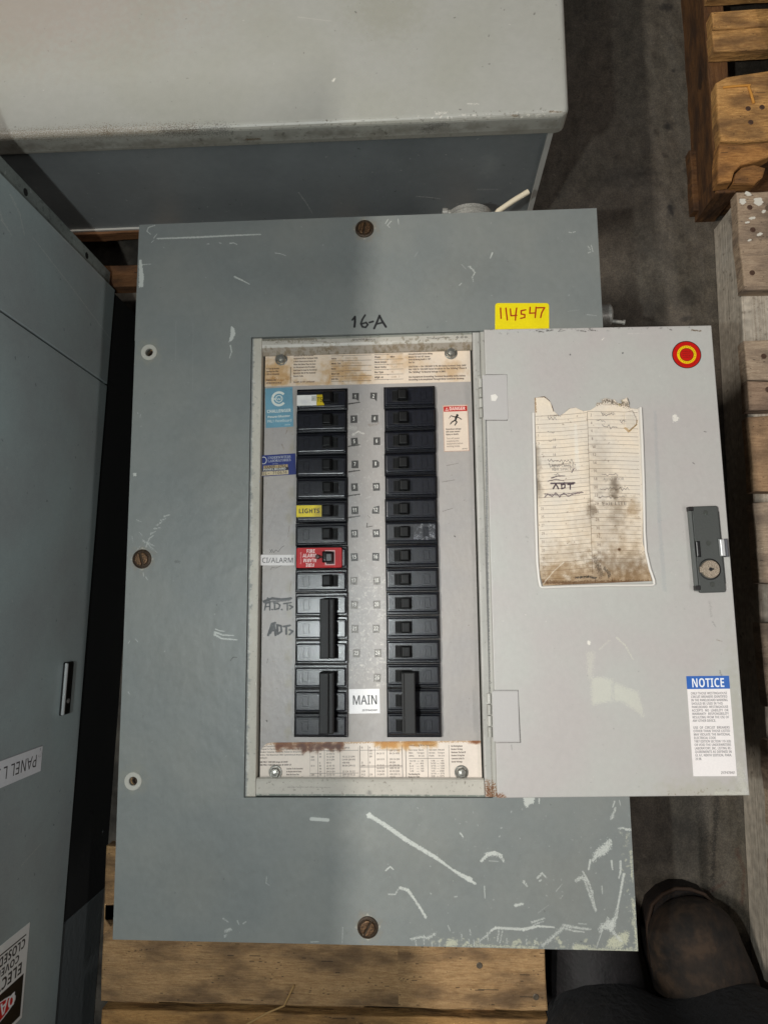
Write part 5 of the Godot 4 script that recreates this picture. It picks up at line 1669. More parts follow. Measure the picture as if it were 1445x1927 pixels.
func breakers(t: Node) -> void:
	var dust := mottle(141, 0.72, 1.0, 0.02, 256)
	var shell := coated(Color(0.055, 0.06, 0.085), 0.27, 30.0, 0.10, dust)
	var face_m := coated(Color(0.072, 0.079, 0.118), 0.30, 28.0, 0.18, dust)
	face_m.metallic_specular = 0.5
	shell.metallic_specular = 0.4
	var jet := coated(Color(0.028, 0.028, 0.03), 0.5, 40.0, 0.1)
	jet.metallic_specular = 0.32
	var pit := paint(Color(0.012, 0.012, 0.012), 0.7)
	var pitch := 0.02566
	var s := shape()
	# one pole, 58 mm by one inch: shell, raised face, side ledges
	s.box(-0.0288, -0.0126, 0.0288, 0.0126, D - 0.010, 0.2630, 0.0012, 2)
	var m_shell := s.done()
	s = shape(-0.0288, -0.0126, 0.0288, 0.0126)
	s.prism(rounded(0.0, 0.0006, 0.0545, 0.0200, 0.0018), 0.2615, 0.2668, 0.0016, 4)
	s.box(-0.0255, -0.0082, 0.0255, -0.0066, 0.2660, 0.2673, 0.0004)
	s.box(-0.0200, -0.0052, -0.0196, 0.0062, 0.2660, 0.2671)
	s.box(-0.0125, -0.0066, -0.0120, 0.0098, 0.2660, 0.2671)
	var m_face := s.done()
	s = shape()
	s.prism(rounded(-0.0162, 0.0006, 0.0062, 0.0108, 0.0006), 0.2660, 0.26705, 0.0003)
	var m_window := s.done()
	s = shape()
	s.box(0.0016, -0.0062, 0.0190, 0.0068, 0.2660, 0.26735)
	var m_slot := s.done()
	s = shape()
	for x in [0.0138, 0.0158, 0.0177]:
		s.box(x, -0.0052, x + 0.0009, 0.0058, 0.2665, 0.2684, 0.0003)
	s.prism(PackedVector2Array([Vector2(0.0024, -0.0056), Vector2(0.0120, -0.0056), Vector2(0.0120, 0.0062), Vector2(0.0024, 0.0062)]), 0.2665, 0.2762, 0.0016, 3)
	s.box(0.0112, -0.0052, 0.0130, 0.0058, 0.2665, 0.2728, 0.0006)
	var m_toggle := s.done()
	var names := ["first", "second", "third", "fourth", "fifth", "sixth", "seventh", "eighth", "ninth", "tenth", "eleventh", "twelfth"]
	for side in 2:
		var cx := -0.0506 if side == 0 else 0.0488
		var row := 0
		while row < 15:
			var tied: bool = row >= 12 or (side == 0 and row >= 9)
			var holder: Node3D
			holder = Node3D.new()
			holder.name = numbered("three_pole_breaker" if tied else "circuit_breaker", t)
			holder.position = Vector3(cx, 0, -0.1795 + (row + (1 if tied else 0)) * pitch)
			if side == 1:
				holder.rotation.y = PI
			holder.position.x += dice.randf_range(-0.0004, 0.0004)
			holder.rotation.y += dice.randf_range(-0.006, 0.006)
			t.add_child(holder, true)
			if side == 0 and row == 0:
				holder.set_meta("label", "top left breaker with a white and yellow tape label")
			if side == 0 and row == 5:
				holder.set_meta("label", "breaker with a yellow LIGHTS label")
			if side == 0 and row == 7:
				holder.set_meta("label", "breaker with a red FIRE ALARM lock cover")
			for k in (3 if tied else 1):
				var off := (k - 1) * pitch if tied else 0.0
				if side == 1:
					off = -off
				for q in [["shell", m_shell, shell], ["face", m_face, face_m], ["rating_window", m_window, face_m], ["toggle_slot", m_slot, pit], ["toggle", m_toggle, jet]]:
					var o := part(q[0], q[1], q[2], holder)
					o.position.z = off
			if tied:
				s = shape()
				if side == 0:
					s.box(0.0014, -0.0313, 0.0114, 0.0313, 0.2735, 0.2870, 0.0012, 2)
					s.box(0.0108, -0.0313, 0.0160, 0.0313, 0.2735, 0.2840, 0.0012, 2)
				else:
					s.box(-0.0022, -0.0313, 0.0092, 0.0313, 0.2735, 0.2870, 0.0012, 2)
					s.box(0.0088, -0.0305, 0.0118, 0.0305, 0.2735, 0.2830, 0.0010, 2)
				part("handle_tie", s.done(), coated(Color(0.045, 0.044, 0.045), 0.6, 40.0, 0.10), holder)
			if side == 0 and row == 7:
				lock_cover(holder)
			if side == 0 and row == 0:
				tape(holder, "white_tape", -0.0165, 0.0020, 0.0225, 0.0122, "", Color(0.86, 0.85, 0.83), 6)
				tape(holder, "yellow_tape", -0.0010, 0.0021, 0.0090, 0.0124, "TS", Color(0.80, 0.69, 0.05), 7)
			if side == 0 and row == 5:
				tape(holder, "yellow_tape", -0.0133, 0.0003, 0.0280, 0.0128, "LIGHTS", Color(0.85, 0.76, 0.04), 8)
			if side == 1 and row == 6:
				# white grime dried on one breaker
				var c := Canvas.new(self, 0, 0, 57.6, 25.2, 8.0, Color(0.07, 0.078, 0.11), 0.1, 0.05, 145)
				c.specks(1, 4, 26, 22, 130, 0.3, 2.2, Color(0.7, 0.7, 0.7), 0.55, 146)
				c.specks(4, 4, 30, 12, 50, 0.3, 2.6, Color(0.62, 0.63, 0.66), 0.5, 147)
				for o in holder.get_children():
					if o.name == "face":
						o.material_override = printed(c, 0.45)
						o.set_meta("label", "breaker face with dried white grime")
			row += 3 if tied else 1


func tape(holder: Node3D, called: String, x: float, z: float, w: float, h: float, words: String, col: Color, seed_: int) -> void:
	var c := Canvas.new(self, 0, 0, w * 1000, h * 1000, 9.0, col, 0.04, 0.03, seed_)
	if words == "LIGHTS":
		c.text(words, 2.2, 3.8, 5.0, Color(0.05, 0.05, 0.04), 1, 24.0)
		c.blob(24, 8, 9, 14, Color(0.5, 0.42, 0.1), 0.45)
	elif words == "TS":
		c.text(words, 0.2, 3.2, 5.0, Color(0.1, 0.1, 0.05), 0, 7.4)
		c.stroke([7.5, 0, 8.8, 6, 9, 12], 2, 1, Color(0.3, 0.27, 0.1), 0.7, 0.8)
	else:
		c.rect(16.5, 1.2, 22, 7.2, Color(0.66, 0.66, 0.62), 0.8)
		c.stroke([17.5, 6.6, 18.5, 3.6, 19.8, 5.2], 0.6, 0.5, Color(0.42, 0.42, 0.4), 0.7)
		c.blob(9, 8, 8, 6, Color(0.75, 0.75, 0.76), 0.5)
	var s := shape(-w / 2, -h / 2, w / 2, h / 2)
	s.box(-w / 2, -h / 2, w / 2, h / 2, 0.0, 0.0005)
	var o := part(called, s.done(), printed(c, 0.4), holder)
	o.position = Vector3(x, 0.2673, z)


func lock_cover(holder: Node3D) -> void:
	var w := 0.0500
	var h := 0.0222
	var c := Canvas.new(self, 0, 0, 50, 22.2, 10.0, Color(0.70, 0.03, 0.07), 0.05, 0.03, 151)
	var white := Color(0.92, 0.88, 0.86)
	c.text("FIRE", 11.0, 1.9, 3.9, white, 1, 9.8)
	c.text("ALARM", 7.0, 6.8, 4.0, white, 1, 15.2)
	c.text("ALARM", 22.6, 16.0, 4.0, white, 1, 15.2, 1.0, PI)
	c.text("FIRE", 20.0, 21.0, 3.9, white, 1, 9.8, 1.0, PI)
	c.text("Reset Handle", 4.2, 18.0, 1.5, white, 0, 13.5, 0.9, -PI / 2)
	c.stroke([1, 1, 49, 1, 49, 21.2], 0.8, 0.6, Color(0.9, 0.35, 0.35), 0.5, 1.2)
	c.rect(31.6, 3.0, 42.6, 19.4, Color(0.85, 0.78, 0.76), 0.85)
	c.rect(33.0, 4.4, 41.8, 18.2, Color(0.10, 0.03, 0.04))
	var s := shape(-w / 2, -h / 2, w / 2, h / 2)
	s.prism(rounded(0, 0, w, h, 0.0015), 0.0, 0.0042, 0.0008, 2)
	var o := part("lock_cover", s.done(), printed(c, 0.6), holder, "red FIRE ALARM lock cover")
	o.position = Vector3(-0.0018, 0.2655, 0.0008)
	s = shape()
	s.prism(rounded(0.0100, 0.0012, 0.0074, 0.0098, 0.001), 0.2690, 0.2790, 0.0012, 2)
	part("locked_toggle", s.done(), paint(Color(0.035, 0.03, 0.03), 0.4), holder)
	s = shape(0, 0, 1, 1, Transform3D(Basis.IDENTITY, Vector3(-0.0030, 0.2697, 0.0000)))
	s.lathe([0.0026, 0.0, 0.0026, 0.0030, 0.0018, 0.0040, 0.0, 0.0042], 12)
	s.xf = Transform3D.IDENTITY
	s.tube([Vector3(-0.0010, 0.2708, 0.0), Vector3(0.0042, 0.2712, 0.0004)], 0.0012, 8)
	part("lock_pin", s.done(), coated(Color(0.24, 0.13, 0.11), 0.45, 60.0, 0.6), holder)


func labels(t: Node) -> void:
	var ink := Color(0.20, 0.16, 0.14)
	var faint := Color(0.62, 0.52, 0.42)
	# the name plate above the breakers
	var c := Canvas.new(self, 0, 0, 236.5, 39.5, 5.0, Color(0.86, 0.80, 0.735), 0.03, 0.02, 161, Color(1.0, 0.985, 0.96))
	for k in [[14, 20, 34, 26, 0.65], [16, 34, 40, 12, 0.5], [88, 24, 44, 24, 0.6], [110, 33, 30, 10, 0.5], [165, 16, 40, 16, 0.32], [215, 26, 26, 20, 0.45], [150, 8, 30, 8, 0.3], [60, 37, 40, 5, 0.4]]:
		c.blob(k[0], k[1], k[2], k[3], Color(0.70, 0.52, 0.30), k[4])
	c.stroke([2, 32, 10, 30, 20, 33, 30, 30], 3, 2, Color(0.62, 0.42, 0.2), 0.5, 1.4)
	c.stroke([74, 38, 76, 30, 74, 24], 1.6, 1, Color(0.7, 0.5, 0.28), 0.5, 1.4)
	c.lines(["To Close Up Breaker", "Openings Use Filler", "C7079 Or 515GA3H03", "", "TERMINALS ARE", "SUITABLE FOR CU OR AL"], 1.0, 17.6, 1.75, 3.45, ink, 1, 0.66)
	c.rect(29.6, 17, 30.2, 36, ink)
	c.lines(["Suitable For Use As Service", "Equipment When Equipped With", "A Main Overcurrent Device Or", "When Not More Than Six Serv-", "ice Disconnects Are Provided", "And Panel Is Used As Permitted", "By Article 384 Of The National", "Electric Code.", "", "Use 60\u00b0C Or 75\u00b0C Conductors"], 33.2, 2.6, 1.85, 3.52, ink, 1, 0.70)
	var rows := ["Pnl Type", "Volts", "Neut. Cat.", "Date", "Box Cat", "Job No."]
	var typed := ["PRL1", "208Y/120V", "1150N0001", "4/88", "B13936", "ID0006614 VTF"]
	for i in 6:
		c.text(rows[i], 77.0, 1.2 + i * 6.1, 2.0, ink, 1, [11.0, 6.5, 12.0, 6.0, 10.0, 9.0][i])
		c.rect(77, 4.7 + i * 6.1, 123.5, 5.15 + i * 6.1, ink, 0.85)
		c.rect(90, 4.7 + i * 6.1, 90.5, 5.9 + i * 6.1, ink, 0.85)
		c.text(typed[i], 93.0, 1.2 + i * 6.1, 2.0, faint, 3, [8.0, 15.0, 20.0, 8.0, 14.0, 28.0][i])
	rows = ["Pnl Amps", "Phase", "Neut Amps", "Neut Volts", "Bus Type", "Mfgd. At"]
	typed = ["225", "3", "225", "120", "AL", "GVM 7"]
	for i in 6:
		c.text(rows[i], 127.0, 0.9 + i * 6.0, 2.0, ink, 1, [13.0, 7.5, 14.5, 14.0, 11.0, 10.5][i])
		c.rect(127, 4.4 + i * 6.0, 160.0, 4.85 + i * 6.0, ink, 0.85)
		c.rect(142, 4.4 + i * 6.0, 142.5, 5.6 + i * 6.0, ink, 0.85)
		c.text(typed[i], 146.0, 1.0 + i * 6.0, 2.0, faint, 3, [7.0, 3.0, 8.0, 8.0, 4.0, 11.0][i])
	c.text("Wire", 145.0, 6.9, 2.0, ink, 1, 6.0)
	c.lines(["Automatic Trip Of Circuit Breaker Is", "Indicated By Handle Position Midway", "Between \"On\" And \"Off\". Restore", "Service By Moving Handle To \"Off\",", "Then \"On\"."], 166.0, 1.2, 1.8, 3.3, ink, 1, 0.62)
	c.lines(["CAUTION \u2014 On 120/240V 3 Ph 4W Delta Connect Only 240V", "Not 120V Or 120/240V Rated Breakers To The \"Wildleg\" Phase B"], 166.0, 19.4, 1.8, 3.3, ink, 1, 0.5, 66.5)
	c.text("The \"Wildleg\" To Neutral Voltage Is 208V.", 166.0, 26.0, 1.8, ink, 1, 43.0)
	c.text("Use Equipment Grounding Terminal Assembly (GTA) Unless", 166.0, 31.6, 1.8, ink, 1, 65.0)
	c.text("Grounding Is Accomplished Through Metal Conductor Raceway.", 166.0, 34.9, 1.8, ink, 1, 64.0)
	c.text("297PA12", 226.0, 0.8, 1.3, ink, 0, 7.5)
	sheet("name_plate", c, 0.0006, -0.2172, 0.2355, 0.0395, 0.2, D, t, 0.35, "stained printed name plate above the breakers")
	# the wiring table below them
	c = Canvas.new(self, 0, 0, 239.6, 40.6, 5.0, Color(0.865, 0.815, 0.765), 0.02, 0.02, 171)
	c.lines(["Integral Equipment Short Circuit Rating Of This Panel", "Is Equal To The Lowest Interrupting Rating Of Any", "Breaker Installed Except As Noted On Breakers In", "Series. The Maximum RMS Symmetrical Amps At"], 3.0, 3.2, 1.6, 3.0, ink, 0, 0.72, 48.0)
	c.text("Rating Is:", 3.0, 15.2, 1.6, ink, 0, 9.0)
	c.text("200 PRL1 120/240 Amps @ 240V", 3.0, 19.6, 1.6, ink, 1, 31.0)
	c.text("200 PRL1 120/240 Amps @ 240V CT", 3.0, 22.6, 1.6, ink, 1, 35.0)
	c.lines(["Caution To Be Installed", "In Replacement Parts", "Must Be From The", "Same Manufacturer, Of", "The Same Type And"], 32.0, 26.6, 1.6, 3.0, ink, 1, 0.72)
	var r := RandomNumberGenerator.new()
	r.seed = 172
	for x in [57.5, 66.0, 73.0, 90.0, 109.5]:
		c.rect(x, 5.0, x + 0.35, 40.6, ink, 0.7)
	for x in [111.0, 120.0, 127.0, 140.0, 156.0, 159.8, 183.0, 205.6]:
		c.rect(x, 4.0, x + (0.35 if x != 156.0 and x != 159.8 and x != 111.0 else 0.6), 40.6, ink, 0.75)
	for k in [[57.5, 8.6, 109.5], [57.5, 32.0, 109.5], [111, 8.6, 156.0], [111, 24.8, 156.0], [111, 26.0, 156.0], [111, 36.6, 156.0], [163, 17.6, 200.0]]:
		c.rect(k[0], k[1], k[2], k[1] + 0.35, ink, 0.75)
	for col in [[58.5, 5], [67.5, 3], [75.0, 10], [92.0, 15], [112.5, 5], [121.0, 4], [129.0, 9], [142.5, 12]]:
		for i in 11:
			if r.randf() < 0.72:
				var n: int = int(col[1]) if i % 5 else maxi(int(col[1] * 0.6), 2)
				var word := ""
				while word.length() < n * 0.8:
					word += ["QBH ", "CA ", "QPH ", "BA ", "22 ", "10 ", "FD ", "65 ", "HFB "][r.randi() % 9]
				c.text(word, col[0], 5.6 + i * 3.05, 1.55, ink, 0, n, 0.85)
	c.text("Connecting Wire Torques*", 163.0, 3.4, 1.7, ink, 1, 28.0)
	c.lines(["Screw Size", "Wire       Torque", "AWG       In-Lb"], 163.0, 8.4, 1.6, 3.0, ink, 0, 0.8, 17.0)
	c.lines(["Socket Head", "Across     Torque", "Flats      In-Lb"], 184.5, 8.4, 1.6, 3.0, ink, 0, 0.8, 17.0)
	c.lines(["14-10  \u2014  35", "8      \u2014  40", "6-4    \u2014  45", "3-1    \u2014  50", "1/0    \u2014  50"], 163.5, 19.6, 1.6, 2.6, ink, 0, 0.8, 16.0)
	c.lines(["1/8  \u2014  45", "5/32 \u2014 100", "3/16 \u2014 120", "7/32 \u2014 150", "1/4  \u2014 200", "5/16 \u2014 275", "3/8  \u2014 375", "1/2  \u2014 500"], 186.0, 19.6, 1.6, 2.6, ink, 0, 0.8, 15.0)
	c.lines(["*See Marking On", "Device For Cable", "Torques"], 162.0, 33.0, 1.7, 2.8, ink, 1, 0.66)
	c.lines(["Use Westinghouse", "Breakers 143 Amp", "Maximum. The Sum Of", "Breakers To Any One", "Connector Is Not To", "Exceed 140 Amps"], 208.0, 4.6, 1.7, 3.2, ink, 1, 0.60)
	for i in 26:
		var x := 22.0 + r.randf() * 70.0
		c.blob(x, 1.0 + r.randf() * 3.0, 4 + r.randf() * 6, 4 + r.randf() * 8, Color(0.40, 0.20, 0.06), 0.75)
	for k in [[50, 5, 10, 10], [60, 5, 8, 11], [66, 6, 7, 8], [83, 5, 9, 10], [88, 7, 6, 8], [75, 3, 12, 6]]:
		c.blob(k[0], k[1], k[2], k[3], Color(0.30, 0.14, 0.05), 0.85)
	for i in 24:
		c.blob(130.0 + r.randf() * 60.0, r.randf() * 4.0, 8, 5 + r.randf() * 6, Color(0.66, 0.45, 0.18), 0.5)
	c.blob(150, 4, 26, 10, Color(0.74, 0.52, 0.24), 0.6)
	c.stroke([0, 1, 60, 0.8, 120, 0.6, 239, 0.6], 2.2, 1.6, Color(0.55, 0.36, 0.16), 0.55, 1.6)
	c.blob(234, 1.5, 14, 4, Color(0.42, 0.2, 0.06), 0.8)
	var s := shape(-0.1198, -0.0203, 0.1198, 0.0203, Transform3D(Basis(Vector3.UP, 0.01), Vector3(-0.0009, D, 0.2178)))
	var p := PackedVector2Array([Vector2(0.1198, -0.0203), Vector2(0.1198, 0.0203), Vector2(-0.1160, 0.0203), Vector2(-0.1160, -0.0100)])
	for i in 5:
		var a := PI + PI * 0.5 * i / 4
		p.append(Vector2(-0.1040 + cos(a) * 0.012, -0.0083 + sin(a) * 0.012))
	s.prism(p, 0.0, 0.0005)
	part("wiring_label", s.done(), printed(c, 0.4), t, "rust-stained wiring table below the breakers")
	# the maker's sticker
	c = Canvas.new(self, 0, 0, 32.3, 47.1, 9.0, Color(0.40, 0.58, 0.655), 0.05, 0.03, 181)
	var pale := Color(0.86, 0.86, 0.82)
	for z in c.h:
		for x in c.w:
			var q := Vector2(x / 9.0 - 16.0, z / 9.0 - 13.2)
			var d := q.length()
			var a := absf(rad_to_deg(q.angle()))
			if (d < 9.0 and d > 6.2 and a > 40.0) or (d < 4.4 and d > 3.4) or (d < 6.4 and d > 3.6 and absf(q.y) < 0.8 and q.x < 0.0):
				c.blend(x, z, pale, 0.92)
	c.stroke([13.6, 12.0, 14.8, 14.6, 16, 12.4, 17.2, 14.6, 18.4, 12.0], 0.7, 0.7, pale, 0.9, 0.1)
	c.text("CHALLENGER", 1.6, 26.0, 3.6, pale, 1, 28.5)
	c.text("PowerMaster", 2.2, 33.0, 2.6, pale, 1, 27.0)
	c.text("PRL1 Panelboard", 1.8, 38.0, 3.1, pale, 0, 29.0)
	c.text("297PA", 22.0, 44.0, 1.3, pale, 0, 7.0)
	c.specks(0, 0, 32, 47, 90, 0.2, 0.9, Color(0.2, 0.3, 0.35), 0.5, 182)
	sheet("maker_sticker", c, -0.1003, -0.1727, 0.0318, 0.0466, -1.8, D, t, 0.4, "pale blue maker's sticker")
	c = Canvas.new(self, 0, 0, 39.3, 24.6, 9.0, Color(0.075, 0.15, 0.42), 0.05, 0.04, 183)
	c.text("UNDERWRITERS", 7.0, 2.2, 2.6, pale, 2, 27.0, 1.0)
	c.text("LABORATORIES", 7.0, 6.0, 2.6, pale, 2, 27.0, 1.0)
	c.text("LISTED", 12.0, 10.2, 1.1, pale, 0, 7.0)
	for i in 24:
		var a := TAU * i / 24
		c.stroke([2.0 + cos(a) * 3.4, 6 + sin(a) * 4.0, 2.0 + cos(a + 0.3) * 3.4, 6 + sin(a + 0.3) * 4.0], 0.7, 0.7, pale, 0.9, 0.0)
	c.rect(1.5, 12.2, 30, 15.4, Color(0.66, 0.58, 0.42))
	c.text("CLASS - CTLC", 3.0, 12.7, 2.2, Color(0.15, 0.13, 0.18), 1, 26.0)
	c.rect(0, 15.4, 31, 18.6, Color(0.10, 0.10, 0.16))
	c.text("PANELBOARD", 1.0, 15.9, 2.3, pale, 1, 27.0)
	c.rect(0, 19.0, 30.5, 23.8, Color(0.74, 0.68, 0.56))
	c.text("EL- 710674", 0.3, 19.8, 3.3, Color(0.12, 0.10, 0.12), 3, 29.0)
	sheet("listing_sticker", c, -0.1000, -0.1057, 0.0385, 0.0243, -2.4, D, t, 0.4, "dark blue listing sticker")
	c = Canvas.new(self, 0, 0, 28.3, 53.6, 9.0, Color(0.86, 0.79, 0.72), 0.02, 0.02, 185)
	c.rect(1.0, 1.4, 27.3, 7.6, Color(0.72, 0.12, 0.09))
	c.text("DANGER", 7.0, 2.6, 3.7, Color(0.93, 0.88, 0.84), 1, 18.5)
	c.stroke([3.0, 6.4, 4.5, 3.0, 6.0, 6.4, 3.0, 6.4], 0.5, 0.5, Color(0.93, 0.88, 0.84), 1.0, 0.0)
	var black := Color(0.1, 0.08, 0.07)
	c.stroke([16.0, 12.0, 16.2, 12.2], 2.6, 2.6, black, 1.0, 0.1)
	c.stroke([15.0, 14.0, 13.6, 18.0], 2.6, 2.0, black, 1.0, 0.1)
	c.stroke([13.8, 17.6, 10.0, 19.6, 8.0, 22.0], 1.5, 1.1, black, 1.0, 0.1)
	c.stroke([13.8, 18.0, 15.4, 20.0, 13.0, 23.4], 1.5, 1.1, black, 1.0, 0.1)
	c.stroke([15.4, 13.8, 18.2, 15.2, 20.6, 17.0], 1.3, 0.9, black, 1.0, 0.1)
	c.stroke([14.6, 14.2, 11.4, 13.4, 9.2, 12.4], 1.2, 0.9, black, 1.0, 0.1)
	c.stroke([9.4, 12.2, 7.8, 13.4, 8.4, 13.8, 6.4, 15.4], 0.6, 0.4, black, 1.0, 0.1)
	c.lines(["Hazardous voltage", "will cause severe", "injury or death."], 2.6, 27.0, 1.7, 3.0, black, 1, 0.82)
	c.lines(["Turn off power", "supplying this", "equipment before", "working inside."], 3.0, 37.8, 1.7, 3.0, Color(0.35, 0.28, 0.25), 0, 0.95)
	c.text("297P35", 20.0, 50.2, 1.4, black, 0, 6.4)
	c.stroke([0.4, 0.4, 27.9, 0.4, 27.9, 53.2, 0.4, 53.2, 0.4, 0.4], 0.5, 0.5, Color(0.55, 0.36, 0.3), 0.7, 0.2)
	sheet("danger_sticker", c, 0.1005, -0.1436, 0.0283, 0.0536, -0.5, D, t, 0.4, "white danger sticker with a falling figure")
	c = Canvas.new(self, 0, 0, 33, 25.7, 9.0, Color(0.94, 0.93, 0.925), 0.01, 0.01, 187)
	c.text("MAIN", 3.0, 6.8, 9.6, Color(0.07, 0.06, 0.07), 0, 28.0)
	c.text("MAIN", 3.25, 6.8, 9.6, Color(0.07, 0.06, 0.07), 0, 28.0)
	c.text("297P443H01", 13.6, 21.4, 2.0, Color(0.2, 0.18, 0.18), 1, 17.6)
	sheet("main_label", c, -0.0044, 0.1554, 0.0330, 0.0257, -0.8, D, t, 0.4, "white label reading MAIN")
	c = Canvas.new(self, 0, 0, 38.3, 12.0, 9.0, Color(0.85, 0.83, 0.82), 0.02, 0.02, 189)
	c.text("CI/ALARM", 1.0, 3.4, 5.6, Color(0.08, 0.07, 0.08), 0, 36.6, 0.95, 0.0, 0.0)
	sheet("alarm_tape", c, -0.1002, 0.0022, 0.0378, 0.0118, 0.8, D + 0.0005, t, 0.45, "white tape reading CI/ALARM")
	# the yellow stock tag, whose lower end lies under the door
	c = Canvas.new(self, 0, 0, 60, 36, 6.0, Color(0.90, 0.82, 0.03), 0.02, 0.02, 191)
	var red := Color(0.62, 0.10, 0.03)
	for st in [[6, 6, 6.6, 18], [12, 6, 13.6, 20], [17, 7, 17.6, 15, 24, 14.5], [24, 6, 23, 13, 22.6, 20], [34, 8, 29, 9, 29, 13, 33, 13.5, 33, 17, 28.5, 18], [39, 5, 38.5, 12, 45, 11.6], [45.6, 5, 44.6, 17], [47, 5.6, 55, 5.4, 52, 11, 50.6, 17]]:
		c.stroke(st, 1.6, 1.5, red, 0.95, 0.12)
	sheet("stock_tag", c, 0.1766, -0.2650, 0.0600, 0.036, 2.0, P, t, 0.4, "yellow tag with the red number 114547", 0.0006, 0.003)
	# the numbered squares beside the breakers
	c = Canvas.new(self, 0, 0, 200, 10, 9.0, Color(0.27, 0.26, 0.25), 0.08, 0.05, 193)
	for i in 25:
		var n := i + 1 if i < 24 else 26
		var x := i * 8.0
		if n > 16:
			c.rect(x, 0, x + 8, 10, Color(0.56, 0.54, 0.51), 0.75)
			c.specks(x, 0, x + 8, 10, 22, 0.4, 2.0, Color(0.3, 0.28, 0.27), 0.7, 200 + i)
		c.text(str(n), x + (2.6 if n < 10 else 1.2), 2.7, 4.2, Color(0.88, 0.87, 0.84), 1, 2.6 if n < 10 else 5.4, 1.0, 0.0, 0.0 if n < 16 else 0.2)
		c.specks(x, 0, x + 8, 10, 5, 0.4, 1.4, Color(0.7, 0.68, 0.65), 0.6, 240 + i)
	var mat := printed(c, 0.45)
	var left := [-12.6, -14.5, -14.0, -13.5, -14.2, -13.8, -14.4, -14.6, -15.3, -14.8, -14.3, -12.7]
	var right := [8.1, 9.1, 11.3, 9.9, 10.3, 9.5, 9.8, 9.0, 10.0, 9.8, 9.0, 10.5, 9.7]
	for i in 25:
		var odd := i % 2 == 0 and i < 24
		var row := i / 2 if i < 24 else 12
		var x: float = (left[row] if odd else right[row]) * 0.001
		var z := -0.1829 + row * 0.02614
		var a := dice.randf_range(-0.06, 0.06)
		s = shape(0, 0, 1, 1, Transform3D(Basis(Vector3.UP, a), Vector3(x, D, z)))
		s.frame = Rect2(-0.004 - i * 0.008, -0.005, 0.2, 0.01)
		var q := PackedVector2Array([Vector2(-0.0038, -0.0044), Vector2(0.0038, -0.0044), Vector2(0.0038, 0.0044), Vector2(-0.0038, 0.0044)])
		if i == 7:
			q = PackedVector2Array([Vector2(-0.0038, -0.0044), Vector2(0.001, -0.0044), Vector2(0.0038, -0.002), Vector2(0.0038, 0.003), Vector2(0.001, 0.0044), Vector2(-0.0038, 0.0044)])
		elif i == 0 or i == 1:
			q = PackedVector2Array([Vector2(-0.0038, -0.0044), Vector2(0.0038, -0.0044), Vector2(0.0038, 0.0058), Vector2(0.001, 0.003), Vector2(-0.0038, 0.0026)])
		elif i == 11:
			q = PackedVector2Array([Vector2(-0.002, -0.0034), Vector2(0.004, -0.0048), Vector2(0.0038, 0.0044), Vector2(-0.0044, 0.0040), Vector2(-0.004, 0.0005)])
		s.prism(q, 0.0, 0.0003)
		part("number_square", s.done(), mat, t)


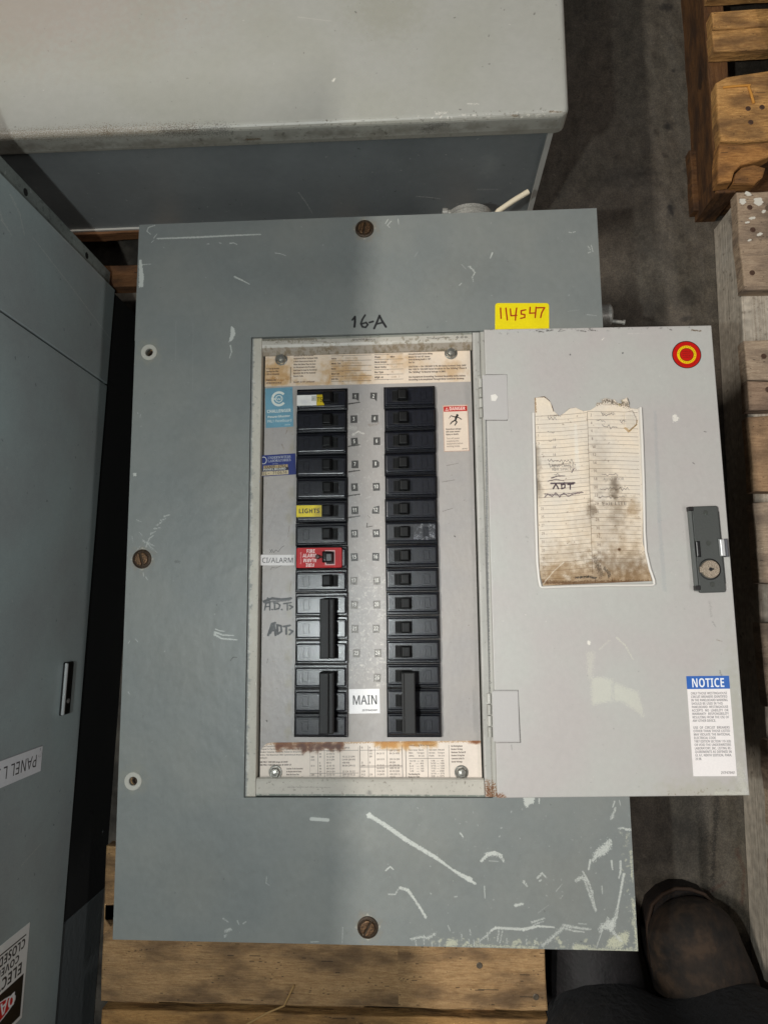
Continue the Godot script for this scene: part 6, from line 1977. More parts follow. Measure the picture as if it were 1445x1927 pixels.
func door(t: Node) -> void:
	var c := Canvas.new(self, 120, -256, 392, 256, 2.5, Color(0.725, 0.702, 0.688), 0.025, 0.022, 301, Color(0.97, 0.995, 0.985), 0.012)
	c.specks(125, -250, 385, 250, 120, 0.3, 1.0, Color(0.42, 0.41, 0.4), 0.5, 302)
	c.specks(125, -250, 385, 250, 60, 0.3, 0.9, LITE, 0.6, 303)
	c.specks(125, -250, 380, -243, 130, 0.3, 2.0, Color(0.36, 0.35, 0.34), 0.5, 304)
	c.specks(300, 238, 382, 248, 60, 0.3, 1.6, DIRTB, 0.5, 305)
	c.blob(340, 240, 90, 20, Color(0.66, 0.65, 0.57), 0.4)
	c.blob(375, 170, 14, 130, Color(0.64, 0.63, 0.56), 0.4)
	for x in [225.5, 282.0]:
		c.blob(x, -217.0, 1.8, 1.8, Color(0.2, 0.2, 0.2), 1.0)
	door_marks(c)
	var s := shape(0.120, -0.256, 0.392, 0.256)
	s.prism(PackedVector2Array([Vector2(0.1330, -0.2489), Vector2(0.3785, -0.2455), Vector2(0.3819, 0.2447), Vector2(0.1322, 0.2486)]), P + 0.001, P + 0.012, 0.001, 2)
	var d := part("door", s.done(), printed(c, 0.44, paint_bump, 0.13), t, "pale grey door swung fully open")
	# rolled hinge edge, its paint rubbed through
	c = Canvas.new(self, 120, -252, 138, 252, 2.5, Color(0.66, 0.65, 0.62), 0.03, 0.03, 311)
	for i in 40:
		var z := -150.0 + i * 10.0
		c.stroke([132.6 - i * 0.2, z, 132.4 - i * 0.2, z + 10.5], 1.4 + i * 0.07, 1.5 + i * 0.07, Color(0.44, 0.44, 0.44), 0.85, 0.5)
	c.specks(120, -250, 136, 250, 60, 0.4, 2.0, Color(0.3, 0.29, 0.28), 0.6, 312)
	c.stroke([126, 240, 128, 249], 9, 8, RUST, 0.85, 1.6)
	s = shape(0.120, -0.252, 0.138, 0.252)
	s.tube([Vector3(0.1322, P + 0.0042, -0.2480), Vector3(0.1318, P + 0.0042, 0.0), Vector3(0.1312, P + 0.0042, 0.2486)], 0.0036, 12)
	part("hinge_edge", s.done(), printed(c, 0.5), d)
	# two hinges: a knuckle in pieces and a leaf let into the door
	var leaf_m := coated(Color(0.715, 0.70, 0.69), 0.45, 12.0, 0.15)
	for k in [[0.1276, 0.1422, -0.1711], [0.1272, 0.1428, 0.1678]]:
		s = shape()
		s.prism(rounded(k[1] + 0.0006, k[2], 0.0268, 0.0505, 0.0008), P + 0.0115, P + 0.0124, 0.0004)
		part("hinge_leaf", s.done(), leaf_m, d)
		var z: float = k[2] - 0.0225
		for j in 4:
			s = shape()
			s.tube([Vector3(k[0], P + 0.0068, z), Vector3(k[0], P + 0.0068, z + 0.0102)], 0.0027, 10)
			part("hinge_knuckle", s.done(), paint(Color(0.63, 0.62, 0.59) if j % 2 else Color(0.70, 0.69, 0.66), 0.45), d)
			z += 0.0113
	s = shape()
	s.prism(PackedVector2Array([Vector2(0.138, -0.1735), Vector2(0.143, -0.1745), Vector2(0.1458, -0.1712), Vector2(0.1432, -0.1665), Vector2(0.1385, -0.167)]), P + 0.0122, P + 0.0129, 0.0002)
	part("paint_chip", s.done(), paint(Color(0.88, 0.86, 0.83), 0.6), d)
	var top := P + 0.012
	# the round sticker
	c = Canvas.new(self, 0, 0, 31, 31, 9.0, Color(0.76, 0.07, 0.03), 0.03, 0.02, 321)
	for z in c.h:
		for x in c.w:
			var r := Vector2(x / 9.0 - 15.5, z / 9.0 - 15.5).length()
			if r > 14.6:
				c.blend(x, z, Color(0.12, 0.07, 0.03), 0.95)
			elif r < 10.2 and r > 7.4:
				c.blend(x, z, Color(0.93, 0.80, 0.03), 0.97)
			elif r <= 7.4 and r > 6.8:
				c.blend(x, z, Color(0.35, 0.03, 0.02), 0.7)
	for i in 26:
		var a := -PI * 0.95 + i * TAU * 0.9 / 26
		c.stroke([15.5 + cos(a) * 8.3, 15.5 + sin(a) * 8.3, 15.5 + cos(a) * 9.4, 15.5 + sin(a) * 9.4], 0.5, 0.4, Color(0.3, 0.2, 0.03), 0.65, 0.5)
	for i in 16:
		var a := PI * 0.15 + i * PI * 0.7 / 16
		c.stroke([15.5 + cos(a) * 11.6, 15.5 + sin(a) * 11.6, 15.5 + cos(a) * 13.2, 15.5 + sin(a) * 13.2], 0.5, 0.4, Color(0.35, 0.05, 0.02), 0.6, 0.5)
	for i in 4:
		c.stroke([11.5, 12.0 + i * 2.2, 19.5, 11.8 + i * 2.2], 0.7, 0.7, Color(0.4, 0.04, 0.02), 0.55, 1.2)
	s = shape(-0.0155, -0.0155, 0.0155, 0.0155, Transform3D(Basis.IDENTITY, Vector3(0.3498, top, -0.2130)))
	s.lathe([0.0154, 0.0, 0.0154, 0.0004, 0.0, 0.0004], 40)
	part("round_sticker", s.done(), printed(c, 0.35), d, "round red and yellow sticker")
	# the notice
	c = Canvas.new(self, 0, 0, 42.5, 98.3, 8.0, Color(0.94, 0.915, 0.905), 0.01, 0.01, 331)
	c.rect(0, 0, 42.5, 12.9, Color(0.02, 0.36, 0.70))
	c.text("NOTICE", 4.4, 2.3, 8.8, Color(0.93, 0.93, 0.95), 1, 33.6)
	var ink := Color(0.22, 0.19, 0.20)
	var body_text := ["ONLY THOSE WESTINGHOUSE", "CIRCUIT BREAKERS IDENTIFIED", "IN THE PANELBOARD MARKING", "SHOULD BE USED IN THIS", "PANELBOARD. WESTINGHOUSE", "ACCEPTS  NO  LIABILITY  OR", "WARRANTY  RESPONSIBILITY", "RESULTING FROM THE USE OF", "ANY OTHER DEVICE.", "", "USE  OF  CIRCUIT  BREAKERS", "OTHER THAN THOSE LISTED", "MAY VIOLATE THE NATIONAL", "ELECTRICAL CODE", "1987 EDITION SECTION 110-3(B)", "OR VOID THE UNDERWRITERS", "LABORATORY, INC. LISTING RE-", "QUIREMENTS AS DEFINED IN", "UL 67, NINTH EDITION, PARA.", "29.98."]
	for i in body_text.size():
		if body_text[i] != "":
			var full: float = 36.6
			if i in [3, 8, 13, 19]:
				full = [0, 0, 0, 31.5, 0, 0, 0, 0, 23.5, 0, 0, 0, 0, 22.0, 0, 0, 0, 0, 0, 6.8][i]
			c.text(body_text[i], 3.0, 16.2 + i * 3.38, 2.25, ink, 0, full)
	c.text("297P478H01", 27.0, 93.8, 2.4, ink, 0, 14.4)
	sheet("notice_sticker", c, 0.3490, 0.1771, 0.0425, 0.0983, -0.4, top, d, 0.38, "white NOTICE sticker with a blue head")
	latch(d, top)
	directory(d, top)


func latch(d: Node, top: float) -> void:
	var at := Transform3D(Basis(Vector3.UP, deg_to_rad(1.3)), Vector3(0.3572, top, -0.0014))
	var dark := coated(Color(0.27, 0.28, 0.27), 0.5, 20.0, 0.3)
	var s := shape(0, 0, 1, 1, at)
	s.prism(rounded(0, 0, 0.0262, 0.0900, 0.0022), 0.0, 0.0050, 0.0010, 2)
	part("latch_plate", s.done(), dark, d)
	s = shape(0, 0, 1, 1, at)
	s.box(0.0125, -0.0390, 0.0146, 0.0360, 0.0, 0.0030, 0.0006)
	part("latch_flange", s.done(), dark, d)
	s = shape(0, 0, 1, 1, at)
	s.box(-0.0172, -0.0430, -0.0140, 0.0430, 0.0, 0.0055, 0.0006)
	s.box(-0.0136, -0.0430, -0.0128, 0.0430, 0.0, 0.0062, 0.0003)
	part("latch_rail", s.done(), coated(Color(0.36, 0.37, 0.36), 0.45, 20.0, 0.3), d)
	s = shape(0, 0, 1, 1, at)
	for z in [-0.0425, 0.0395]:
		s.box(-0.0176, z - 0.0022, -0.0128, z + 0.0022, 0.0, 0.0070, 0.0006)
	part("rail_stop", s.done(), paint(Color(0.09, 0.07, 0.07), 0.5), d)
	s = shape(0, 0, 1, 1, at)
	s.box(-0.0136, -0.0085, -0.0092, 0.0080, 0.004, 0.0072, 0.0012, 2)
	part("latch_bolt", s.done(), paint(Color(0.05, 0.05, 0.05), 0.35), d)
	s = shape(0, 0, 1, 1, at)
	s.box(0.0104, -0.0095, 0.0152, 0.0080, 0.003, 0.0085, 0.0010, 2)
	part("strike_plate", s.done(), paint(Color(0.78, 0.78, 0.78), 0.35, 0.3), d)
	s = shape(0, 0, 1, 1, at)
	s.box(0.0156, -0.0098, 0.0184, 0.0088, 0.0, 0.0085, 0.0008)
	part("strike_flange", s.done(), paint(Color(0.42, 0.42, 0.44), 0.35, 0.5), d)
	var lock := at * Transform3D(Basis.IDENTITY, Vector3(-0.0012, 0.005, 0.0210))
	s = shape(0, 0, 1, 1, lock)
	s.lathe([0.0112, -0.001, 0.0110, 0.0006, 0.0104, 0.0008, 0.0098, -0.0006], 28)
	part("lock_seat", s.done(), paint(Color(0.03, 0.03, 0.03), 0.5), d)
	s = shape(0, 0, 1, 1, lock)
	s.lathe([0.0094, -0.001, 0.0094, 0.0022, 0.0088, 0.0028, 0.0, 0.0028], 28)
	s.box(-0.0108, -0.0028, -0.0080, 0.0030, 0.0, 0.0024)
	part("lock_cylinder", s.done(), coated(Color(0.74, 0.68, 0.60), 0.36, 60.0, 0.8, mottle(95, 0.7, 1.0, 0.04, 256), 0.55), d)
	s = shape(0, 0, 1, 1, lock)
	s.lathe([0.0019, 0.0020, 0.0019, 0.0031, 0.0, 0.0031], 10)
	s.box(-0.0002, -0.0008, 0.0034, 0.0008, 0.0022, 0.00305)
	part("keyhole", s.done(), paint(Color(0.03, 0.025, 0.02), 0.6), d)
	s = shape(0, 0, 1, 1, at)
	for z in [-0.038, -0.006, 0.0365]:
		s.xf = at * Transform3D(Basis.IDENTITY, Vector3(0.0, 0.005, z))
		s.lathe([0.0026, 0.0, 0.0024, 0.0003, 0.0, 0.0003], 12)
	part("rivet", s.done(), coated(Color(0.23, 0.24, 0.22), 0.5, 20.0, 0.3), d)


func directory(d: Node, top: float) -> void:
	# the paper card, torn along its upper edge, swelling a little where its foot sits in the pocket
	var c := Canvas.new(self, 176, -174, 304, 40, 5.6, Color(0.885, 0.845, 0.79), 0.04, 0.03, 341, Color(1.0, 0.98, 0.95))
	c.specks(184, -150, 300, 36, 340, 0.2, 1.3, Color(0.35, 0.25, 0.18), 0.45, 342)
	var ink := Color(0.36, 0.28, 0.24)
	for i in 20:
		var z := -145.6 + i * 8.85
		var x := 187.0 - maxf(i - 12, 0.0) * 0.12
		if i in [4, 5, 7, 8, 9, 10]:
			continue
		c.text(str(i * 2 + 1), x, z, 2.6, ink, 0, 1.6 if i < 5 else 3.6, 0.85)
	for i in 21:
		var z := -149.6 + i * 8.75
		c.text(str(i * 2 + 2), 243.8, z, 2.9, ink, 0, 2.0 if i < 4 else 4.6, 0.85)
	c.text("RECEPT.", 256.0, -150.5, 2.4, PEN, 0, 15.0, 0.6)
	c.text("NEW CIRCUIT", 200.0, -94.5, 2.6, PEN, 0, 27.0, 0.65)
	c.text("FOR SPACERS", 200.0, -90.6, 2.6, PEN, 0, 27.0, 0.6)
	c.text("AUTO DOOR", 254.0, -79.0, 2.8, PEN, 0, 22.0, 0.6)
	c.text("Exit LITE", 251.0, -52.8, 3.4, PEN, 0, 27.0, 0.75)
	c.text("LIGHTS", 198.0, -149.2, 2.4, PEN, 0, 15.0, 0.5)
	for i in 24:
		c.rect(183, 8.0 + i * 1.1, 300, 9.1 + i * 1.1, BRN, 0.018 * i)
	card_marks(c)
	var outline := PackedVector2Array([Vector2(0.1852, -0.1690), Vector2(0.1959, -0.1705), Vector2(0.2010, -0.1655), Vector2(0.2035, -0.1600), Vector2(0.2052, -0.1536), Vector2(0.2110, -0.1481), Vector2(0.2168, -0.1515), Vector2(0.2216, -0.1561), Vector2(0.2284, -0.1571), Vector2(0.2368, -0.1528), Vector2(0.2442, -0.1538), Vector2(0.2500, -0.1575), Vector2(0.2514, -0.1619), Vector2(0.2560, -0.1618), Vector2(0.2617, -0.1646), Vector2(0.2702, -0.1649), Vector2(0.2730, -0.1612), Vector2(0.2762, -0.1600), Vector2(0.2796, -0.1617), Vector2(0.2845, -0.1633), Vector2(0.2862, -0.1550), Vector2(0.2950, -0.1536), Vector2(0.2944, -0.0600), Vector2(0.2915, -0.0100), Vector2(0.2985, 0.0310), Vector2(0.1862, 0.0345), Vector2(0.1832, 0.0200), Vector2(0.1845, -0.0800), Vector2(0.1848, -0.1500)])
	var s := shape(0.176, -0.174, 0.304, 0.040)
	s.prism(outline, top, top + 0.0012, 0.0003)
	var m := printed(c, 0.32, fine_bump, 0.35)
	part("directory_card", s.done(), m, d, "stained circuit directory with a torn top")
	# torn paper curling up
	s = shape(0.176, -0.174, 0.304, 0.040)
	s.prism(PackedVector2Array([Vector2(0.2797, -0.1500), Vector2(0.2880, -0.1520), Vector2(0.2921, -0.1419), Vector2(0.2917, -0.1361), Vector2(0.2835, -0.1293), Vector2(0.2792, -0.1329)]), top + 0.0014, top + 0.0034, 0.0008)
	s.prism(PackedVector2Array([Vector2(0.2560, -0.1640), Vector2(0.2600, -0.1662), Vector2(0.2680, -0.1640), Vector2(0.2660, -0.1590), Vector2(0.2590, -0.1585)]), top + 0.0014, top + 0.0044, 0.0012)
	s.prism(PackedVector2Array([Vector2(0.2770, -0.1630), Vector2(0.2830, -0.1660), Vector2(0.2850, -0.1590), Vector2(0.2800, -0.1570)]), top + 0.0014, top + 0.0048, 0.0012)
	part("torn_flap", s.done(), m, d)
	# the welted white rim of the pocket
	s = shape()
	var rim := []
	for p in [[0.1832, -0.1520], [0.1824, -0.1000], [0.1816, -0.0400], [0.1812, 0.0100], [0.1822, 0.0270], [0.1836, 0.0352], [0.1858, 0.0364], [0.2080, 0.0356], [0.2500, 0.0349], [0.2800, 0.0352], [0.2985, 0.0352], [0.3006, 0.0338], [0.3004, 0.0300], [0.2970, 0.0180], [0.2940, 0.0000], [0.2938, -0.0200], [0.2958, -0.0700], [0.2970, -0.1200], [0.2974, -0.1550]]:
		rim.append(Vector3(p[0], top + 0.0016, p[1]))
	s.tube(rim, 0.0015, 8)
	part("pocket_rim", s.done(), paint(Color(0.86, 0.84, 0.81), 0.35), d)
	s = shape()
	s.prism(PackedVector2Array([Vector2(0.2946, -0.1545), Vector2(0.2985, -0.1550), Vector2(0.2965, -0.0600), Vector2(0.2942, -0.0150), Vector2(0.2922, -0.0150), Vector2(0.2940, -0.0600)]), top + 0.0010, top + 0.0020, 0.0004)
	part("pocket_welt", s.done(), paint(Color(0.80, 0.77, 0.73), 0.35), d)


func fittings(t: Node) -> void:
	var zinc := coated(Color(0.72, 0.71, 0.68), 0.36, 40.0, 0.4, mottle(96, 0.75, 1.0, 0.04, 256), 0.35)
	# the cable connector on the top side, its end towards the big box
	var at := Transform3D(Basis(Vector3.RIGHT, Vector3(0, 0, -1), Vector3(0, 1, 0)), Vector3(0.126, 0.205, -0.35))
	var s := shape(0, 0, 1, 1, at)
	s.lathe([0.020, 0.0, 0.026, 0.02, 0.026, 0.058, 0.0285, 0.060, 0.0285, 0.066, 0.026, 0.068, 0.026, 0.074, 0.0275, 0.075, 0.0275, 0.079, 0.022, 0.080, 0.020, 0.07, 0.0, 0.07], 36)
	var o := part("cable_connector", s.done(), zinc, t)
	s = shape()
	s.tube([Vector3(0.112, 0.214, -0.427), Vector3(0.094, 0.216, -0.4285)], 0.0036, 10)
	s.tube([Vector3(0.098, 0.216, -0.4282), Vector3(0.092, 0.2165, -0.4288)], 0.0052, 6)
	part("clamp_screw", s.done(), zinc, o)
	s = shape()
	s.tube([Vector3(0.146, 0.214, -0.405), Vector3(0.160, 0.221, -0.424), Vector3(0.178, 0.2235, -0.4350), Vector3(0.1965, 0.2245, -0.4455)], 0.0034, 10)
	part("cable_end", s.done(), paint(Color(0.85, 0.80, 0.70), 0.5), t, "stub of white cable")
	at = Transform3D(Basis(Vector3(0, -1, 0), Vector3(1, 0, 0), Vector3(0, 0, 1)), Vector3(0.22, 0.218, -0.2865))
	s = shape(0, 0, 1, 1, at)
	s.lathe([0.011, 0.0, 0.011, 0.05, 0.0135, 0.052, 0.0135, 0.067, 0.0115, 0.069, 0.0, 0.069], 24)
	o = part("conduit_connector", s.done(), zinc, t)
	s = shape()
	s.tube([Vector3(0.283, 0.222, -0.2790), Vector3(0.302, 0.2225, -0.2760)], 0.0022, 8)
	s.tube([Vector3(0.3015, 0.2225, -0.2761), Vector3(0.3035, 0.2225, -0.2758)], 0.0032, 8)
	part("set_screw", s.done(), zinc, o)


# ---------------------------------------------------------------- pallets on the right
func side_pallets() -> void:
	var rust := paint(Color(0.34, 0.25, 0.20), 0.6, 0.4)
	var t := thing("broken_pallet", "orange-brown broken wooden pallet with a split end board, top right", "pallet")
	var m := wood(1)
	var dark := wood(1, Color(0.52, 0.47, 0.43))
	board("stringer", t, 0.4790, -1.30, 0.5080, -0.5260, 0.0, 0.078, dark, 0.0012, 401, 0.008)
	board("stringer", t, 0.80, -1.30, 0.83, -0.53, 0.0, 0.078, dark, 0.002, 402)
	board("bottom_board", t, 0.474, -0.628, 0.86, -0.531, 0.0, 0.018, dark, 0.002, 407)
	# end board: frayed at its far end, split near the front
	var s := shape(0, 0, 0, 0)
	s.frame = Rect2(0.3, -0.7, 0.8, 0.2)
	s.prism(PackedVector2Array([Vector2(0.4855, -0.6760), Vector2(0.5000, -0.6840), Vector2(0.5600, -0.6905), Vector2(0.66, -0.688), Vector2(0.86, -0.689), Vector2(0.86, -0.586), Vector2(0.60, -0.588), Vector2(0.52, -0.583), Vector2(0.486, -0.586), Vector2(0.4835, -0.62)]), 0.080, 0.100, 0.003, 2)
	part("deck_board", s.done(), m, t)
	s = shape(0, 0, 0, 0)
	s.frame = Rect2(0.35, -0.68, 0.8, 0.2)
	s.prism(PackedVector2Array([Vector2(0.484, -0.584), Vector2(0.52, -0.581), Vector2(0.555, -0.5835), Vector2(0.552, -0.574), Vector2(0.558, -0.566), Vector2(0.549, -0.560), Vector2(0.536, -0.5555), Vector2(0.52, -0.552), Vector2(0.512, -0.5505), Vector2(0.502, -0.541), Vector2(0.4975, -0.5265), Vector2(0.478, -0.524), Vector2(0.4795, -0.556)]), 0.079, 0.098, 0.003, 2)
	part("split_board", s.done(), wood(1, Color(0.9, 0.85, 0.8)), t)
	s = shape(0, 0, 0, 0)
	s.frame = Rect2(0.5, -0.6, 0.8, 0.2)
	s.prism(PackedVector2Array([Vector2(0.5000, -0.5250), Vector2(0.504, -0.5395), Vector2(0.5135, -0.5485), Vector2(0.530, -0.5525), Vector2(0.546, -0.5460), Vector2(0.541, -0.532), Vector2(0.5300, -0.5230)]), 0.076, 0.095, 0.003, 2)
	part("split_board", s.done(), wood(1, Color(0.8, 0.75, 0.7)), t)
	board("deck_board", t, 0.4860, -0.7865, 0.86, -0.7590, 0.080, 0.101, m, 0.001, 403)
	board("deck_board", t, 0.4850, -0.7575, 0.86, -0.7240, 0.080, 0.100, m, 0.001, 404)
	board("deck_board", t, 0.4860, -0.9200, 0.86, -0.8150, 0.080, 0.100, m, 0.0015, 405)
	board("deck_board", t, 0.4860, -1.06, 0.86, -0.955, 0.080, 0.100, m, 0.0015, 406)
	var raw := paint(Color(0.80, 0.56, 0.24), 0.8)
	for k in [[0.494, 0.1003, -0.667, 0.531, 0.1008, -0.668, 0.0018], [0.529, 0.1006, -0.666, 0.534, 0.1006, -0.640, 0.0020]]:
		s = shape()
		s.tube([Vector3(k[0], k[1], k[2]), Vector3((k[0] + k[3]) * 0.5, (k[1] + k[4]) * 0.5 + 0.0006, (k[2] + k[5]) * 0.5), Vector3(k[3], k[4], k[5])], k[6], 5)
		part("splinter", s.done(), raw, t)
	for k in [[0.526, -0.633], [0.545, -0.634], [0.528, -0.612]]:
		nail(t, k[0], 0.100, k[1], rust)
	# a torn green sheet hanging over it
	var g := thing("green_sheet", "torn dark green sheet hanging over the broken pallet's boards", "sheet")
	s = shape()
	s.prism(PackedVector2Array([Vector2(0.556, -0.82), Vector2(0.70, -0.82), Vector2(0.70, -0.66), Vector2(0.585, -0.66), Vector2(0.580, -0.69), Vector2(0.570, -0.715), Vector2(0.562, -0.742), Vector2(0.557, -0.775)]), 0.118, 0.1195)
	part("torn_sheet", s.done(), coated(Color(0.22, 0.25, 0.15), 0.5, 20.0, 0.8, mottle(97, 0.5, 1.0, 0.03, 256)), g)
	s = shape()
	s.box(0.60, -0.82, 0.70, -0.66, 0.1018, 0.1178)
	part("folded_stack", s.done(), paint(Color(0.12, 0.13, 0.1), 0.8), g)
	# the grey pallet
	t = thing("grey_pallet", "weathered grey-tan wooden pallet with paint spots on its end board, right of the door", "pallet")
	var w := wood(2)
	var c := Canvas.new(self, 0, 0, 1420, 130, 1.4, Color(0.70, 0.66, 0.60), 0.10, 0.05, 431, Color(1, 1, 1), 0.12)
	c.blob(60, 40, 60, 60, Color(0.70, 0.68, 0.64), 0.5)
	c.stroke([18, 60, 30, 66, 40, 80], 12, 8, Color(0.30, 0.25, 0.22), 0.6, 0.9)
	c.blob(420, 60, 300, 70, Color(0.48, 0.43, 0.36), 0.5)
	for i in 40:
		var gz := dice.randf() * 110.0
		c.stroke([0, gz, 300, gz + 2, 700, gz - 1, 1420, gz + 2], 0.8, 0.6, Color(0.45, 0.39, 0.33), 0.35, 0.8)
	c.specks(0, 0, 800, 130, 500, 0.5, 4.0, Color(0.32, 0.28, 0.24), 0.45, 432)
	s = shape(-0.51, 0.0, 0.91, 0.13, Transform3D(Basis(Vector3(-0.022, 0, 1).normalized(), Vector3(-1, 0, -0.022).normalized(), Vector3(0, 1, 0)), Vector3(0.498, 0, 0)))
	s.box(-0.5090, 0.0, 0.90, 0.0790, -0.036, 0.0, 0.002, 2)
	part("stringer", s.done(), printed(c, 0.8, fine_bump, 0.6), t)
	board("stringer", t, 0.70, -0.50, 0.736, 0.9, 0.0, 0.079, w, 0.0015, 411)
	board("deck_board", t, 0.5000, -0.5080, 0.80, -0.3655, 0.080, 0.100, wood(2, Color(0.98, 0.97, 0.96)), 0.0015, 412)
	board("deck_board", t, 0.4955, -0.2960, 0.80, -0.2400, 0.080, 0.100, w, 0.0015, 413)
	board("deck_board", t, 0.4950, -0.2380, 0.80, -0.1990, 0.080, 0.100, wood(2, Color(0.92, 0.88, 0.86)), 0.0012, 420)
	board("deck_board", t, 0.4925, -0.1900, 0.80, -0.0900, 0.080, 0.100, wood(2, Color(1.0, 0.92, 0.82)), 0.0015, 414)
	board("deck_board", t, 0.4900, -0.0750, 0.80, 0.0300, 0.080, 0.100, w, 0.0015, 415)
	for i in 5:
		board("deck_board", t, 0.4870 - i * 0.003, 0.0800 + i * 0.145, 0.80, 0.1850 + i * 0.145, 0.080, 0.100, w, 0.0015, 416 + i * 7)
	for k in [[0.5170, -0.4850], [0.5185, -0.4520], [0.513, -0.3900], [0.5190, -0.2720], [0.521, -0.226]]:
		nail(t, k[0], 0.100, k[1], rust)
	var white := paint(Color(0.85, 0.83, 0.78), 0.7)
	for k in [[0.508, -0.494, 5.5], [0.529, -0.493, 7.5], [0.519, -0.469, 3.6], [0.512, -0.463, 2.6], [0.527, -0.4450, 3.6], [0.513, -0.437, 2.4], [0.516, -0.505, 4.5], [0.535, -0.478, 3.0]]:
		s = shape()
		var p := PackedVector2Array()
		for i in 16:
			var a := TAU * i / 16
			p.append(Vector2(k[0], k[1]) + Vector2(cos(a) * 1.2, sin(a) * 0.75) * k[2] * 0.001 * (0.85 + 0.22 * sin(a * 2.0 + k[0] * 900.0) + 0.12 * sin(a * 5.0 + k[1] * 700.0)))
		s.prism(p, 0.0995, 0.1006)
		part("paint_spot", s.done(), white, t)


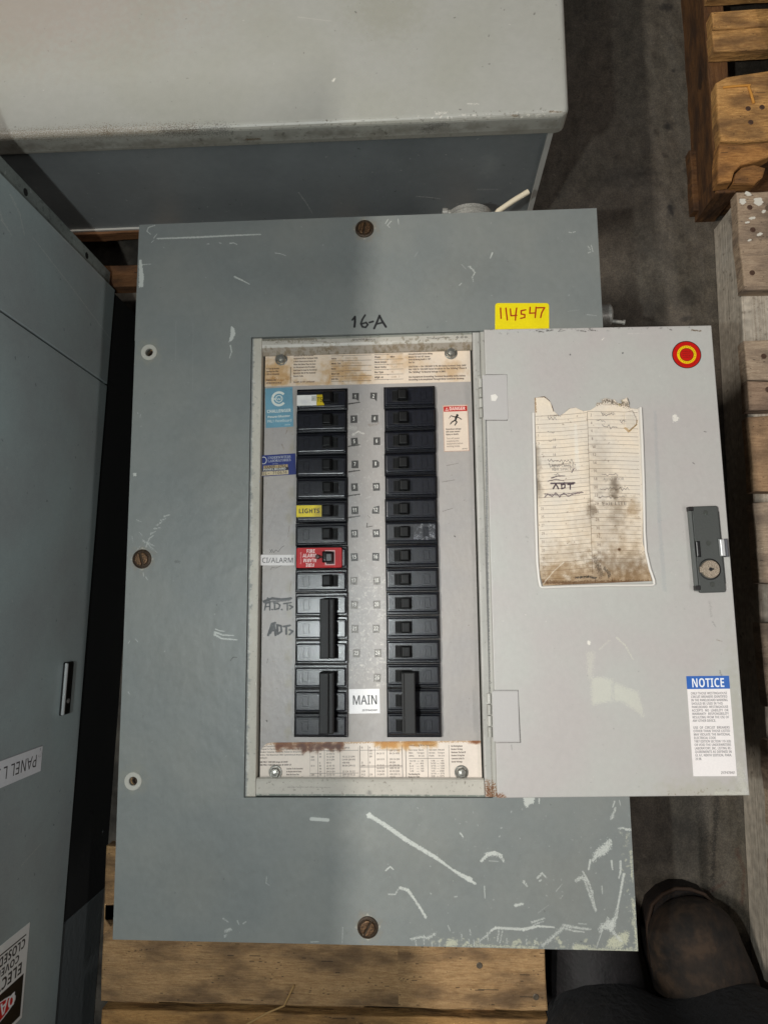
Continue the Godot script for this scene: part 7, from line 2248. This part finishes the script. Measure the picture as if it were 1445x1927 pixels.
# ---------------------------------------------------------------- the photographer
func person() -> void:
	var t := thing("person", "person in dark trousers and scuffed brown work boots standing at the panel's lower right corner", "person")
	var cloth := coated(Color(0.055, 0.055, 0.07), 0.85, 5.0, 1.6, mottle(501, 0.6, 1.0, 0.03, 256))
	cloth.rim_enabled = true
	cloth.rim = 0.15
	var bones := []
	for side in [[0.272, 0.30, -1.0], [0.425, 0.40, 1.0]]:
		var x: float = side[0]
		var hip: float = 0.335 + side[2] * 0.085
		bones.append([Vector3(x, 0.115, 0.590), Vector3(x - side[2] * 0.01, 0.34, 0.592), 0.088, 0.080])
		bones.append([Vector3(x - side[2] * 0.01, 0.34, 0.592), Vector3(x - side[2] * 0.015, 0.52, 0.605), 0.080, 0.082])
		bones.append([Vector3(x - side[2] * 0.015, 0.52, 0.605), Vector3(hip, 0.93, 0.800), 0.084, 0.112])
	bones.append([Vector3(0.25, 0.95, 0.81), Vector3(0.42, 0.95, 0.81), 0.115, 0.115])
	bones.append([Vector3(0.335, 0.98, 0.81), Vector3(0.31, 1.22, 0.74), 0.140, 0.145])
	bones.append([Vector3(0.31, 1.22, 0.74), Vector3(0.28, 1.40, 0.66), 0.150, 0.130])
	bones.append([Vector3(0.13, 1.42, 0.62), Vector3(0.43, 1.42, 0.66), 0.075, 0.075])
	bones.append([Vector3(0.11, 1.42, 0.62), Vector3(0.02, 1.30, 0.43), 0.060, 0.050])
	bones.append([Vector3(0.02, 1.30, 0.43), Vector3(-0.130, 1.27, 0.225), 0.048, 0.036])
	bones.append([Vector3(0.44, 1.42, 0.65), Vector3(0.36, 1.25, 0.43), 0.060, 0.050])
	bones.append([Vector3(0.36, 1.25, 0.43), Vector3(0.165, 1.165, 0.18), 0.048, 0.036])
	part("clothed_body", body(bones, 0.0125, 0.05), cloth, t)
	# head, neck and hands
	var skin := paint(Color(0.62, 0.45, 0.36), 0.6)
	bones = [[Vector3(0.27, 1.47, 0.63), Vector3(0.255, 1.56, 0.585), 0.056, 0.056], [Vector3(0.25, 1.64, 0.56), Vector3(0.245, 1.61, 0.515), 0.088, 0.075], [Vector3(0.243, 1.575, 0.49), Vector3(0.243, 1.555, 0.485), 0.055, 0.048], [Vector3(0.242, 1.595, 0.437), Vector3(0.242, 1.578, 0.428), 0.010, 0.014], [Vector3(0.16, 1.605, 0.56), Vector3(0.165, 1.58, 0.56), 0.014, 0.010], [Vector3(0.335, 1.605, 0.56), Vector3(0.33, 1.58, 0.56), 0.014, 0.010]]
	part("head", body(bones, 0.008, 0.025), skin, t)
	bones = [[Vector3(0.252, 1.675, 0.575), Vector3(0.250, 1.655, 0.535), 0.092, 0.082]]
	part("hair", body(bones, 0.01, 0.02), coated(Color(0.12, 0.09, 0.07), 0.7, 30.0, 0.8), t)
	for side in [[-0.130, 1.27, 0.225, -0.142, 1.228, 1.0], [0.165, 1.165, 0.18, 0.085, 1.128, -1.0]]:
		var wrist := Vector3(side[0], side[1], side[2])
		var palm := Vector3(side[3], side[4], side[2] - 0.072)
		bones = [[wrist, wrist.lerp(palm, 0.5), 0.030, 0.034], [wrist.lerp(palm, 0.5), palm, 0.036, 0.034]]
		for k in 4:
			var root := palm + Vector3((k - 1.5) * 0.006, (1.5 - k) * 0.016, -0.012)
			var mid := root + Vector3(-0.018 * side[5], -0.004, -0.034 + absf(k - 1.3) * 0.005)
			bones.append([root, mid, 0.0095, 0.0088])
			bones.append([mid, mid + Vector3(0.026 * side[5], -0.006, -0.008), 0.0088, 0.0075])
		bones.append([palm + Vector3(0.02 * side[5], 0.01, 0.01), palm + Vector3(0.034 * side[5], 0.004, -0.03), 0.012, 0.0095])
		part("hand", body(bones, 0.005, 0.010), skin, t)
	# boots
	var leather := coated(Color(0.225, 0.165, 0.11), 0.85, 7.0, 0.9, mottle(503, 0.30, 1.0, 0.008))
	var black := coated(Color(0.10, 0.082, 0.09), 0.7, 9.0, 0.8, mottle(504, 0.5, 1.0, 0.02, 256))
	var welt_m := coated(Color(0.20, 0.135, 0.085), 0.8, 30.0, 0.8)
	var sole_m := coated(Color(0.15, 0.10, 0.07), 0.8, 20.0, 0.8, mottle(505, 0.4, 1.0, 0.03, 256))
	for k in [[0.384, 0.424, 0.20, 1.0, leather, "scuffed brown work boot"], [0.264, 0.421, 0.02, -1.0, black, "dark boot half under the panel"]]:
		var at := Transform3D(Basis(Vector3.UP, k[2]), Vector3(k[0], 0, k[1]))
		bones = []
		for b in [[0.0, 0.058, 0.052, 0.0, 0.060, 0.100, 0.044, 0.050], [-0.018, 0.050, 0.056, -0.020, 0.052, 0.120, 0.034, 0.038], [0.018, 0.050, 0.056, 0.020, 0.052, 0.120, 0.034, 0.038], [0.0, 0.065, 0.110, 0.0, 0.105, 0.190, 0.046, 0.048], [0.0, 0.055, 0.13, 0.0, 0.055, 0.255, 0.040, 0.040], [0.0, 0.105, 0.20, 0.0, 0.20, 0.225, 0.052, 0.058], [0.0, 0.06, 0.25, 0.0, 0.18, 0.235, 0.040, 0.050]]:
			bones.append([at * Vector3(b[0], b[1], b[2]), at * Vector3(b[3], b[4], b[5]), b[6], b[7]])
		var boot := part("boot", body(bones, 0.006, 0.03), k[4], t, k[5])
		var p := PackedVector2Array()
		for q in [[-0.036, 0.014], [-0.019, 0.004], [0.0, 0.0], [0.019, 0.004], [0.036, 0.014], [0.049, 0.036], [0.057, 0.075], [0.056, 0.115], [0.046, 0.17], [0.042, 0.22], [0.042, 0.27], [0.030, 0.298], [0.0, 0.305], [-0.030, 0.298], [-0.042, 0.27], [-0.041, 0.22], [-0.045, 0.17], [-0.056, 0.115], [-0.057, 0.075], [-0.048, 0.035]]:
			p.append(Vector2(q[0], q[1]))
		var s := shape(0, 0, 1, 1, at)
		s.prism(p, 0.0, 0.026, 0.003, 2)
		part("sole", s.done(), sole_m, boot)
		var edge := []
		for q in p:
			edge.append(at * Vector3(q.x * 0.96, 0.0285, q.y * 0.985 + 0.002))
		s = shape()
		s.tube(edge, 0.0026, 6, true)
		part("welt", s.done(), welt_m, boot)
		var seam := []
		for q in [[-0.052, 0.052, 0.118], [-0.046, 0.078, 0.108], [-0.028, 0.101, 0.098], [0.0, 0.1105, 0.094], [0.028, 0.101, 0.098], [0.046, 0.078, 0.108], [0.052, 0.052, 0.118]]:
			seam.append(at * Vector3(q[0], q[1], q[2]))
		s = shape()
		s.tube(seam, 0.0028, 6)
		part("toe_seam", s.done(), k[4], boot)
